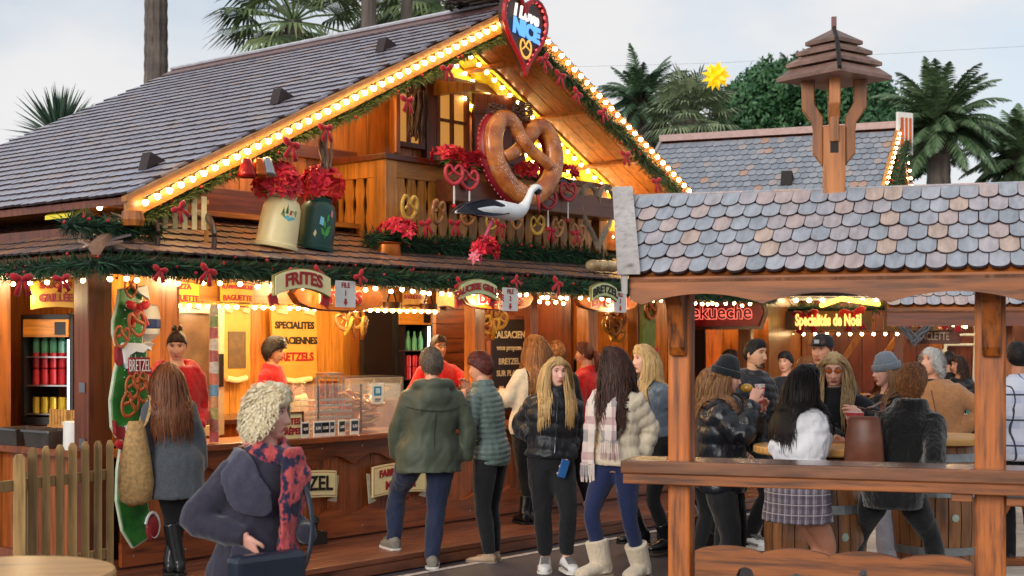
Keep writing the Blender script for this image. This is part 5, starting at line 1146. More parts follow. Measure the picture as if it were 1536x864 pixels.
for (u, v, n, lab, k) in ((533, 485, -.7, 'bunch of pretzels on a rod inside, left of the black screen', 6), (737, 478, -.3, 'bunch of pretzels hanging under the burgers board', 8), (922, 487, -.3, 'row of pretzels hanging under the bretzel board', 9)):
    r = inp('pretzel_bunch', lab, 'pretzels', u, v, n, 'hanging pretzel bunches'); obj('rod', MB().tube([(-.2, 0, .1), (.2, 0, .1)], .008, 6), BLACK, r)
    for i in range(k): o = link('hung_pretzel', (sp, sp2)[i % 3 == 1], r, (-.1 + .2*i/(k-1), rd.uniform(-.05, .05), rd.uniform(-.12, .06))); o.rotation_euler = (rd.uniform(-.3, .3), rd.uniform(-.4, .4), rd.uniform(-1, 1)); o.scale = (1.15,)*3
# left counter: pans, baskets, jug
for i, (n_, s_, lab, w_, d_, h_) in enumerate(((-1.05, -3.85, 'dark steel serving pan farthest left on the side counter', .34, .3, .13), (-.62, -3.85, 'dark steel serving pan beside the white jug on the side counter', .34, .3, .13))):
    r = pl('serving_pan', lab, 'pan', s_, n_, 1.0, -pi/2, 'steel pans on the side counter'); o = obj('pan', MB().ringed([[(x*w_/2*q, y*d_/2*q, z) for x, y in ((-1, -1), (1, -1), (1, 1), (-1, 1))] for z, q in ((0, .9), (h_, 1), (h_, .95), (.02, .86))]), plain('pan_steel', '#5c544e', .35, .6), r, bevel=.008)
    obj('rim', MB().bb(-w_/2 - .01, w_/2 + .01, -d_/2 - .012, -d_/2, h_ - .015, h_), METAL, r)
for i, n_ in enumerate((-.95, -.7)):
    r = pl('wooden_tray', ('pale slatted tray behind the left serving pan', 'pale slatted tray behind the right serving pan')[i], 'tray', -3.58, n_, 1.14, -pi/2, 'slatted trays'); 
    for k in range(7): obj('slat', MB().bb(-.14 + .04*k, -.11 + .04*k, -.01, .01, 0, .12), W_FRESH, r)
    obj('base', MB().bb(-.15, .15, -.02, .1, -.02, 0), W_FRESH, r)
part('tray_shelf', MB().bb(-3.7, -3.45, .5, 1.2, .98, 1.12), W_COUNTER_X)
n_, z_ = PS(116, 650, -3.9); r = pl('white_jug', 'white plastic jug on the side counter by the corner post', 'jug', -3.88, n_ - .05, 1.0); obj('jug_body', MB().lathe([(.085, 0), (.09, .01), (.088, .16), (.095, .2), (.08, .205)], 22), WHITE, r, ang=40); obj('spout', MB().prism([(.08, .13), (.12, .2), (.08, .2)], -.02, .02), WHITE, r)
for z in (1.42, 1.02): part('wall_socket', MB().bb(-3.97, -3.963, .03, .1, z, z + .07), METAL)
n_, z_ = PS(113, 500, -3.2); wr = thing('dark_wreath', 'dark wreath on the inner wall beside the left fridge', 'wreath', tuple(S(-3.2, n_, z_)), AZ - pi/2 + .4); mb = MB()
for i in range(300): a = rd.uniform(0, 6.28); c_ = V((.1*cos(a), 0, .12*sin(a))); mb.add([c_, c_ + V((rd.gauss(0, .03), rd.gauss(0, .03), rd.gauss(0, .03))), c_ + V((rd.gauss(0, .03), -.03, rd.gauss(0, .03)))], [(0, 1, 2)])
obj('twigs', mb, MATS['twig_dark'], wr, kind='stuff')
part('inner_panel', MB().bb(-3.12, -3.1, .1, 1.5, .2, 2.5), W_ORANGE); part('side_end_wall', MB().bb(3.86, 3.9, .1, 2.7, .2, 2.7), W_ORANGE)
# blue banded lamp globe beside the green cut-out
r = inp('mug_figure', 'white mug figure with a blue band between the green board and the seller', 'figure', 222, 487, -.15); obj('mug_body', MB().lathe([(.03, -.17), (.05, -.14), (.02, -.13), (.085, -.07), (.09, .05), (.075, .14), (.02, .165)], 18), WHITE, r, ang=40); obj('blue_band', MB().lathe([(.0885, -.03), (.0925, -.02), (.0925, .035), (.088, .045)], 18, caps=False), plain('band_blue', '#233a78', .4), r)
# ================================================================ back stalls: added fill lights, signs, garlands
def wl(p, e, col=(1, .66, .3)): l = bpy.data.lights.new('added_fill_light', 'POINT'); l.energy = e; l.color = col; l.shadow_soft_size = .08; o = bpy.data.objects.new('added_fill_light', l); COL.objects.link(o); o.location = p  # unseen point light without a fixture, added to brighten the far stalls
for x in (.4, 1.3): wl(S2M @ V((x, -.6, 2.35)), 52)
for x in (0, 1.2, 2.4, 3.6): wl(S3M @ V((x, .6, 2.3)), 24)
fs = thing('name_board', 'red lit board lettered Flammekueche on the stall behind the left post', 'sign', tuple(S2M @ V((1.30, -3.05, 2.13))), S2A); k = 20
obj('board', MB().prism([(-.72, -.16), (.72, -.16), (.78, 0), (.72, .17), (-.72, .17), (-.78, 0)], -.02, .02), plain('board_red', '#a3161c', .4), fs); put(text('Flammekueche', .24, .012, .010, sx=.9), emit('letter_red_glow', '#ff7a6a', .8), fs, 0, -.024, 0, name='lettering_edge'); put(text('Flammekueche', .24, .02, .002, sx=.9), plain('letter_dark_red', '#7d0d14', .4), fs, 0, -.028, 0)
obj('board_frame', MB().prism([(-.76, -.2), (.76, -.2), (.83, 0), (.76, .21), (-.76, .21), (-.83, 0)], .021, .04), W_BROWN_X, fs)
lights('row of bulbs inside the stall with the red board', [S2M @ V((.9 + .09*i, -1.43, 2.1)) for i in range(9)], 1.2)
lights('row of bulbs under the roof edge right of the red board', [S3M @ V((-.72 + .18*i, -.98, 2.36 + .0*i)) for i in range(11)], 1.35)
lights('row of bulbs inside the far stall below the gold letters', [S3M @ V((-.5 + .16*i, -.6, 1.9)) for i in range(15)], 1.0)
lights('row of bulbs along the far right stall edge', [at(1385 + 9*i, 480 + 1.4*i, 19.7) for i in range(8)], 1.2)
lights('left rake of bulbs on the gable of the stall behind the turret', [S2M @ V((3.22, -.1 - .11*i, ZR2 - .02 - .075*i)) for i in range(22)], .85)
lights('right rake of bulbs on the gable of the stall behind the turret', [S2M @ V((3.22, .1 + .13*i, ZR2 - .02 - .09*i)) for i in range(18)], .85)
pq = thing('gable_plaque', 'white and red plaque at the gable tip of the stall behind the turret', 'sign', tuple(S2M @ V((3.26, -.05, ZR2 - .05))), S2A + .9); obj('plaque', MB().prism([(-.13, -.3), (.13, -.3), (.13, .25), (-.13, .25)], -.02, .02), WHITE, pq); obj('stripes', MB().bb(-.09, -.04, -.026, -.02, -.2, .18).bb(-.01, .03, -.026, -.02, -.2, .18).bb(.06, .1, -.026, -.02, -.2, .18), plain('stripe_orange', '#c9602a', .5), pq)
garland('pine garland along the roof edge of the far stalls', [S3M @ V((-1.0 + .3*i, -.95, 2.24 + .02*sin(i*2))) for i in range(19)], .11, 700, .11, PINE); garland('pine garland down the gable of the stall behind the turret', [S2M @ V((3.3, -.1 - .3*i, ZR2 - .2 - .205*i)) for i in range(8)], .1, 700, .1, PINE)
for i, (x, z) in enumerate(((-.5, 2.2), (.12, 2.15), (.75, 2.18), (1.55, 2.2), (2.1, 2.18), (2.7, 2.2), (3.6, 2.25), (4.0, 2.25))):
    o = link('red_bow', bow_me); o.location = S3M @ V((x, -1.08, z)); o.rotation_euler = (0, rd.uniform(-.3, .3), S3A); o.scale = (1.9,)*3; tag(o, ('leftmost red bow on the far stall garland', 'red bow on the far garland left of the gold letters', 'red bow above the first gold letters', 'red bow on the far garland at the middle', 'red bow left of the second gold letter board', 'red bow above the second gold letter board', 'red bow right of the wicker heart', 'rightmost red bow on the far stall garland')[i], 'bow', 'red bows on the far garland')
NEON = emit('neon_yellow', '#ffd24a', 3.2)
ne = thing('neon_edge', 'bent yellow light tube along the far stall roof edge', 'light', tuple(S3M @ V((1.2, -1.0, 2.45)))); obj('tube_light', MB().tube([at(1232, 458, 19.3) - ne.location, at(1262, 448, 18.9) - ne.location, at(1318, 456, 19.3) - ne.location], .035, 6), NEON, ne)
n2 = thing('neon_edge', 'slanting light tube at the far right stall edge', 'light', tuple(at(1388, 478, 19.8))); obj('tube_light', MB().tube([(0, 0, .05), (.6, .2, -.1)], .03, 6), emit('neon_warm', '#ffc96a', 3), n2)
GL = emit('letter_gold_glow', '#ffd977', .95)
for (x, z, t_, sz, lab) in ((.42, 2.08, 'Spécialités de Noël', .22, 'long gold lit letter board on the far stall'), (1.52, 2.07, 'CALIFORNIE', .2, 'gold lit letter board right of the long one')):
    r = thing('letter_board', lab, 'sign', tuple(S3M @ V((x, -1.12, z))), S3A); put(text(t_, sz, .03, .008, sx=.52), GL, r, 0, 0, 0); obj('board', MB().bb(-.58 if 'S' == t_[0] else -.36, .58 if 'S' == t_[0] else .36, .03, .06, -.13, .13), plain('board_bronze', '#6e4a1c', .5), r)
r = thing('letter_board', 'dim wooden board with pale letters at the far right stall', 'sign', tuple(at(1400, 505, 19.5)), S3A - .1); put(text('RACLETTE', .15, .02, .003, sx=.6), plain('letter_pale', '#b9a48a', .5), r, 0, 0, 0); obj('board', MB().bb(-.35, .35, .02, .05, -.1, .1), W_BROWN_X, r)
wk = [(x, 0, z) for x, z in heart_pts(.42, .42)]; wk.append(wk[0]); p = at(1370, 484, 19.2); tag(obj('wicker_heart', wicker(12, .03, 31, .012), plain('grey_wicker_dark', '#6c7078', .7, 0, .3, 30), None, p, 0), 'grey wicker heart hanging by the second gold letter board', 'heart')
# white scaffold
sf = thing('white_scaffold', 'white metal scaffold frame beyond the camel jacket man', 'scaffold', tuple(at(1432, 515, 21.5) - V((0, 0, 1.77)))); WS = plain('scaffold_white', '#b9c6d0', .4)
for x in (-.2, .25): obj('upright', MB().tube([(x, 0, 0), (x + .08, 0, 2.35)], .025, 6), WS, sf)
for z in (1.75, 1.9, 2.05, 2.3): obj('rung', MB().tube([(-.2 + .03*z, 0, z), (.25 + .03*z, 0, z)], .022, 6), WS, sf)
obj('brace', MB().tube([(-.2, .02, 1.6), (.3, .02, 2.35)], .02, 6), WS, sf)
# green painted board at the right end of the big stall and pram
s_, z_ = PN(972, 500, .1); r = pl('green_cutout', 'olive green painted cut-out board at the right end of the stall', 'sign', s_, .1, z_); obj('panel', MB().prism([(-.12, -.35), (.08, -.4), (.12, .1), (.1, .3), (0, .38), (-.1, .3), (-.13, 0)], -.02, .02), plain('olive_paint', '#6a7a2c', .5, 0, .2), r); obj('painted_pretzel', MB().tube([V(q)*.1 + V((0, -.04, .25)) for q in PP], .018, 6, ref=(0, 1, 0)), PZ, r); obj('painted_bow', bow_mb(1.2), BOW, r, (0, -.05, -.2))
pr = thing('pram', 'dark pram with silver frame and black wheels behind the left shelter post', 'pram', ((1064 - 768)/F*11.9, 11.9, 0), .5)
for x, y in ((-.18, -.22), (.18, -.22), (-.2, .3), (.2, .3)): 
    wh = obj('wheel', MB().lathe([(.02, -.02), (.11, -.022), (.125, -.01), (.125, .01), (.11, .022), (.02, .02)], 18), BLACK, pr, (x, y, .125)); wh.rotation_euler = (0, pi/2, .3)
for x in (-.16, .16): obj('frame_tube', MB().tube([(x, -.22, .14), (x, .05, .55), (x, .4, 1.0)], .014, 6), METAL, pr); obj('frame_tube', MB().tube([(x, .3, .14), (x, -.05, .5), (x, -.2, .62)], .014, 6), METAL, pr)
obj('seat', MB().ringed([[(x*.17, y + .05, z) for x, y in ((-1, -.2), (1, -.2), (1, .22), (-1, .22))] for z in (.4, .5, .7)]), NAVY if 'NAVY' in globals() else BLACK, pr, bevel=.03); obj('basket', MB().bb(-.15, .15, -.15, .25, .2, .32), BLACK, pr, bevel=.02)
# ================================================================ people
import numpy as np
def remesh(mb, vox, smooth=2, lap=.5):
    """fuse overlapping closed shapes into one skin"""
    me = mb.mesh('tmp', []); o = bpy.data.objects.new('tmp', me); COL.objects.link(o)
    md = o.modifiers.new('r', 'REMESH'); md.mode = 'VOXEL'; md.voxel_size = vox; md.adaptivity = 0
    r = bpy.data.meshes.new_from_object(o.evaluated_get(bpy.context.evaluated_depsgraph_get()))
    bpy.data.objects.remove(o); bpy.data.meshes.remove(me)
    n = len(r.vertices); co = np.empty(n*3); r.vertices.foreach_get('co', co); co = co.reshape(-1, 3)
    e = np.empty(len(r.edges)*2, dtype=np.int64); r.edges.foreach_get('vertices', e); e = e.reshape(-1, 2)
    deg = np.bincount(e.ravel(), minlength=n)[:, None].astype(float)
    for _ in range(smooth):
        acc = np.zeros_like(co); np.add.at(acc, e[:, 0], co[e[:, 1]]); np.add.at(acc, e[:, 1], co[e[:, 0]])
        co = co + lap * (acc / deg - co)
    r.vertices.foreach_set('co', co.ravel()); r.update(); return r
def mesh_mb(me, mi=0):
    mb = MB(); mb.v = [tuple(v.co) for v in me.vertices]; mb.f = [tuple(p.vertices) for p in me.polygons]; mb.m = [mi] * len(mb.f); return mb
def g2(x, s): return math.exp(-(x / s) ** 2)
def head_template(fem=True):
    """head about 0.236 high, origin at its middle, face towards -y"""
    nu, nv = 72, 56; rings = []
    for i in range(nv + 1):
        t_ = -pi/2 + pi * i / nv; t_ = max(-pi/2 + .03, min(pi/2 - .03, t_)); ring = []
        for j in range(nu):
            q = 2*pi*j/nu; q = q - .45 * sin(q) * .55   # crowd columns at the front (q = 0)
            x, y, z = cos(t_)*sin(q), -cos(t_)*cos(q), sin(t_)
            X, Y, Z = x*.0755, y*.096, z*.118
            if Z < 0:
                k = (-Z / .118); X *= 1 - (.30 if fem else .22) * k**1.5; 
                if y > 0: Y *= 1 - .42 * k**1.2
                else: Y = Y * (1 + .06*k)
            if y < 0:   # flatten the face
                Y = -(.088 * (1 - abs(x)**2.6)**.5 if abs(x) < 1 else 0) * (cos(t_)**.45) if cos(t_) > .02 else Y
                fz = Z; fx = abs(X)
                nose = g2(X, .0125 + .004*g2(fz + .035, .02)) * (max(0, min(1, (.028 - fz)/.065)) if fz > -.040 else max(0, 1 - (-.040 - fz)/.012))
                Y -= .026 * nose
                Y += .012 * g2(fx - .032, .017) * g2(fz - .010, .013)          # sockets
                Y -= .005 * g2(fz - .034, .012) * g2(fx - .028, .03)            # brow
                Y -= .006 * g2(fx - .045, .018) * g2(fz + .025, .022)           # cheek
                Y -= .007 * g2(fx, .024) * g2(fz + .066, .012)                  # lips
                Y += .005 * g2(fx, .02) * g2(fz + .0655, .0028)
                Y += .006 * g2(fx, .03) * g2(fz + .084, .008)
                Y -= .008 * g2(fx, .022) * g2(fz + .104, .014)                  # chin
            ring.append((X, Y, Z))
        rings.append(ring)
    mb = MB().ringed(rings)
    for sg in (-1, 1): mb.ell((sg*.074, .008, -.008), (.008, .018, .03), 10, 8, Mx.Rotation(.25, 3, 'X') @ Mx.Rotation(sg*-.35, 3, 'Z'))
    return mb
HEADF, HEADM = head_template(True), head_template(False)
from mathutils.bvhtree import BVHTree
TREEF, TREEM = [BVHTree.FromPolygons([V(q) for q in h.v[:57*72]], [f for f in h.f if max(f) < 57*72]) for h in (HEADF, HEADM)]
def hand_template(curl):
    mb = MB(); mb.tube([(-.02, 0, 0), (0, 0, 0), (.03, 0, 0), (.07, 0, -.002), (.094, 0, -.004)], [(.022, .02), (.024, .018), (.034, .016), (.04, .0145), (.036, .011)], 12, ref=(0, 0, 1))
    for k, (y, l, sp_) in enumerate(((.030, .072, .1), (.0105, .08, .03), (-.0105, .075, -.04), (-.030, .058, -.12))):
        p = V((.088 - .004*abs(k - 1), y, -.004)); a = curl * (.35 + .06*k); path = [p + V((-.02, 0, 0)), p]; rad = [.0095, .0092]
        for seg, f in enumerate((.45, .31, .24)):
            p = p + V((cos(a)*cos(sp_), sin(sp_)*cos(a), -sin(a))) * l * f; path.append(p); rad.append(.0088 - .0011*seg); a += curl * (.62 + .05*k)
        mb.tube(path, rad, 8, ref=(0, 1, 0.02))
    mb.tube(catmull([(.01, .018, -.004), (.035, .037, -.010), (.058, .05, -.018 - .012*curl), (.08, .054 - .018*curl, -.026 - .02*curl)], 3), [.0145, .0145, .0135, .012, .011, .0105, .01, .0095, .0085, .007], 8)
    return mesh_mb(remesh(mb, .0045, 1))
HAND = {'relax': hand_template(.45), 'grip': hand_template(1.05)}
def two_bone(a, c, l1, l2, pole):
    d = c - a; L_ = d.length; mx_ = (l1 + l2) * .995
    if L_ > mx_: c = a + d * (mx_ / L_); d = c - a; L_ = mx_
    x = (l1*l1 - l2*l2 + L_*L_) / (2*L_); h = sqrt(max(0, l1*l1 - x*x)); u = d / L_; p = (pole - u * pole.dot(u)).normalized()
    return a + u*x + p*h, c
TOR = [(.47, .088, .064), (.50, .096, .068), (.535, .099, .070), (.57, .090, .064), (.605, .080, .058), (.65, .085, .061), (.70, .095, .067), (.74, .097, .068), (.775, .092, .062), (.80, .078, .054), (.822, .055, .045), (.838, .038, .036)]
def skinmat(name, col, rough=.5):
    if name in MATS: return MATS[name]
    m, t, b = newmat(name); c = C(col); vec = coords(t); n = noise(t, vec, 16, 3)
    t.links.new(ramp(t, n, [(.3, (c[0]*1.0, c[1]*.86, c[2]*.84, 1)), (.7, mul(c, 1.06))]), b.inputs['Base Color'])
    b.inputs['Roughness'].default_value = rough; b.inputs['Subsurface Weight'].default_value = .12; b.inputs['Subsurface Radius'].default_value = (.012, .005, .003); b.inputs['Subsurface Scale'].default_value = 1
    MATS[name] = m; return m
SKIN = {'pale': skinmat('skin_pale', '#dfae98'), 'fair': skinmat('skin_fair', '#d6a184'), 'tan': skinmat('skin_tan', '#c08a6a'), 'old': skinmat('skin_aged', '#d8a592'), 'olive': skinmat('skin_olive', '#c79a78'), 'legs': skinmat('tights_tan', '#b98469')}
def hairmat(name, a, b_, c_=None):
    if name in MATS: return MATS[name]
    m, t, bs = newmat(name); ge = nd(t, 'ShaderNodeNewGeometry'); vec = coords(t, (40, 40, 3)); n = noise(t, vec, 1.5, 3)
    ad = nd(t, 'ShaderNodeMath', operation='MULTIPLY_ADD'); ad.inputs[1].default_value = .5; t.links.new(n, ad.inputs[0])
    m2 = nd(t, 'ShaderNodeMath', operation='MULTIPLY_ADD'); m2.inputs[1].default_value = .26; m2.inputs[2].default_value = .09; t.links.new(ge.outputs['Random Per Island'], m2.inputs[0]); t.links.new(m2.outputs[0], ad.inputs[2])
    t.links.new(ramp(t, ad.outputs[0], [(.15, C(a)), (.5, C(b_)), (.85, C(c_ or b_))]), bs.inputs['Base Color']); bs.inputs['Roughness'].default_value = .52; bs.inputs['Specular IOR Level'].default_value = .28
    MATS[name] = m; return m
EYEW = plain('eye_white', '#d9d2cc', .3, 0, .03); IRIS = plain('iris_dark', '#2b1c14', .2, 0, .1); LASH = plain('lash_dark', '#1d1412', .6)
def zone(p, a, b):
    d = b - a; t_ = max(0, min(1, (p - a).dot(d) / max(1e-9, d.length_squared))); return (p - (a + d*t_)).length, t_, d.length
class Person:
    def __init__(s, label, u, Y, H, yaw, z0=0.0, skin='fair', fem=True, head_yaw=None, head_pitch=0, head_u=None, lean=(0, 0), feet=None, wrists=(None, None), w=1.0, sh=1.0, elbow=(None, None), tilt=0, group='people at the market', head=1.0):
        s.H = H; s.base = V(((u - 768) / F * Y, Y, z0)); s.yaw = radians(yaw); s.R = Mx.Rotation(s.yaw, 3, 'Z'); s.w = w; s.fem = fem
        s.root = thing('person', label, 'person', tuple(s.base), s.yaw, group)
        s.hy = radians((head_yaw if head_yaw is not None else yaw) - yaw); s.hp = radians(head_pitch); s.skin = SKIN[skin]; s.Y = Y; s.tilt = radians(tilt)
        lx, ly = lean
        if head_u is not None: q = s.R.inverted() @ V(((head_u - u) / F * Y, 0, 0)); lx += q.x; ly += q.y
        s.lx, s.ly = lx, ly
        k = H; s.hip = [V((sg*.052*k*w, 0, .515*k)) for sg in (-1, 1)]
        s.shl = [V((sg*.094*k*sh + lx, ly + .006*k, .800*k)) for sg in (-1, 1)]
        def loc(t_): return s.R.inverted() @ (at(t_[0], t_[1], Y + (t_[2] if len(t_) > 2 else 0)) - s.base)
        s.loc = loc
        s.ank = []; s.kne = []; s.elb = []; s.wri = []
        for i, sg in enumerate((-1, 1)):
            f = loc(feet[i]) if feet else V((sg*.06*k, (.02 if i else -.02)*k, .045*k))
            kn, f = two_bone(s.hip[i], f, .245*k, .235*k, V((sg*.12, -1, 0))); s.kne.append(kn); s.ank.append(f)
            t_ = wrists[i]; wv = loc(t_) if t_ else V((sg*.145*k + lx*.6, -.03*k, .475*k))
            e, wv = two_bone(s.shl[i], wv, .178*k, .150*k, V(elbow[i]) if elbow[i] else V((sg*.3, 1, -.2))); s.elb.append(e); s.wri.append(wv)
        s.neck = V((lx, ly, .835*k)); s.hc = V((lx*1.05, ly - .012*k - .01*sin(s.hp), .925*k)); s.hs = H * .133 / .236 * head
        s.HM = Mx.Translation(s.hc) @ RZ(s.hy) @ RX(-s.hp) @ RY(s.tilt) @ SCL(s.hs, s.hs, s.hs)
        s.gar = []
    def cx(s, z): 
        f = max(0, min(1, (z/s.H - .52) / .30)); return s.lx*f, s.ly*f
    def torso(s, mb, z0, z1, inf, flare=0, sx=1.0):
        k = s.H; P = []; R = []
        zs = [z0 + (z1 - z0)*i/11 for i in range(12)]
        for z in zs:
            zf = z
            for (za, wa, da), (zb, wb, db) in zip(TOR, TOR[1:]):
                if za <= zf <= zb: q = (zf - za)/(zb - za); w_, d_ = wa + (wb - wa)*q, da + (db - da)*q; break
            else: w_, d_ = (TOR[0][1:] if zf < TOR[0][0] else TOR[-1][1:])
            fl = flare * max(0, (.62 - zf)/.2); x, y = s.cx(z*k); P.append((x, y, z*k)); R.append((w_*k*s.w*sx + inf + fl, d_*k*s.w + inf + fl))
        mb.tube(P, R, 18, ref=(0, 1, 0))
    def limb(s, mb, pts, rad, n=10): mb.tube(catmull(pts, 4), [rad[min(len(rad)-1, int(i/4))] + (rad[min(len(rad)-1, int(i/4)+1)] - rad[min(len(rad)-1, int(i/4))])*(i % 4)/4 for i in range((len(pts)-1)*4 + 1)], n, ref=(.3, 1, .1))
    def body(s, hands=('relax', 'relax'), palm=(None, None), fdir=(None, None)):
        k = s.H; mb = MB(); s.torso(mb, .47, .838, -.004)
        mb.tube([s.neck + V((0, 0, -.03*k)), s.neck + V((0, -.002, .02*k)), s.hc + V((0, .012, -.03*k))], [(.036*k, .036*k), (.031*k, .032*k), (.031*k, .034*k)], 12)
        for i in (0, 1):
            s.limb(mb, [s.hip[i], (s.hip[i] + s.kne[i])/2, s.kne[i], (s.kne[i]*.65 + s.ank[i]*.35), s.ank[i], s.ank[i] + V((0, -.03*k, -.02*k))], [.05*k, .043*k, .031*k, .031*k, .02*k, .02*k])
            s.limb(mb, [s.shl[i] + V((0, 0, -.005)), (s.shl[i] + s.elb[i])/2, s.elb[i], (s.elb[i]*.65 + s.wri[i]*.35), s.wri[i]], [.028*k, .025*k, .021*k, .021*k, .0145*k])
        mb2 = mesh_mb(remesh(mb, .013, 2)); mb2.merge(HEADF if s.fem else HEADM, s.HM)
        for i, sg in enumerate((-1, 1)):
            if not hands[i]: continue
            d = (V(fdir[i]) if fdir[i] else (s.wri[i] - s.elb[i]) + V((0, -.04, -.02))).normalized()
            pn = V(palm[i]) if palm[i] else V((-sg, .15, 0)); pn = (pn - d*pn.dot(d)).normalized()
            zz_ = -pn; yy = zz_.cross(d); 
            thumb = V((-sg*.3, -1, .6)); fl = 1 if yy.dot(thumb) > 0 else -1
            M = Mx(((d.x, yy.x*fl, zz_.x, s.wri[i].x), (d.y, yy.y*fl, zz_.y, s.wri[i].y), (d.z, yy.z*fl, zz_.z, s.wri[i].z), (0, 0, 0, 1))) @ SCL(s.hs*1.0, s.hs*1.0, s.hs*1.0); mb2.merge(HAND[hands[i]], M)
        o = obj('body', mb2, s.skin, s.root, smooth=True); s.face(); return o
    def face(s, brow=None, lip='#a8524c'):
        for sg in (-1, 1):
            e = MB(); e.M = s.HM; e.ell((sg*.0315, -.0715, .0105), (.0135, .0095, .0068), 12, 8)
            e.ell((sg*.0315, -.0785, .0105), (.0062, .0042, .0058), 10, 6, mi=1); obj('eye', e, [EYEW, IRIS], s.root, smooth=True)
            l = MB(); l.M = s.HM; l.tube(catmull([(sg*.0165, -.079, .0115), (sg*.031, -.0825, .0185), (sg*.047, -.0715, .0125)], 3), .0017, 5); obj('eyelash', l, LASH, s.root)
            b_ = MB(); b_.M = s.HM; b_.tube(catmull([(sg*.014, -.0875, .029), (sg*.031, -.0865, .0345), (sg*.05, -.0735, .029)], 3), [.0026] * 5 + [.0018] * 2, 5); obj('eyebrow', b_, LASH, s.root)
        l = MB(); l.M = s.HM; l.tube(catmull([(-.023, -.0815, -.0655), (-.008, -.0935, -.0615), (0, -.0935, -.0625), (.008, -.0935, -.0615), (.023, -.0815, -.0655)], 3), [.0012, .002, .003, .0036, .004, .004, .004, .004, .004, .0036, .003, .002, .0012], 6)
        l.tube(catmull([(-.020, -.083, -.0675), (0, -.093, -.0725), (.020, -.083, -.0675)], 4), [.0014, .003, .0038, .0042, .0044, .0042, .0038, .003, .0014], 6); obj('lips', l, plain('lip_' + lip[1:], lip, .4, 0, .08), s.root, smooth=True)
    def garment(s, name, mb, mat, vox=.014, sm=2, puff=0, pitch=.07, fold=.006, fs=7, fuzz=0, label=None):
        me = remesh(mb, vox, sm); n = len(me.vertices); no = [v.normal.copy() for v in me.vertices]; off = rdp.uniform(0, 50)
        segs = [(s.shl[i], s.elb[i]) for i in (0, 1)] + [(s.elb[i], s.wri[i]) for i in (0, 1)]
        for v, nn in zip(me.vertices, no):
            p = v.co; d = 0
            if puff:
                best = None
                for q, (a, b) in enumerate(segs):
                    dd, t_, L_ = zone(p, a, b)
                    if best is None or dd < best[0]: best = (dd, t_*L_ + (s.elb[0] - s.shl[0]).length * (q > 1))
                x, y = s.cx(p.z); dt = sqrt((p.x - x)**2 + (p.y - y)**2)
                arm = best[0] < .085 and (abs(p.x - x) > .085*s.H or best[0] < dt * .5)
                c_ = best[1] if arm else p.z + .012*sin(p.x*9)
                d += puff * (abs(sin(pi * c_ / pitch))**.55 - .75)
            if fold: d += fold * (NZ.noise(V((p.x*fs, p.y*fs, p.z*fs*.55 + off))) + .5*NZ.noise(V((p.x*fs*2.3 + off, p.y*fs*2.3, p.z*fs*1.6))))
            if puff: d += puff*.4*NZ.noise(V((p.x*30 + off, p.y*30, p.z*11)))
            if fold: d -= fold*.4*max(0, 1 - 4*abs(NZ.noise(V((p.x*fs*.9 + 9, p.y*fs*.9 + off, p.z*fs*.75 + .4*p.x*fs)))))
            if fuzz: d += fuzz * abs(NZ.noise(p * 60 + V((off, 0, 0))))
            v.co = p + nn*d
        me.materials.append(mat); me.polygons.foreach_set('use_smooth', [True]*len(me.polygons)); me.update()
        o = link(name, me, s.root)
        if label: o['label'] = label
        return o
    def top(s, mat, name='jacket', hem=.47, inf=.03, sl=.016, puff=0, pitch=.07, collar=.0, fold=.007, flare=0, hood=False, fuzz=0, cuff=.0, arms=True, vox=.014, cw=1.0, sx=1.0):
        k = s.H; mb = MB(); s.torso(mb, hem, .832, inf, flare, sx)
        if hem < .52: pass
        for i, sg in enumerate((-1, 1)):
            mb.ell(s.shl[i] + V((-sg*.016*k, 0, -.008*k)), (.032*k + inf*.45, .032*k + inf*.5, .026*k + inf*.3), 12, 8)
            a, e, w_ = s.shl[i] + V((-sg*.01*k, 0, -.008*k)), s.elb[i], s.wri[i]
            if arms: s.limb(mb, [a, (a + e)/2, e, (e*.5 + w_*.5), w_ + (w_ - e).normalized()*cuff], [.031*k + sl, .029*k + sl, .026*k + sl, .023*k + sl, .0195*k + sl*.7], 12)
        if collar: mb.tube([s.neck + V((0, .004, -.05*k)), s.neck + V((0, 0, 0)), s.neck + V((0, -.006, collar))], [(.07*k*cw, .062*k*cw), (.052*k*cw + .006, .052*k*cw + .006), (.047*k*cw + .008, .05*k*cw + .008)], 16)
        if hood:
            mb.tube(catmull([s.neck + V((-.085*k, -.03*k, -.035*k)), s.neck + V((-.07*k, .045*k, -.0*k)), s.neck + V((0, .085*k, -.0*k)), s.neck + V((.07*k, .045*k, -.0*k)), s.neck + V((.085*k, -.03*k, -.035*k))], 4), [.02*k] + [.028*k]*15 + [.02*k], 10)
            mb.ell(s.neck + V((0, .075*k, -.055*k)), (.075*k, .04*k, .065*k), 14, 10)
        return s.garment(name, mb, mat, vox, 3 if not puff else 2, puff, pitch, fold, fuzz=fuzz)
    def trousers(s, mat, name='trousers', inf=.008, flare=0, knee=0, end=.05, fold=.006, waist=.60, thigh=.012):
        k = s.H; mb = MB(); s.torso(mb, .475, waist, .004 + inf*.4)
        for i in (0, 1):
            a = s.ank[i] + (s.kne[i] - s.ank[i]).normalized() * (end - .05) * k
            s.limb(mb, [s.hip[i] + V((0, 0, .02*k)), (s.hip[i]*.6 + s.kne[i]*.4), s.kne[i], (s.kne[i]*.6 + a*.4), a], [.055*k + thigh, .048*k + inf + thigh*.6, .034*k + inf + knee, .034*k + inf + knee*.8 + flare*.4, .022*k + inf + flare], 12)
        return s.garment(name, mb, mat, .014, 2, 0, .07, fold, 9)
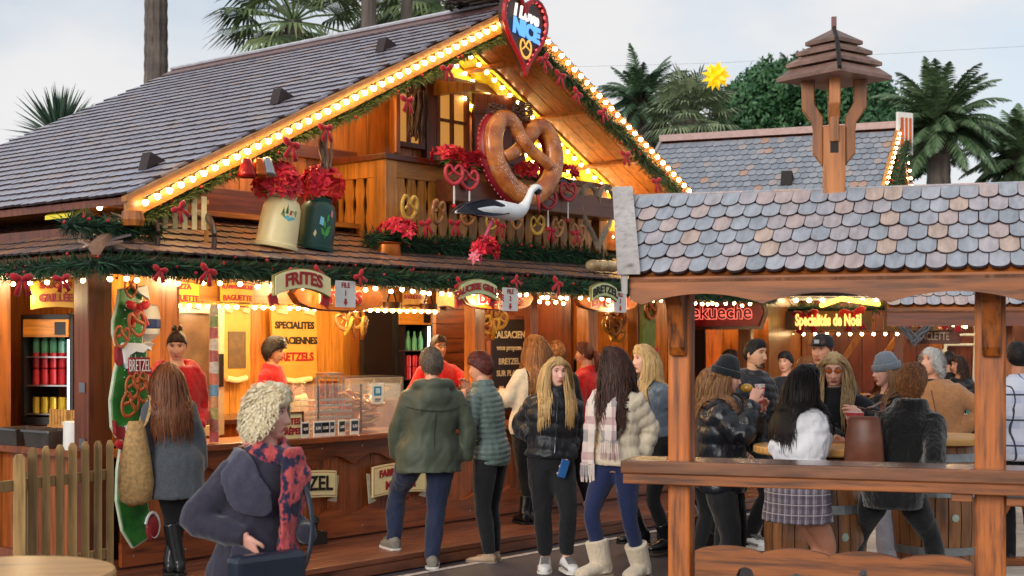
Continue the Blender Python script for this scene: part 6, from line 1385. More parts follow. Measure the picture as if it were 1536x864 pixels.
    def shoes(s, mat, sole, kind='sneaker', col=None, ht=None):
        k = s.H
        for i, sg in enumerate((-1, 1)):
            a = s.ank[i]; sh = s.ank[i] - s.kne[i]; f = V((sg*.18, -1, 0)).normalized(); zf = a.z - .045*k
            mb = MB(); o = V((a.x, a.y, zf)); up = V((0, 0, 1)); sd = f.cross(up)
            def ringat(t_, w_, h_, z_=0): c = o + f*t_*k; return [c + sd*(w_*k*cos(q)) + up*(z_*k + h_*k*(.5 + .5*sin(q))) for q in [2*pi*j/14 for j in range(14)]]
            big = kind in ('ugg',)
            if kind == 'flat': prof = [(-.034, .012, .028), (-.028, .021, .036), (0, .024, .036), (.03, .025, .03), (.07, .028, .025), (.1, .024, .02), (.118, .01, .012)]
            else: prof = [(-.042, .014, .045), (-.034, .025, .06), (0, .029, .064), (.03, .029, .054), (.07, .033, .042), (.1, .03, .036), (.118, .02, .03), (.126, .008, .018)]
            if big: prof = [(t_*1.08, w_*1.3, h_*1.25) for t_, w_, h_ in prof]
            mb.ringed([ringat(t_, w_, h_, .006) for t_, w_, h_ in prof])
            if kind in ('boot', 'tallboot', 'ugg'):
                top_ = {'boot': .1, 'tallboot': .2, 'ugg': .115}[kind]*k; d = (s.kne[i] - a).normalized(); r = {'boot': .031, 'tallboot': .036, 'ugg': .046}[kind]*k
                mb.tube([o + up*.02*k, a + up*.01*k, a + d*top_*.5, a + d*top_], [(r*.95, r*1.05), (r*.92, r*1.0), (r*1.0, r*1.05), (r*1.12, r*1.12)], 14)
            else: mb.tube([o + up*.02*k, a + up*.005*k, a + up*.022*k], [(.026*k, .03*k), (.025*k, .027*k), (.024*k, .025*k)], 12)
            mb2 = mesh_mb(remesh(mb, .008, 2)); sh_o = obj('shoe' if kind in ('sneaker', 'flat') else 'boot', mb2, mat, s.root, smooth=True)
            so = MB(); hz = .014*k if kind != 'flat' else .008*k
            if kind in ('tallboot', 'boot'): hz = .012*k
            if kind == 'sneaker':
                la = MB()
                for q in range(4): c_ = o + f*(.03 + .016*q)*k + up*(.064 - .006*q)*k; la.tube([c_ - sd*.018*k, c_ + up*.004*k, c_ + sd*.018*k], .0028*k*1.7, 4)
                la.tube([o + f*.1*k + sd*.03*k + up*.022*k, o + f*.02*k + sd*.033*k + up*.03*k, o - f*.03*k + sd*.029*k + up*.03*k], .005*k, 4); obj('laces', la, plain('lace_grey', '#6d6a68', .7), sh_o)
            loop = [(t_*k, (w_ + .003)*k) for t_, w_, h_ in prof]
            pts_ = [o + f*t_ + sd*w_ for t_, w_ in loop] + [o + f*t_ - sd*w_ for t_, w_ in loop[::-1]]
            so.ringed([pts_, [p + up*hz for p in pts_]]); obj('sole', so, sole, sh_o)
    # ---- hair
    def hair(s, mat, kind='long', length=.35, n=230, curl=0, vol=1.06, hl=.50, part=0, front=False, lw=.0048, cap=.012, back=.018, seed=0, wave=.004, over=None, spread=1.0, top=9):
        """a scalp cap that follows the skull, and many thin tapering locks"""
        rr = random.Random(seed + 5); mb = MB(); tree = TREEF if s.fem else TREEM; hs = s.hs; length = length/hs; Mh = s.HM; a, b, c = .0765, .097, .119
        def rad(d):
            q = tree.ray_cast(V((0, 0, 0)), d); return q[3] if q[3] else .09
        def line(d):
            y = d.y
            if y < -.45: return .16 + (hl - .16)*((-y - .45)/.55)**.7
            if y < .0: return .16 - .36*((y + .45)/.45)
            return -.2 - .6*min(1, y*1.4)
        nu, nv = 56, 36; idx = {}; vs_ = []; curly = kind == 'curlyshort'
        for i in range(nv + 1):
            for j in range(nu):
                t_ = -1.2 + (pi/2 + 1.19)*i/nv; q = 2*pi*j/nu; d = V((cos(t_)*sin(q), -cos(t_)*cos(q), sin(t_)))
                ln = line(d) + .03*NZ.noise(d*6 + V((seed, 0, 0))); o_ = max(-.3, min(1, (d.z - ln)/.16)); nzv = NZ.noise(d*(7 if curly else 4) + V((seed, 0, 0)))
                e = 1.0 + (o_**.7*((vol - 1) + cap*5*(1 + nzv)) if o_ > 0 else o_*.10)
                vs_.append(Mh @ (d*rad(d)*e)); idx[i, j] = (len(vs_) - 1, o_ > -.28 and d.z < top + .15)
        fs_ = [tuple(k_[0] for k_ in q) for q in ([idx[i, j], idx[i, (j+1) % nu], idx[i+1, (j+1) % nu], idx[i+1, j]] for i in range(nv) for j in range(nu)) if all(k_[1] for k_ in q)]
        mb.add(vs_, fs_)
        steps = 9 if kind == 'long' else 6; n = int(n*3.0); cnt = 0; tries = 0; tz = s.neck.z - .01
        while cnt < n and tries < n*8:
            tries += 1; th = rr.uniform(0, 2*pi); zz_ = rr.uniform(-.55, 1); r_ = sqrt(1 - zz_*zz_); d = V((r_*sin(th), -r_*cos(th), zz_))
            if d.z < line(d) + .03 or d.z > top: continue
            if kind == 'long' and not front and d.y < -.6 and d.z < .6: continue
            cnt += 1; L_ = length*rr.uniform(.7, 1.08); st = L_/steps; p = d*rad(d)*vol; path = [p.copy()]; ph = rr.uniform(0, 6.3); q_ = rr.uniform(1.0, 1.0 + back*5)
            vel = V((d.x + part, d.y*.5 + .25, .2)).normalized()
            cw = V((d.x*.5 + rr.uniform(-.3, .3), .75 + rr.uniform(-.2, .4), -.55 + rr.uniform(-.3, .3)))
            if d.y < -.25: cw = V((d.x*1.1 + rr.uniform(-.25, .25), .65 + .2*rr.random(), .3 + rr.uniform(-.2, .2)))
            if over: cw = V(over) + V((rr.uniform(-.3, .3), rr.uniform(-.3, .3), rr.uniform(-.3, .3)))
            if curly: cw = V((rr.gauss(0, 1), rr.gauss(0, 1), rr.gauss(0, 1) - .5))
            for t_ in range(steps):
                if kind != 'long':
                    p = p + cw.normalized()*st
                    if curly: p += V((cos(ph + t_*1.9), sin(ph*1.7 + t_*1.6), sin(ph + t_*2.1)))*curl
                    u_ = p.normalized(); m_ = rad(u_)*(vol + cap*5*(.55 + .5*rr.random()) + (.02 if curly else 0)); p = u_*m_ if p.length < m_ or not curly else u_*(m_*.6 + min(p.length, m_*1.12)*.4)
                    if not curly and t_ > 2: p += u_*.002*rr.random()
                    u_ = p.normalized()
                    if u_.y < -.1 and u_.z < line(u_) - .06: break
                else:
                    vel = (vel*.55 + V((0, 0, -1))*(.55 + .1*t_)).normalized(); p = p + vel*st
                    if p.z > -c*.85:
                        u_ = p.normalized(); m_ = rad(u_)*vol*q_
                        if p.length < m_: p = u_*m_
                    if not front and p.y < -.2*b and p.z < .95*c and p.z > -c*1.1: zc_ = p.z/c; p.x = math.copysign(max(abs(p.x), a*(1.0 if zc_ < .2 else .9 - .95*max(0, zc_ - .3))), p.x if abs(p.x) > .002 else d.x); p.y = max(p.y, -.6*b if zc_ < .5 else -.85*b)
                path.append(p.copy())
            if len(path) < 4: continue
            W = []
            for t_, p in enumerate(path):
                f = t_/steps
                if kind == 'long':
                    wv = curl/hs*(.25 + f); p = p + V((cos(ph + t_*1.7), sin(ph + t_*1.7), .3*sin(ph*2 + t_)))*wv + V((sin(ph + t_*.9), cos(ph + t_*.8), 0))*wave*f*3 + V((cos(ph), sin(ph), 0))*.010*f*spread
                P = Mh @ p
                if kind == 'long' and P.z < tz + .02:
                    x, y = s.cx(P.z); wa, da = s.tor_at(P.z/s.H); ex = wa + s.hinf + .008; ey = da + s.hinf + .010 + .012*(q_ - 1)/(back*5 + 1e-6); qx, qy = P.x - x, P.y - y
                    if (qx/ex)**2 + (qy/ey)**2 < 1:
                        sgn = 1 if qy > -.01 else -1; P = V((P.x, y + sgn*ey*sqrt(max(.05, 1 - min(.95, (qx/ex)**2))), P.z))
                W.append(P)
            W = catmull(W, 2); k_ = len(W); rings = []; ctr = s.hc
            for i, P in enumerate(W):
                tg = (W[min(k_-1, i+1)] - W[max(0, i-1)]).normalized(); outw = (P - V((s.lx, s.ly, P.z))); outw = (P - ctr) if P.z > ctr.z - .05 else outw
                sd = tg.cross(outw); sd = sd.normalized() if sd.length > 1e-6 else V((1, 0, 0)); nn = sd.cross(tg); w_ = lw*hs*(1.0 if i/(k_-1) < .6 else 1 - .85*((i/(k_-1) - .6)/.4)**1.4); rings.append([P - sd*w_, P + nn*w_*.5*(1 if nn.dot(outw) > 0 else -1), P + sd*w_])
            mb.ringed(rings, closed=False, caps=False)
        return obj('hair', mb, mat, s.root, smooth=True)
    hinf = .03
    def surf(s, th, zf, off=.012):
        """a point on the coat at angle th from the front and height zf of the body"""
        wa, da = s.tor_at(zf); x, y = s.cx(zf*s.H); return V((x + (wa + s.hinf + off)*sin(th), y - (da + s.hinf + off)*cos(th), zf*s.H))
    def band(s, edge, off=.012, th=.012):
        """a flat piece of cloth lying on the coat between two edges of (angle, height)"""
        rings = []
        for (a0, z0), (a1, z1) in edge:
            row = [(a0 + (a1 - a0)*i/5, z0 + (z1 - z0)*i/5) for i in range(6)]; rings.append([s.surf(a, z, off + th) for a, z in row] + [s.surf(a, z, off - .02) for a, z in row[::-1]])
        return MB().ringed(rings)
    def tor_at(s, zf):
        for (za, wa, da), (zb, wb, db) in zip(TOR, TOR[1:]):
            if za <= zf <= zb: q = (zf - za)/(zb - za); return (wa + (wb - wa)*q)*s.H*s.w + .02*(zf > .74), (da + (db - da)*q)*s.H*s.w
        return (.05*s.H, .05*s.H) if zf > .8 else (.1*s.H, .07*s.H)
    def beanie(s, mat, hgt=.075, lean_=.02):
        mb = MB(); mb.M = s.HM @ T(0, .010, .004) @ RX(.24) @ SCL(.93, 1.14, 1)
        mb.lathe([(.0, .118 + hgt - .02), (.03, .118 + hgt - .026), (.06, .1 + hgt*.6), (.082, .085), (.092, .05), (.093, .035)], 28, caps=False); mb.lathe([(.094, .012), (.1, .018), (.1015, .04), (.1, .062), (.094, .066), (.09, .04), (.094, .012)], 28, caps=False)
        return obj('knit_hat', mb, mat, s.root, smooth=True)
def seam(P, pts, mat, r=.004, off=.014, name='seam'):
    return obj(name, MB().tube(catmull([P.surf(a, z, off) for a, z in pts], 4), r, 5), mat, P.root)
def strap(P, pts, mat, r=(.012, .003), name='strap'):
    return obj(name, MB().tube(catmull(pts, 5), [r]*(5*(len(pts)-1) + 1), 6, ref=(0, 1, .1)), mat, P.root, smooth=True)
rdp = random.Random(21)
def hang(P, name, label, cat, mb, mats, loc=(0, 0, 0), rz=0, smooth=False, group=None, bevel=0):
    """a thing a person carries: top-level, at the place it is carried"""
    o = obj(name, mb, mats, None, tuple(P.base + P.R @ V(loc)), P.yaw + rz, smooth, bevel); return tag(o, label, cat, group)
NAVY = cloth('coat_navy_purple', '#302d3d', '#242230', .8, 40, .35, .3); BLK = cloth('cloth_black', '#15161a', '#0d0e11', .85, 40, .4, .15); BLKP = cloth('puffer_black', '#14171e', '#0e1015', .45, 20, .5, .1, spec=.4)
JEAN = cloth('denim_navy', '#1b2743', '#141c33', .8, 60, .35, .2); JEAN2 = cloth('denim_blue', '#16234a', '#101a38', .8, 60, .35, .2); SOLEW = plain('sole_white', '#cfcac2', .6, 0, .05); SOLEK = plain('sole_black', '#15130f', .6)
SNK = plain('sneaker_white', '#d5d3d2', .55, 0, .1, 40); BOOT = plain('boot_black_leather', '#141417', .28, 0, .1)
H_AUB = hairmat('hair_auburn', '#2e1712', '#53271b', '#7a4028'); H_BLK = hairmat('hair_black', '#0b0808', '#171112', '#2a2020'); H_BRN = hairmat('hair_dark_brown', '#1d120d', '#3a241a', '#5b3c28'); H_BLO = hairmat('hair_blonde', '#7d5f3c', '#bf9a64', '#e2c690'); H_LBR = hairmat('hair_light_brown', '#4a3120', '#7b5535', '#a87f52')
H_WHI = hairmat('hair_white_blonde', '#c4ae86', '#ecdcb8', '#fbf3de'); H_GRY = hairmat('hair_grey_brown', '#2c2723', '#54483f', '#85786c'); H_SIL = hairmat('hair_silver', '#7d7a78', '#b3b0ac', '#d8d6d2'); H_GIN = hairmat('hair_ginger_brown', '#4a2a18', '#85532f', '#b98450')
def checks(name, base, cols, scale=9.0, rough=.9):
    """woven check: bands across and along"""
    if name in MATS: return MATS[name]
    m, t, b = newmat(name); vec = coords(t, (scale,)*3, False); sp_ = nd(t, 'ShaderNodeSeparateXYZ'); t.links.new(vec, sp_.inputs[0]); cur = None
    ad = nd(t, 'ShaderNodeMath', operation='ADD'); t.links.new(sp_.outputs[0], ad.inputs[0]); t.links.new(sp_.outputs[1], ad.inputs[1])
    rgb = nd(t, 'ShaderNodeRGB'); rgb.outputs[0].default_value = C(base); cur = rgb.outputs[0]
    for src, per, ofs, wd, col, fac in cols:
        o_ = ad.outputs[0] if src == 'x' else sp_.outputs[2]
        f1 = nd(t, 'ShaderNodeMath', operation='MULTIPLY_ADD'); f1.inputs[1].default_value = 1/per; f1.inputs[2].default_value = ofs; t.links.new(o_, f1.inputs[0])
        f2 = nd(t, 'ShaderNodeMath', operation='FRACT'); t.links.new(f1.outputs[0], f2.inputs[0]); f3 = nd(t, 'ShaderNodeMath', operation='LESS_THAN'); f3.inputs[1].default_value = wd; t.links.new(f2.outputs[0], f3.inputs[0])
        f4 = nd(t, 'ShaderNodeMath', operation='MULTIPLY'); f4.inputs[1].default_value = fac; t.links.new(f3.outputs[0], f4.inputs[0])
        mx = nd(t, 'ShaderNodeMix', data_type='RGBA'); t.links.new(f4.outputs[0], mx.inputs[0]); t.links.new(cur, mx.inputs[6]); mx.inputs[7].default_value = C(col); cur = mx.outputs[2]
    t.links.new(cur, b.inputs['Base Color']); b.inputs['Roughness'].default_value = rough; bump(t, b, noise(t, coords(t, (4, 4, 3)), 3, 4), .4, .03); MATS[name] = m; return m
def flap(pts, w0, w1, th=.012, n=5, ref=(0, 1, 0), wav=.0, seed=0):
    P = catmull(pts, n); k = len(P); rr = random.Random(seed)
    return MB().tube(P, [(w0 + (w1 - w0)*i/(k-1) + rr.uniform(-wav, wav), th) for i in range(k)], 10, ref=ref)
# ---- 1 the elderly woman in the foreground
P = Person('elderly woman with curly white hair in a navy coat and red scarf, foreground left', 376, 5.9, 1.595, 42, skin='old', head_yaw=80, head_u=398, wrists=((368, 806, -.16), (462, 800, -.05)), w=.88, sh=.95, head=.97, elbow=((-.6, .8, -.2), None))
P.body(('relax', None), fdir=((.3, -.25, -.9), None)); P.top(NAVY, 'coat', hem=.36, inf=.03, sl=.018, fold=.014, flare=.05, vox=.012)
P.hair(H_WHI, 'long', .085, 620, .006, 1.15, .42, cap=.028, seed=1, back=.035, wave=.010, spread=1.2, lw=.0036); k = P.H
n_ = P.neck; P.hinf = .034; mb = MB()
for sg in (-1, 1):
    mb.merge(P.band([((sg*2.2, .845), (sg*1.9, .80)), ((sg*1.3, .835), (sg*1.5, .765)), ((sg*.75, .81), (sg*1.3, .715)), ((sg*.45, .77), (sg*1.05, .685)), ((sg*.22, .735), (sg*.8, .675)), ((sg*.1, .68), (sg*.3, .665))], .012, .016))
P.garment('lapel', mb, cloth('coat_lapel', '#413e50', '#343142', .8, 40, .3, .35), .010, 3, 0, .07, .006)
def scarfmat(name, stops, sc=16):
    if name in MATS: return MATS[name]
    m, t, b = newmat(name); vec = coords(t, (1, 1, .8), False); n1 = noise(t, vec, sc, 3, .5); r = ramp(t, n1, [(p, C(c)) for p, c in stops]); t.links.new(r, b.inputs['Base Color']); b.inputs['Roughness'].default_value = .85; b.inputs['Sheen Weight'].default_value = .2
    bump(t, b, noise(t, coords(t, (3, 3, 1), False), 9, 4), .6, .03); MATS[name] = m; return m
SCF = scarfmat('scarf_red_navy', [(.40, '#1e1c38'), (.46, '#2a2547'), (.5, '#b8424a'), (.62, '#cf5a55'), (.7, '#7a2c40')], 21)
mb = MB(); mb.tube([n_ + V((.068*cos(a) , -.012 + .072*sin(a), .026 - .028*(1 - sin(a))*.9)) for a in [2*pi*i/20 for i in range(20)]], [(.03, .05)]*20, 10, closed=True)
for th0, th1, z1, w_ in ((.12, .42, .50, .2), (.42, .72, .545, .17)):
    e = []
    for i in range(9): f = i/8; a = th0 + (th1 - th0)*f; z = .845 + (z1 - .845)*f; e.append(((a - w_*(1 + .25*f), z), (a + w_*(1 + .25*f), z + .01*sin(f*9))))
    mb.merge(P.band(e, .03, .022))
P.garment('scarf', mb, SCF, .011, 2, 0, .07, .012, 14)
mb = MB(); q = P.wri[0]; 
strap(P, [n_ + V((.1, -.03, -.04)), n_ + V((.1, -.175, -.2)), n_ + V((.08, -.21, -.4)), n_ + V((-.05, -.24, -.62))], plain('bag_navy', '#1d2636', .35, 0, .12), (.012, .005), 'bag_strap')
bg_ = MB().box((0, 0, 0), (.34, .09, .24)); hang(P, 'handbag', 'dark blue crossbody handbag on the elderly woman\'s hip', 'bag', bg_, MATS['bag_navy'], (-.07, -.235, .815), .05, bevel=.025)
P.hinf = .04; P.garment('pocket_flap', P.band([((-.95, .605), (-.3, .575)), ((-.95, .53), (-.28, .5)), ((-.9, .45), (-.28, .44))], .03, .02), NAVY, .011, 2)
for z in (.56, .47): obj('button', MB().ell(P.surf(.5, z, .03), (.018, .012, .018), 10, 6), BLACK, P.root)
# ---- 2 woman in the grey coat at the counter, from behind
P = Person('woman from behind in a grey wool coat with long auburn hair and tall boots', 264, 10.05, 1.50, -155, .14, head_u=254, feet=((255, 851), (268, 851)), w=1.05)
P.body((None, None)); P.top(cloth('wool_grey', '#4a4f55', '#3a3f45', .9, 60, .35, .3), 'coat', hem=.36, inf=.035, sl=.022, flare=.035, fold=.008)
P.trousers(BLK, 'tights', .0, fold=.003); P.shoes(BOOT, SOLEK, 'tallboot'); P.hinf = .04
P.hair(H_AUB if False else hairmat('hair_copper_brown', '#3a1f14', '#6b3c24', '#a06a40'), 'long', .46, 260, .002, 1.08, .5, seed=2)
STRAW = plain('straw_weave', '#a98554', .8, 0, .35, 40, .6)
mb = MB(); c0 = P.R.inverted() @ (at(204, 690, 9.85) - P.base)
mb.ringed([[V((c0.x + w_*cos(a), c0.y + d_*sin(a), c0.z + z)) for a in [2*pi*i/16 for i in range(16)]] for z, w_, d_ in ((-.31, .06, .04), (-.28, .11, .07), (-.16, .125, .085), (.0, .105, .075), (.14, .08, .06), (.25, .06, .03), (.27, .05, .02))])
hb = thing('straw_bag', 'slouchy straw shoulder bag hanging from the grey coat woman', 'bag', tuple(P.base), P.yaw); obj('bag_body', mb, STRAW, hb, smooth=True)
q = P.shl[1]; q0 = P.shl[0]; qq = q0 if (q0 - c0).length < (q - c0).length else q
obj('bag_strap', MB().tube(catmull([c0 + V((-.03, 0, .2)), (c0 + qq)/2 + V((0, -.04, .1)), qq + V((0, -.045, .04)), qq + V((0, .02, .06)), qq + V((0, .06, .0)), (c0 + qq)/2 + V((0, .06, .05)), c0 + V((.03, .02, .2))], 4), [(.014, .005)]*25, 6), STRAW, hb)
# ---- 3-5 sellers in red
REDH = cloth('hoodie_red', '#c3161c', '#97101a', .85, 40, .35, .3)
P = Person('seller in a red hoodie with a dark hair bun behind the left counter', 262, 10.85, 1.68, 20, .2, skin='fair', head_yaw=8, head_pitch=-14, head_u=265, wrists=((228, 640, -.1), (300, 640, -.1)), w=1.02)
P.body(('relax', 'relax')); P.top(REDH, 'hoodie', .46, .035, .024, hood=True, fold=.012); P.trousers(BLK)
P.hair(H_BRN, 'short', .06, 150, 0, 1.05, .5, seed=3, cap=.006); b_ = MB(); b_.M = P.HM; b_.ell((0, .04, .13), (.045, .045, .04), 12, 8); obj('hair_bun', b_, H_BRN, P.root, smooth=True)
P = Person('seller with dark curly hair in a red top seen in profile inside the stall', 408, 12.9, 1.62, 78, .2, skin='olive', head_yaw=82, head_pitch=-10, wrists=(None, (440, 590, 0)))
P.body(); P.top(REDH, 'top', .46, .025, .018, collar=.03); P.trousers(BLK); P.hair(H_BLK, 'curlyshort', .085, 260, .011, 1.16, .42, cap=.03, seed=4)
P = Person('seller with glasses in a red shirt behind the green parka man', 668, 13.95, 1.66, 30, .2, skin='tan', fem=False, head_yaw=38, head_u=656, wrists=((640, 600, -.2), (738, 604, -.25)), elbow=(None, (1, .3, -.5)))
P.body(('relax', 'relax')); P.top(REDH, 'shirt', .46, .025, .018, collar=.02); P.trousers(BLK); P.hair(H_BRN, 'short', .05, 150, 0, 1.05, .5, seed=5, cap=.008)
def glasses(P, m, lens=None, w_=.021, h_=.016):
    g_ = MB(); g_.M = P.HM
    for sg in (-1, 1):
        pts_ = [V((sg*.032 + w_*cos(a)*(1.08), -.0915 + .012*abs(cos(a))*(1 if cos(a)*sg > 0 else 0), .009 + h_*sin(a))) for a in [2*pi*i/16 for i in range(16)]]; g_.tube(pts_, .0022, 5, ref=(0, 1, 0), closed=True)
        g_.tube([(sg*.055, -.082, .012), (sg*.074, -.05, .014), (sg*.08, .01, .01)], .0022, 5)
    g_.tube([(-.011, -.093, .011), (.011, -.093, .011)], .002, 5); gl = obj('glasses', g_, m, P.root)
    if lens:
        l_ = MB(); l_.M = P.HM
        for sg in (-1, 1): l_.ell((sg*.032, -.0905, .009), (w_*1.05, .004, h_), 14, 6)
        obj('lens', l_, lens, gl, smooth=True)
glasses(P, BLACK)
# ---- 6 man in the green parka
PARKA = cloth('parka_green', '#454c3e', '#3c4337', .55, 8, .35, .1, fs=3)
P = Person('man from behind in a green hooded parka and blue jeans at the counter', 643, 11.25, 1.735, -165, skin='fair', fem=False, head_yaw=-160, head_u=648, feet=((648, 842, -.05), (590, 811, .08)), wrists=((697, 690, .08), (590, 694, .1)), w=1.14, sh=1.14, elbow=((-1, .25, -.1), (1, .25, -.1)))
P.body((None, None)); P.top(PARKA, 'parka', .435, .045, .03, hood=True, fold=.014, flare=.05, collar=.04, cw=1.15); P.trousers(JEAN, 'jeans', .02, fold=.012, thigh=.018); P.shoes(plain('suede_grey', '#77736a', .8, 0, .2, 30), SOLEW, 'sneaker')
P.hair(H_GRY, 'curlyshort', .075, 330, .009, 1.1, .45, cap=.02, seed=6); P.hinf = .05
SEAM = cloth('seam_dark_olive', '#2c3128'); P.hinf = .042
seam(P, [(pi - 1.1, .735), (pi - .5, .722), (pi, .718), (pi + .5, .722), (pi + 1.1, .735)], SEAM); seam(P, [(pi, .716), (pi, .62), (pi + .02, .53), (pi, .45)], SEAM, .003)
mb = MB(); n_ = P.neck; mb.tube([n_ + V((.066*cos(a), .01 + .066*sin(a), .012)) for a in [2*pi*i/16 for i in range(16)]], .03, 8, closed=True); P.garment('navy_collar', mb, NAVY, .011, 2)
# ---- 7 woman in the quilted jacket
QUI = cloth('quilted_grey_green', '#5a6b66', '#4a5a56', .5, 20, .25, .15, spec=.4)
P = Person('woman with short auburn hair in a grey green quilted jacket eating at the counter', 737, 11.55, 1.70, -118, skin='fair', head_yaw=-108, head_pitch=-8, head_u=724, feet=((741, 833, .06), (734, 836, -.05)), wrists=((702, 588, .1), (697, 602, -.12)), elbow=((-.3, .1, -1), (.3, .1, -1)), w=1.03)
P.body(('grip', 'grip')); P.top(QUI, 'jacket', .46, .026, .018, puff=.012, pitch=.042, collar=.05, fold=.004, vox=.011); P.trousers(BLK, inf=.012, fold=.005); P.shoes(plain('shoe_beige', '#a68d74', .7, 0, .1), SOLEW, 'flat')
P.hair(hairmat('hair_dark_red', '#2a1010', '#4f1f1b', '#7a3a30'), 'short', .08, 230, 0, 1.12, .42, seed=7, cap=.02)
n_ = P.neck; strap(P, [n_ + V((-.075, -.02, -.02)), n_ + V((-.02, .1, -.12)), n_ + V((.08, .125, -.28)), n_ + V((.14, .06, -.42)), n_ + V((.15, -.02, -.46))], plain('strap_dark', '#17181f', .5), (.012, .004), 'bag_strap'); 
# ---- 8 women further along the counter
P = Person('woman from behind in a cream sweater with long light brown hair at the counter', 795, 12.95, 1.72, -150, .13, head_yaw=-135, head_u=806, feet=((785, 782, -.05), (798, 788)), wrists=(None, (752, 590, .2)), w=1.03)
P.body((None, 'relax')); P.top(cloth('knit_cream', '#d3c8b4', '#bfb29c', .9, 50, .5, .4), 'sweater', .47, .04, .03, fold=.012); P.trousers(BLK, 'leggings', .002); P.shoes(BOOT, SOLEK, 'boot'); P.hinf = .045; P.hair(hairmat('hair_honey_brown', '#4a2c1a', '#85562f', '#b98a55'), 'long', .46, 250, .003, 1.08, .5, seed=8)
strap(P, [P.shl[1] + V((-.04, 0, .06)), P.shl[1] + V((-.02, .1, -.08)), P.shl[1] + V((.0, .1, -.4)), P.shl[1] + V((.02, .05, -.5))], BLK, (.02, .004), 'bag_strap')
P = Person('woman with curly auburn hair half hidden behind the blonde woman', 836, 13.7, 1.66, -160, .13, head_yaw=-160); P.body((None, None)); P.top(BLK, 'coat', .42, .035, .02); P.trousers(BLK); P.hair(H_GIN, 'curlyshort', .08, 220, .011, 1.1, .45, cap=.02, seed=9)
# ---- 9 blonde woman in the black puffer
P = Person('smiling woman with long blonde hair in a short black puffer walking towards us', 826, 11.05, 1.665, 6, skin='pale', head_yaw=28, head_pitch=3, head_u=832, feet=((818, 842, .05), (850, 842, -.1)), wrists=((797, 655, -.05), (850, 690, -.1)), w=1.0)
P.body((None, 'grip'), fdir=(None, (-.25, -.3, -1))); P.top(BLKP, 'puffer_jacket', .535, .05, .038, puff=.016, pitch=.105, collar=.055, fold=.008, cw=1.1); P.trousers(BLK, inf=.016, fold=.008, end=.085); P.shoes(SNK, SOLEW, 'sneaker'); P.hinf = .06
P.hair(H_BLO, 'long', .44, 290, .002, 1.07, .68, seed=10)
seam(P, [(0, .80), (0, .70), (.02, .62), (0, .56)], plain('zip_grey', '#3a3d44', .3, .6), .005, .022, 'zip')
hang(P, 'mobile_phone', 'blue mobile phone in the blonde woman\'s hand', 'phone', MB().box((0, 0, 0), (.07, .012, .14), (0, .3, 0)), plain('phone_blue', '#2a5f9a', .3), tuple(P.wri[1] + V((-.035, -.075, -.06))), .2, bevel=.008)
# front strands of blonde hair over the jacket
def front_locks(P, mat, xs, z0, L_, yo, seed, lw=.0045, n=80, wav=.006, x1=1.35):
    rr = random.Random(seed); mb = MB(); Mh = Mx.Translation(P.hc) @ RZ(P.hy); 
    for sg in (-1, 1):
        for i in range(n):
            x = sg*(.066 + rr.uniform(-.006, .012))*P.hs; p0 = Mh @ V((x, -.02*P.hs + rr.uniform(-.03, .02), .03 + rr.uniform(-.02, .03))); pts_ = [p0]; ln = L_*rr.uniform(.75, 1.05)
            xe = sg*rr.uniform(xs[0], xs[1]) + P.lx
            for t_ in range(1, 8):
                f = t_/7; z = p0.z - ln*f; g_ = min(1, f*1.8); x_ = p0.x*(1 - g_) + (xe)*g_ + rr.gauss(0, wav*.4); wa, da = P.tor_at(z/P.H); q = (x_ - P.lx)/(wa + P.hinf); yy = -(da + P.hinf + yo)*sqrt(max(.1, 1 - min(.9, q*q))) + P.cx(z)[1]
                y_ = p0.y*(1 - g_) + min(yy, p0.y + .05)*g_; pts_.append(V((x_, y_, z)))
            k_ = len(pts_); mb.tube(catmull(pts_, 2), [(lw*(1 - .7*(j/(2*k_-2))**2), lw*.4*(1 - .7*(j/(2*k_-2))**2)) for j in range(2*k_ - 1)], 4, ref=(0, 1, .05))
    return obj('hair_front', mb, mat, P.root, smooth=True)
front_locks(P, H_BLO, (.06, .135), 0, .44, .02, 3)
# ---- 10 woman with curls and the big scarf
CRM = cloth('puffer_cream', '#c9bba4', '#b6a78f', .55, 20, .35, .2)
P = Person('woman with long dark curls in a cream puffer, big pale scarf and fluffy boots', 925, 10.6, 1.735, -42, skin='fair', head_yaw=-110, head_pitch=4, head_u=922, feet=((902, 850, -.1), (962, 852, .05)), wrists=((893, 680, .1), (960, 695, .0)), w=.97)
P.body((None, None)); P.top(CRM, 'puffer_jacket', .50, .045, .036, puff=.014, pitch=.085, collar=.02, fold=.006); P.trousers(JEAN2, 'jeans', .002, fold=.005); P.shoes(cloth('ugg_cream', '#c9b9a2', '#b5a48b', .95, 60, .5, .5), plain('ugg_sole', '#b09d84', .8), 'ugg'); P.hinf = .055
P.hair(hairmat('hair_brown_curls', '#1c100d', '#3a221b', '#6b4230'), 'long', .50, 330, .016, 1.16, .45, seed=11, back=.03)
SCP = checks('scarf_pale_check', '#cdb9b4', [('z', 2.4, .1, .34, '#8a8a8e', .8), ('x', 1.4, 0, .4, '#d9cdc4', .8), ('z', 2.4, .6, .22, '#b08a8c', .7), ('x', 1.4, .55, .14, '#9a7a80', .6)], 9)
n_ = P.neck; mb = MB(); mb.tube([n_ + V((.085*cos(a), -.01 + .09*sin(a), -.0 - .02*(1 - sin(a)))) for a in [2*pi*i/20 for i in range(20)]], [(.04, .05)]*20, 10, closed=True)
fl1 = [n_ + V((-.075, -.09, -.03)), n_ + V((-.09, -.165, -.14)), n_ + V((-.095, -.175, -.3)), n_ + V((-.12, -.165, -.46)), n_ + V((-.13, -.16, -.58))]; fl2 = [n_ + V((.06, -.09, -.03)), n_ + V((.075, -.165, -.14)), n_ + V((.08, -.175, -.28)), n_ + V((.085, -.17, -.40))]
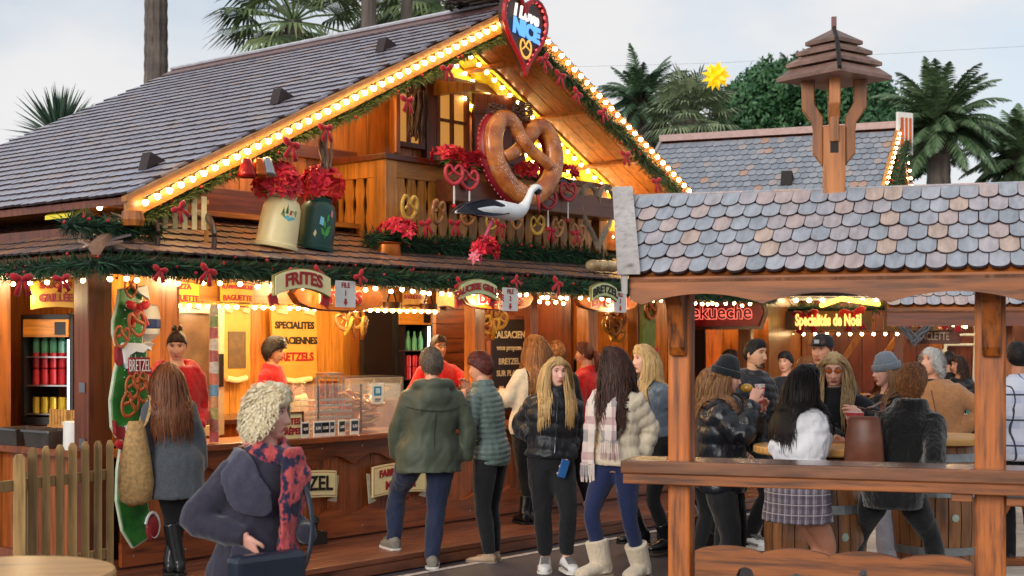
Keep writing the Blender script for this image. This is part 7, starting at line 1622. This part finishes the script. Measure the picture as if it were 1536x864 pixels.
mb.merge(flap(fl1, .06, .065, .016, wav=.004)); mb.merge(flap(fl2, .075, .08, .016, wav=.004)); P.garment('scarf', mb, SCP, .011, 2, 0, .07, .009, 12)
fr = MB()
for e, w_ in ((fl1[-1], .06), (fl2[-1], .075)):
    for i in range(9): x = -w_ + 2*w_*i/8; fr.tube([e + V((x, 0, .01)), e + V((x*1.05, -.004, -.06)), e + V((x*1.1 + rdp.uniform(-.01, .01), .0, -.13))], [.008, .007, .005], 5)
obj('fringe', fr, SCP, P.root)
# ---- 11 blonde woman in the grey biker jacket
P = Person('tall blonde woman in a grey leather jacket and black skirt behind the left shelter post', 987, 11.9, 1.765, -62, skin='pale', head_yaw=-70, head_u=970, feet=((962, 800, .1), (1001, 812)), wrists=(None, (1003, 660, -.1)), w=.98)
P.body((None, 'relax')); P.top(cloth('leather_grey_blue', '#5d6672', '#4c5560', .4, 20, .5, 0, spec=.5), 'leather_jacket', .555, .028, .02, fold=.012, collar=.02); P.trousers(BLK, 'tights', .0); P.shoes(BOOT, SOLEK, 'boot')
P.hinf = .03; seam(P, [(-.15, .80), (-.1, .68), (-.1, .57)], METAL, .004, .016, 'zip'); seam(P, [(.5, .78), (.7, .70), (.9, .66)], METAL, .003, .016, 'zip')
mb = MB(); P.torso(mb, .40, .60, .012, .02); P.garment('skirt', mb, BLK, .013); P.hinf = .035; P.hair(H_BLO, 'long', .42, 240, .002, 1.07, .5, seed=12)
# ---- 12 people at the right end of the counter
P = Person('woman in a red jacket with an auburn ponytail at the far end of the counter', 884, 14.2, 1.66, -120, .13, head_yaw=-115, head_u=880, wrists=((860, 600, .1), None)); P.body(); P.top(REDH, 'jacket', .46, .035, .022, fold=.012, collar=.02); P.trousers(BLK); P.hair(H_AUB, 'short', .06, 160, 0, 1.06, .48, seed=13, cap=.008)
mb = MB(); mb.tube(catmull([P.hc + V((0, .10, .02)), P.hc + V((0, .145, -.04)), P.hc + V((.01, .14, -.18))], 4), [.02, .03, .036, .04, .042, .04, .03, .02, .008], 8); obj('ponytail', mb, H_AUB, P.root, smooth=True)
P = Person('man with thinning grey hair behind the red jacket woman', 884, 15.0, 1.80, 10, .13, skin='tan', fem=False, head_yaw=20); P.body((None, None)); P.top(BLK, 'jacket', .46, .035, .022); P.trousers(BLK); P.hair(H_GRY, 'short', .04, 120, 0, 1.03, .72, seed=14, cap=.004)
# ---- 13 woman with the black knit hat
LEA = cloth('leather_puffer_black', '#171b22', '#11141a', .3, 14, .5, 0, spec=.55)
P = Person('woman in a black knit hat and shiny black puffer eating a snack', 1084, 9.75, 1.66, 62, skin='pale', head_yaw=80, head_pitch=-2, head_u=1085, wrists=((1128, 604, -.2), (1138, 616, .05)), elbow=((-.5, .2, -1), (.3, .2, -1)), w=1.05)
P.body(('grip', 'grip'), fdir=((.3, -.3, .9), (-.2, -.6, .8))); P.top(LEA, 'puffer_jacket', .455, .05, .036, puff=.014, pitch=.12, collar=.04, fold=.012, cw=1.15); P.trousers(BLK, inf=.02, flare=.03, fold=.008); P.shoes(BOOT, SOLEK, 'boot'); P.hinf = .05
P.hair(H_LBR, 'long', .26, 130, .003, 1.03, .5, seed=15, top=.3); P.beanie(cloth('knit_black', '#1b2025', '#12161a', .95, 60, .7, .3))
hang(P, 'bread_roll', 'bread snack at the mouth of the woman in the black hat', 'snack', MB().ell((0, 0, 0), (.03, .045, .03), 12, 8), MATS['baked_golden'], tuple(P.hc + RZ(P.hy).to_3x3() @ V((.0, -.14, -.07))), 0, True)
REDCHK = checks('paper_red_check', '#d8d2cc', [('z', 1.0, 0, .5, '#c22a34', .9), ('x', 1.0, 0, .5, '#c22a34', .6)], 22, .7)
mb = MB().ringed([[V((r*cos(a), r*.6*sin(a), z)) for a in [2*pi*i/12 for i in range(12)]] for z, r in ((-.09, .02), (-.03, .035), (.05, .055), (.09, .06))])
s_ = P.R.inverted() @ (at(1140, 596, 9.7) - P.base); hang(P, 'paper_cone', 'red and white checked paper cone held by the woman in the black hat', 'paper cone', mb, REDCHK, tuple(s_), .2)
strap(P, [P.neck + V((-.07, -.02, -.03)), P.neck + V((-.02, -.13, -.16)), P.neck + V((.08, -.16, -.34)), P.neck + V((.14, -.1, -.45))], BLACK, (.008, .003), 'bag_strap'); obj('small_bag', MB().box(P.neck + V((.08, -.19, -.52)), (.2, .07, .15)), BLK, P.root, bevel=.015)
# ---- 14 dark haired man in the black puffer
P = Person('dark haired man in a black quilted jacket behind the woman in the black hat', 1142, 11.9, 1.815, 42, skin='olive', fem=False, head_yaw=48, head_u=1130, feet=((1122, 806, -.1), (1148, 806)), w=1.05, sh=1.08)
P.body(); P.top(BLKP, 'puffer_jacket', .455, .04, .03, puff=.013, pitch=.065, collar=.035, hood=True, fold=.005); P.trousers(BLK, inf=.016); P.shoes(SNK, SOLEW, 'sneaker'); P.hair(H_BLK, 'short', .03, 170, 0, 1.025, .62, seed=16, cap=.008, over=(0, .5, .5))
mb = MB(); mb.M = P.HM
for i in range(120): a = rdp.uniform(-1.2, 1.2); z = rdp.uniform(-.112, -.05); mb.ell((.058*sin(a)*(1.1 + z*2), -.078*cos(a) - .004, z), (.003, .003, .005), 4, 3)
obj('beard_stubble', mb, H_BLK, P.root)
# ---- 15 woman in the white puffer
WHP = cloth('puffer_white', '#f2f2f8', '#e6e8f0', .6, 16, .35, .25, var=.08)
P = Person('woman with long black hair in a white puffer and plaid mini skirt', 1196, 8.85, 1.645, 112, skin='tan', head_yaw=98, head_u=1203, feet=((1196, 905, .0), (1206, 905, -.1)), wrists=((1240, 655, .12), (1236, 668, -.1)), elbow=((.2, 1, -.5), (.2, 1, -.6)), w=.98)
P.body((None, None)); 
obj_leg = MB()
for i in (0, 1): P.limb(obj_leg, [P.hip[i], (P.hip[i] + P.kne[i])/2, P.kne[i], (P.kne[i]*.65 + P.ank[i]*.35), P.ank[i]], [.055*P.H, .047*P.H, .034*P.H, .034*P.H, .022*P.H], 12)
P.garment('tights', obj_leg, SKIN['legs'], .012, 3, fold=.0)
P.top(WHP, 'puffer_jacket', .435, .055, .045, puff=.018, pitch=.15, collar=.03, fold=.016, vox=.013)
PLD = checks('skirt_plaid', '#6f6672', [('z', .55, 0, .4, '#8e8690', .7), ('x', .55, 0, .4, '#4c4652', .7), ('z', .55, .2, .08, '#c9c0c4', .8), ('x', .55, .25, .08, '#c9c0c4', .8)], 9)
mb = MB(); P.torso(mb, .405, .56, .045, .06); P.garment('skirt', mb, PLD, .011, 2, 0, .07, .008, 24); P.shoes(SNK, SOLEW, 'sneaker'); P.hinf = .06
P.hair(H_BLK, 'long', .40, 300, .002, 1.05, .48, seed=17, back=.006); glasses(P, BLACK)
# ---- 16 woman with orange sunglasses
P = Person('woman with long blonde hair and orange sunglasses in a black coat behind the barrel', 1263, 10.0, 1.715, -18, skin='pale', head_yaw=-16, head_pitch=-12, head_u=1252, wrists=((1262, 660, -.42), (1292, 622, -.3)), elbow=((-.8, .3, -.6), (.9, .2, -.6)), w=1.0)
P.body(('grip', 'grip'), fdir=((-.9, -.4, -.1), (-.6, -.6, .3))); P.top(BLK, 'coat', .40, .035, .022, fold=.01, collar=.04); P.trousers(BLK); P.shoes(BOOT, SOLEK, 'boot'); P.hinf = .045
glasses(P, plain('frame_brown', '#3a1e14', .3), plain('lens_orange', '#b8551c', .15), .022, .0165); P.hair(hairmat('hair_ash_blonde', '#5b4632', '#a5865c', '#d9bf8c'), 'long', .45, 250, .003, 1.07, .64, seed=18); front_locks(P, MATS['hair_ash_blonde'], (.06, .14), 0, .46, .018, 5, n=55)
mb = MB().ringed([[V((r*cos(a), r*sin(a), z)) for a in [2*pi*i/16 for i in range(16)]] for z, r in ((-.07, .04), (.0, .052), (.07, .062))])
s_ = P.R.inverted() @ (at(1282, 634, 9.55) - P.base); hang(P, 'paper_cup', 'red and white checked snack cup held over the barrel', 'cup', mb, REDCHK, tuple(s_), .2)
strap(P, [P.neck + V((-.07, -.02, -.03)), P.neck + V((-.0, -.13, -.18)), P.neck + V((.1, -.15, -.34))], plain('strap_dark', '#17181f', .5), (.012, .004), 'bag_strap')
# ---- 17 man with the cap
P = Person('tall man in a black cap and hooded jacket standing behind the sunglasses woman', 1262, 11.6, 1.85, -28, skin='tan', fem=False, head_yaw=-40, head_u=1236, w=1.08, sh=1.08)
P.body((None, None)); P.top(BLKP, 'jacket', .46, .04, .03, hood=True, fold=.01); P.trousers(BLK); P.hair(H_BRN, 'short', .03, 90, 0, 1.03, .5, seed=19, cap=.006)
mb = MB(); mb.M = P.HM @ T(0, .0, 0); mb.lathe([(.0, .135), (.05, .128), (.078, .1), (.09, .06), (.092, .035)], 26, caps=False); mb.prism([(.07*sin(a), -.085 - .085*cos(a)*.9) for a in [-1.4 + 2.8*i/12 for i in range(13)]], .04, .046, axis='z'); obj('cap', mb, cloth('cap_black', '#171a20', '#101217', .8, 50, .3, .1), P.root, smooth=False); bd_ = MB(); bd_.M = P.HM; bd_.bb(-.02, .02, -.098, -.09, .055, .085); obj('cap_badge', bd_, plain('badge_grey', '#9a9da3', .5), P.root)
mb = MB(); n_ = P.neck; mb.tube([n_ + V((.08*cos(a), -.01 + .085*sin(a), -.03)) for a in [2*pi*i/16 for i in range(16)]], (.05), 8, closed=True); P.garment('scarf', mb, checks('scarf_grey_check', '#77717a', [('z', 1, 0, .5, '#4f4a54', .7), ('x', 1, 0, .5, '#948d97', .6)], 30), .012, 2, 0, .07, .01, 14)
# ---- 18 woman with the grey knit hat
P = Person('woman in a grey knit hat and white trousers beside the black coat woman', 1347, 10.4, 1.69, -72, skin='pale', head_yaw=-78, head_pitch=2, head_u=1333, feet=((1352, 872), (1376, 872, .1)), wrists=((1303, 612, .1), (1306, 640, -.1)), w=1.0)
P.body(('grip', 'relax')); P.top(BLK, 'jacket', .47, .035, .022); P.trousers(cloth('trousers_white', '#cfd0de', '#bdbfd0', .8, 40, .4, .2, var=.1), 'wide_trousers', .03, flare=.07, knee=.03, fold=.012); P.shoes(SNK, SOLEW, 'sneaker'); P.hinf = .04; P.hair(H_LBR, 'long', .34, 150, .003, 1.03, .5, seed=20, top=.3); P.beanie(cloth('knit_grey', '#77808a', '#646d77', .95, 60, .7, .3), .06)
# ---- 19 woman in the fuzzy black coat
P = Person('woman from behind with short auburn hair striding in a fuzzy black coat', 1340, 8.95, 1.635, 158, skin='fair', head_yaw=140, head_u=1366, feet=((1413, 890, -.12), (1262, 872, .1)), wrists=((1385, 705, .0), (1318, 672, .28)), w=1.0, sh=1.0)
P.body((None, None)); P.top(cloth('fur_black', '#101113', '#08090a', .95, 90, .8, .5), 'fuzzy_coat', .45, .042, .028, fold=.01, fuzz=.012, collar=.05, cw=1.2, vox=.012); P.trousers(BLK, inf=.006, fold=.005); P.shoes(BOOT, SOLEK, 'boot'); P.hair(H_GIN, 'curlyshort', .085, 330, .008, 1.14, .44, cap=.022, seed=21)
c0 = at(1296, 655, 8.75); q = P.R.inverted() @ (c0 - P.base); LB = plain('leather_brown', '#6e3f2c', .45, 0, .2)
bgr = thing('shoulder_bag', 'brown leather shoulder bag on the fuzzy coat woman\'s arm', 'bag', tuple(P.base), P.yaw)
mb = MB(); mb.ringed([[q + V((w_*cos(a), d_*sin(a), z)) for a in [2*pi*i/14 for i in range(14)]] for z, w_, d_ in ((-.19, .11, .04), (-.175, .125, .06), (-.02, .115, .062), (.1, .1, .05), (.125, .09, .04))]); obj('bag_body', mb, LB, bgr, smooth=True)
obj('bag_strap', MB().tube(catmull([q + V((-.03, 0, .18)), (q + P.shl[1])/2 + V((.02, -.05, .12)), P.shl[1] + V((.02, -.02, .09)), P.shl[1] + V((.02, .07, .03)), q + V((.03, .02, .18))], 4), [(.014, .005)]*17, 6), LB, bgr)
# ---- 20 man in the beige jacket
BEI = cloth('jacket_camel', '#a9784f', '#946641', .85, 40, .4, .3)
P = Person('older man with silver hair in a camel jacket looking up', 1418, 12.35, 1.735, -30, skin='fair', fem=False, head_yaw=-62, head_pitch=12, head_u=1400, wrists=((1392, 655, -.1), (1441, 648, -.1)), w=1.08, sh=1.08, elbow=(None, (1, .2, -.2)))
P.body((None, None)); P.top(BEI, 'jacket', .44, .045, .03, fold=.012, collar=.025); P.trousers(BLK, inf=.02); P.shoes(BOOT, SOLEK, 'boot'); P.hair(H_SIL, 'long', .10, 220, .006, 1.06, .52, seed=22, cap=.012, wave=.006)
P.hinf = .048; seam(P, [(.05, .79), (.05, .65), (.05, .46)], cloth('seam_camel', '#6e4a2e'), .004)
mb = MB(); mb.M = Mx(); n_ = P.neck; mb.tube([n_ + V((.062*cos(a), -.006 + .066*sin(a), -.01)) for a in [2*pi*i/16 for i in range(16)]], .028, 8, closed=True); P.garment('scarf', mb, cloth('scarf_olive', '#3f3b2c', '#2f2c20'), .011, 2)
obj('pocket', MB().bb(-.14, -.04, -.205, -.19, 1.16, 1.28), BEI, P.root, bevel=.004)
# ---- 21 man in the check shirt, 22-24 background
PLS = checks('shirt_check', '#b9bfd6', [('z', 1.5, 0, .5, '#d3d6e2', .8), ('x', 1.0, .1, .5, '#c9cddd', .7), ('z', 1.5, .2, .07, '#2c2f3e', .95), ('x', 1.0, .3, .08, '#2c2f3e', .95)], 7.5)
P = Person('dark haired man from behind in a blue and white check shirt at the right edge', 1528, 11.3, 1.79, 176, skin='tan', fem=False, w=1.12, sh=1.12, feet=((1552, 842), (1512, 842)), wrists=((1560, 640, -.05), (1492, 640, .1)))
P.body((None, None)); P.top(PLS, 'shirt', .47, .04, .025, fold=.012, collar=.03); P.trousers(BLK, inf=.02); P.shoes(BOOT, SOLEK, 'boot'); P.hair(H_BLK, 'short', .03, 150, 0, 1.05, .5, seed=23, cap=.012)
P = Person('small distant woman in a black puffer with dark hair left of the right post', 1447, 17.0, 1.63, -60, skin='tan', head_yaw=-75, head_u=1440); P.body((None, None)); P.top(BLKP, 'puffer_jacket', .47, .04, .03, puff=.012, pitch=.08); P.trousers(BLK); P.hair(H_BRN, 'long', .2, 120, .004, 1.08, .5, seed=24)
obj('tote_bag', MB().box((.22, -.05, .95), (.1, .25, .3)), plain('bag_teal', '#2c8a80', .6), P.root, bevel=.02)
P = Person('distant person in dark clothes between the camel jacket man and the post', 1424, 18.5, 1.68, 170, skin='tan', fem=False); P.body((None, None)); P.top(BLK, 'jacket', .47, .04, .03); P.trousers(BLK); P.hair(H_BLK, 'short', .04, 90, 0, 1.05, .5, seed=25, cap=.01)
P = Person('woman in a brown coat mostly hidden behind the woman in the black hat', 1062, 11.2, 1.58, 120, skin='fair', head_yaw=110); P.body((None, None)); P.top(cloth('coat_brown', '#4a2e22', '#38221a'), 'coat', .4, .035, .022); P.trousers(BLK); P.hair(H_LBR, 'long', .25, 130, .004, 1.07, .5, seed=26)
for i, (u, Y, H_, col, yaw) in enumerate(((1092, 16.5, 1.7, '#3a2a26', 120), (1180, 16.2, 1.68, '#22262e', -40), (1205, 16.8, 1.62, '#5a3a2a', 60))):
    P = Person(('distant shopper in a dark brown coat before the far stall', 'distant shopper in a dark blue coat before the far stall', 'distant shopper in a russet coat before the far stall')[i], u, Y, H_, yaw, skin='fair', fem=i != 1); P.body((None, None)); P.top(cloth('coat_far_%d' % i if False else ('coat_umber', 'coat_ink', 'coat_russet')[i], col), 'coat', .42, .04, .025); P.trousers(BLK); P.hair((H_BRN, H_BLK, H_GIN)[i], 'short', .06, 120, 0, 1.08, .5, seed=30 + i, cap=.015)
# ================================================================ trees behind
def leafmat(name, a, b, rough=.55):
    m = pine_mat(name, a, b); m.node_tree.nodes['Principled BSDF'].inputs['Roughness'].default_value = rough; return m
PALM = leafmat('palm_leaf', '#33502f', '#6f8460', .5); PALMD = leafmat('palm_leaf_dark', '#2f4a36', '#64805c', .5); FANM = leafmat('fan_leaf', '#3f5a36', '#8a9868', .5); PINEC = leafmat('stone_pine', '#1f4a2c', '#4f7a4a', .6); YUC = leafmat('yucca_leaf', '#22382c', '#46604a', .4)
TRK = wood('palm_trunk', '#6f645c', 'z', .8, .4, 0, .35); TRK2 = plain('tree_bark', '#4a3a2e', .9, 0, .3, 5, .6)
def trunk(root, h, r0, r1, mat=TRK, bend=0):
    mb = MB(); k = int(h*7); P = []; R = []
    for i in range(k + 1): t_ = i/k; P.append((bend*t_*t_, 0, h*t_)); R.append((r0 + (r1 - r0)*t_)*(1 + .05*(i % 2)))
    obj('trunk', mb.tube(P, R, 12), mat, root)
def frond(mb, base, az, el, L_, rr, droop=1.0, lw=.035, ll=.5, n=34):
    """feather frond: arching rib with leaflets"""
    p = V(base); d = V((cos(az)*cos(el), sin(az)*cos(el), sin(el))); side = V((-sin(az), cos(az), 0)); path = [p.copy()]; st = L_/n
    for i in range(n): d = (d + V((0, 0, -.042*droop*(.4 + i/n)*34/n))).normalized(); p = p + d*st; path.append(p.copy())
    for i in range(2, n + 1):
        t_ = i/n; q = path[i]; dd = (path[i] - path[i-1]).normalized(); up = side.cross(dd); l = ll*(sin(pi*min(1, .12 + .86*t_))**.7)*rr.uniform(.85, 1.1)
        for sg in (-1, 1):
            v = (side*sg*.75 + dd*.62 + up*.22 + V((0, 0, -.25*rr.random()))).normalized(); e = q + v*l + V((0, 0, -.12*l)); a = dd*lw*.5; mb.add([q - a, q + a, q + v*l*.55 + a*.8, e, q + v*l*.55 - a*.8], [(0, 1, 2, 4), (4, 2, 3)])
    mb.tube(path[::4], [.03*(1 - .8*i/len(path[::4])) for i in range(len(path[::4]))], 4)
def date_palm(label, u, v, Y, L_, seed, mat=PALM, nf=46, zlow=-.5, trunk_r=.28):
    rr = random.Random(seed); c = at(u, v, Y); root = thing('palm_tree', label, 'palm tree', (c.x, c.y, 0), rr.uniform(0, 6), 'palm trees behind the stalls'); trunk(root, c.z, trunk_r, trunk_r*.9); mb = MB()
    for i in range(nf): t_ = (i + .5)/nf; el = 1.35 - 1.75*t_**1.1 + rr.uniform(-.12, .12); frond(mb, (0, 0, c.z + rr.uniform(-.15, .25)), i*2.4 + rr.uniform(-.2, .2), el, L_*rr.uniform(.85, 1.1), rr, 1.0, L_*.028, L_*.21, 40)
    obj('crown', mb, mat, root, kind=None); st = MB()
    for i in range(40): a = i*2.4; z = c.z - .6 + .7*i/40; st.tube([(trunk_r*.8*cos(a), trunk_r*.8*sin(a), z), (trunk_r*1.5*cos(a), trunk_r*1.5*sin(a), z + .25)], [.06, .03], 5)
    obj('leaf_stubs', st, TRK2, root); return root
def fan_palm(label, u, v, Y, R_, seed, mat=FANM, nl=34, tr=.2):
    rr = random.Random(seed); c = at(u, v, Y); root = thing('palm_tree', label, 'palm tree', (c.x, c.y, 0), rr.uniform(0, 6), 'palm trees behind the stalls'); trunk(root, c.z, tr, tr*.85); mb = MB()
    for i in range(nl):
        t_ = (i + .5)/nl; el = 1.3 - 2.0*t_ + rr.uniform(-.15, .15); az = i*2.4 + rr.uniform(-.2, .2); d = V((cos(az)*cos(el), sin(az)*cos(el), sin(el))); sd = V((-sin(az), cos(az), 0)); up = sd.cross(d); o = V((0, 0, c.z)); hb = o + d*R_*.52*rr.uniform(.8, 1.1)
        mb.tube([o, (o + hb)/2 + V((0, 0, .04)), hb], R_*.012, 4)
        for j in range(26):
            a = -1.75 + 3.5*j/25; v1 = (d*cos(a) + sd*sin(a) + up*.12*abs(sin(a))); l = R_*.55*(1 - .18*abs(a)/1.75)*rr.uniform(.9, 1.08); w = (sd*cos(a) - d*sin(a))*R_*.018; m_ = hb + v1*l*.6; e = hb + v1*l + V((0, 0, -.28*l*rr.uniform(.5, 1.3)))
            mb.add([hb, m_ - w, e, m_ + w], [(0, 1, 2, 3)])
    obj('crown', mb, mat, root); dm = MB()
    for i in range(50):
        a = rr.uniform(0, 6.28); z = c.z - rr.uniform(.1, R_*.8); p = V((tr*cos(a), tr*sin(a), z)); e = p + V((cos(a)*.25, sin(a)*.25, -.5))*R_*.35; w = V((-sin(a), cos(a), 0))*.05; dm.add([p - w, p + w, e], [(0, 1, 2)])
    obj('dry_skirt', dm, leafmat('dry_frond', '#5a4a34', '#8a7450') if 'dry_frond' not in MATS else MATS['dry_frond'], root); return root
date_palm('big date palm with arching fronds at the right, beyond the turret', 1408, 196, 32, 1.65, 3, PALM, 84)
date_palm('date palm with upswept fronds at the left of the round pine', 962, 158, 38, 1.45, 5, PALMD, 52)
date_palm('date palm cut off by the right edge of the picture', 1532, 246, 33, 1.55, 7, PALM, 74)
date_palm('far palm whose tips show above the pine beside the turret', 1190, 125, 52, 1.25, 9, PALMD, 30, trunk_r=.2)
fan_palm('fan palm with shaggy grey green leaves below the star', 1035, 180, 30, 1.25, 11, leafmat('fan_grey', '#4a5b42', '#93a07a'), 44)
fan_palm('fan palm crown above the roof, left of the two trunks', 440, 32, 27, 1.75, 13, FANM, 34); fan_palm('fan palm at the top edge right of the two trunks', 648, -8, 29, 1.7, 17, FANM, 30); fan_palm('fan palm with drooping leaves behind the two trunks', 585, 2, 33, 1.5, 19, FANM, 26)
for u, w_, Y, lab, zt, sd in ((234, 34, 27, 'thick grey palm trunk rising above the roof at the left', 11.5, 31), (553, 22, 25, 'left one of two slim palm trunks behind the ridge', 11.5, 32), (610, 17, 26, 'right one of two slim palm trunks behind the ridge', 12, 33)):
    x = (u - 768)/F*Y; r = thing('palm_tree', lab, 'palm tree', (x, Y, 0), 0, 'palm trees behind the stalls'); trunk(r, zt, w_/F*Y/2*1.25, w_/F*Y/2*.9); mb = MB(); rr = random.Random(sd)
    for i in range(20): frond(mb, (0, 0, zt), i*2.4, 1.2 - 1.4*i/20, 2.2, rr, 1, .035, .4, 20)
    obj('crown', mb, PALM, r)
# sword-leaved yucca over the roof at the left
c = at(88, 205, 26); yr = thing('yucca', 'spiky yucca crown over the roof at the far left', 'yucca', (c.x, c.y, 0)); trunk(yr, c.z, .14, .1); mb = MB(); rr = random.Random(4)
for i in range(150):
    el = rr.uniform(-.35, 1.5); az = rr.uniform(0, 6.28); d = V((cos(az)*cos(el), sin(az)*cos(el), sin(el))); sd = d.cross(V((rr.random() - .5, rr.random() - .5, rr.random())) ).normalized()*.028; o = V((0, 0, c.z)); l = rr.uniform(.75, 1.08); mb.add([o - sd*.6, o + sd*.6, o + d*l*.55 + sd, o + d*l, o + d*l*.55 - sd], [(0, 1, 2, 4), (4, 2, 3)])
obj('crown', mb, YUC, yr)
def leafy(label, cat, u, v, Y, rx, rz_, seed, mat, clumps=90, per=170, ls=.16, name='pine_tree', ry=None):
    rr = random.Random(seed); c = at(u, v, Y); root = thing(name, label, cat, (c.x, c.y, 0), 0); ry = ry or rx; mb = MB()
    trunk(root, max(.8, c.z - rz_*.3), .35, .2, TRK2)
    lb = MB()
    for i in range(7): a = i*.9; lb.tube([(0, 0, c.z - rz_*.9), (rx*.35*cos(a), ry*.35*sin(a), c.z - rz_*.2), (rx*.7*cos(a), ry*.7*sin(a), c.z + rz_*.1)], [.15, .09, .03], 6)
    obj('limbs', lb, TRK2, root)
    for i in range(clumps):
        th = rr.uniform(0, 6.28); zz = rr.uniform(-.75, 1); q = sqrt(max(0, 1 - zz*zz)); k = rr.uniform(.72, 1.02); cc_ = V((rx*q*cos(th)*k, ry*q*sin(th)*k, c.z + rz_*zz*k)); R = rx*rr.uniform(.14, .26)
        for j in range(per):
            d = V((rr.gauss(0, 1), rr.gauss(0, 1), rr.gauss(0, 1))).normalized(); p = cc_ + V((d.x*R, d.y*R, d.z*R*.75))*rr.uniform(.55, 1.05); a = V((rr.gauss(0, 1), rr.gauss(0, 1), rr.gauss(0, 1))).normalized()*ls; b_ = a.cross(d).normalized()*ls*.45
            mb.add([p - a, p + b_, p + a, p - b_], [(0, 1, 2, 3)])
    obj('crown', mb, mat, root); return root
leafy('broad round topped pine behind the turret', 'pine tree', 1205, 185, 46, 2.75, 1.9, 41, PINEC, 230, 170, .11)
leafy('lower dark pine between the turret and the big date palm', 'pine tree', 1330, 225, 48, 1.4, 1.4, 42, PINEC, 100, 150, .11); leafy('bushy dark tree behind the date palm left of the star', 'tree', 1000, 205, 44, 1.3, 1.2, 43, leafmat('bush_leaf', '#1f3a22', '#4a6840'), 60, 120, .1, 'broadleaf_tree')
DK = leafmat('evergreen_dark', '#14251a', '#2b4630')
for i, (u, v, Y, rx, rz_, lab) in enumerate(((1530, 470, 24, 1.6, 1.5, 'dark evergreen behind the check shirt man'), (1440, 480, 34, 2.6, 1.9, 'dark evergreen beyond the white scaffold'), (1290, 470, 40, 3.2, 2.2, 'dark evergreen far behind the gold letter stall'), (960, 470, 36, 2.6, 2.2, 'dark evergreen far behind the right end of the big stall'))):
    leafy(lab, 'tree', u, v, Y, rx, rz_, 50 + i, DK, 60, 110, .16, 'broadleaf_tree')
# yellow spiked star on a wire
c = at(1074, 114, 22); sr_ = thing('star_lantern', 'yellow spiked star lantern high above the far roof', 'star', tuple(c)); mb = MB(); rr = random.Random(2)
for i in range(26):
    z = 1 - 2*(i + .5)/26; q = sqrt(1 - z*z); a = i*2.4; d = V((q*cos(a), q*sin(a), z)); s1 = d.orthogonal().normalized(); s2 = d.cross(s1); r_ = .07; o = d*.09; mb.add([o + s1*r_, o + s2*r_, o - s1*r_, o - s2*r_, d*.24], [(0, 1, 4), (1, 2, 4), (2, 3, 4), (3, 0, 4)])
obj('spikes', mb, emit('star_yellow', '#e8b90c', .55), sr_); obj('wire', MB().tube([(-9, 2, .35), (0, 0, .2), (9, -1, .5)], .0015, 4), BLACK, sr_)
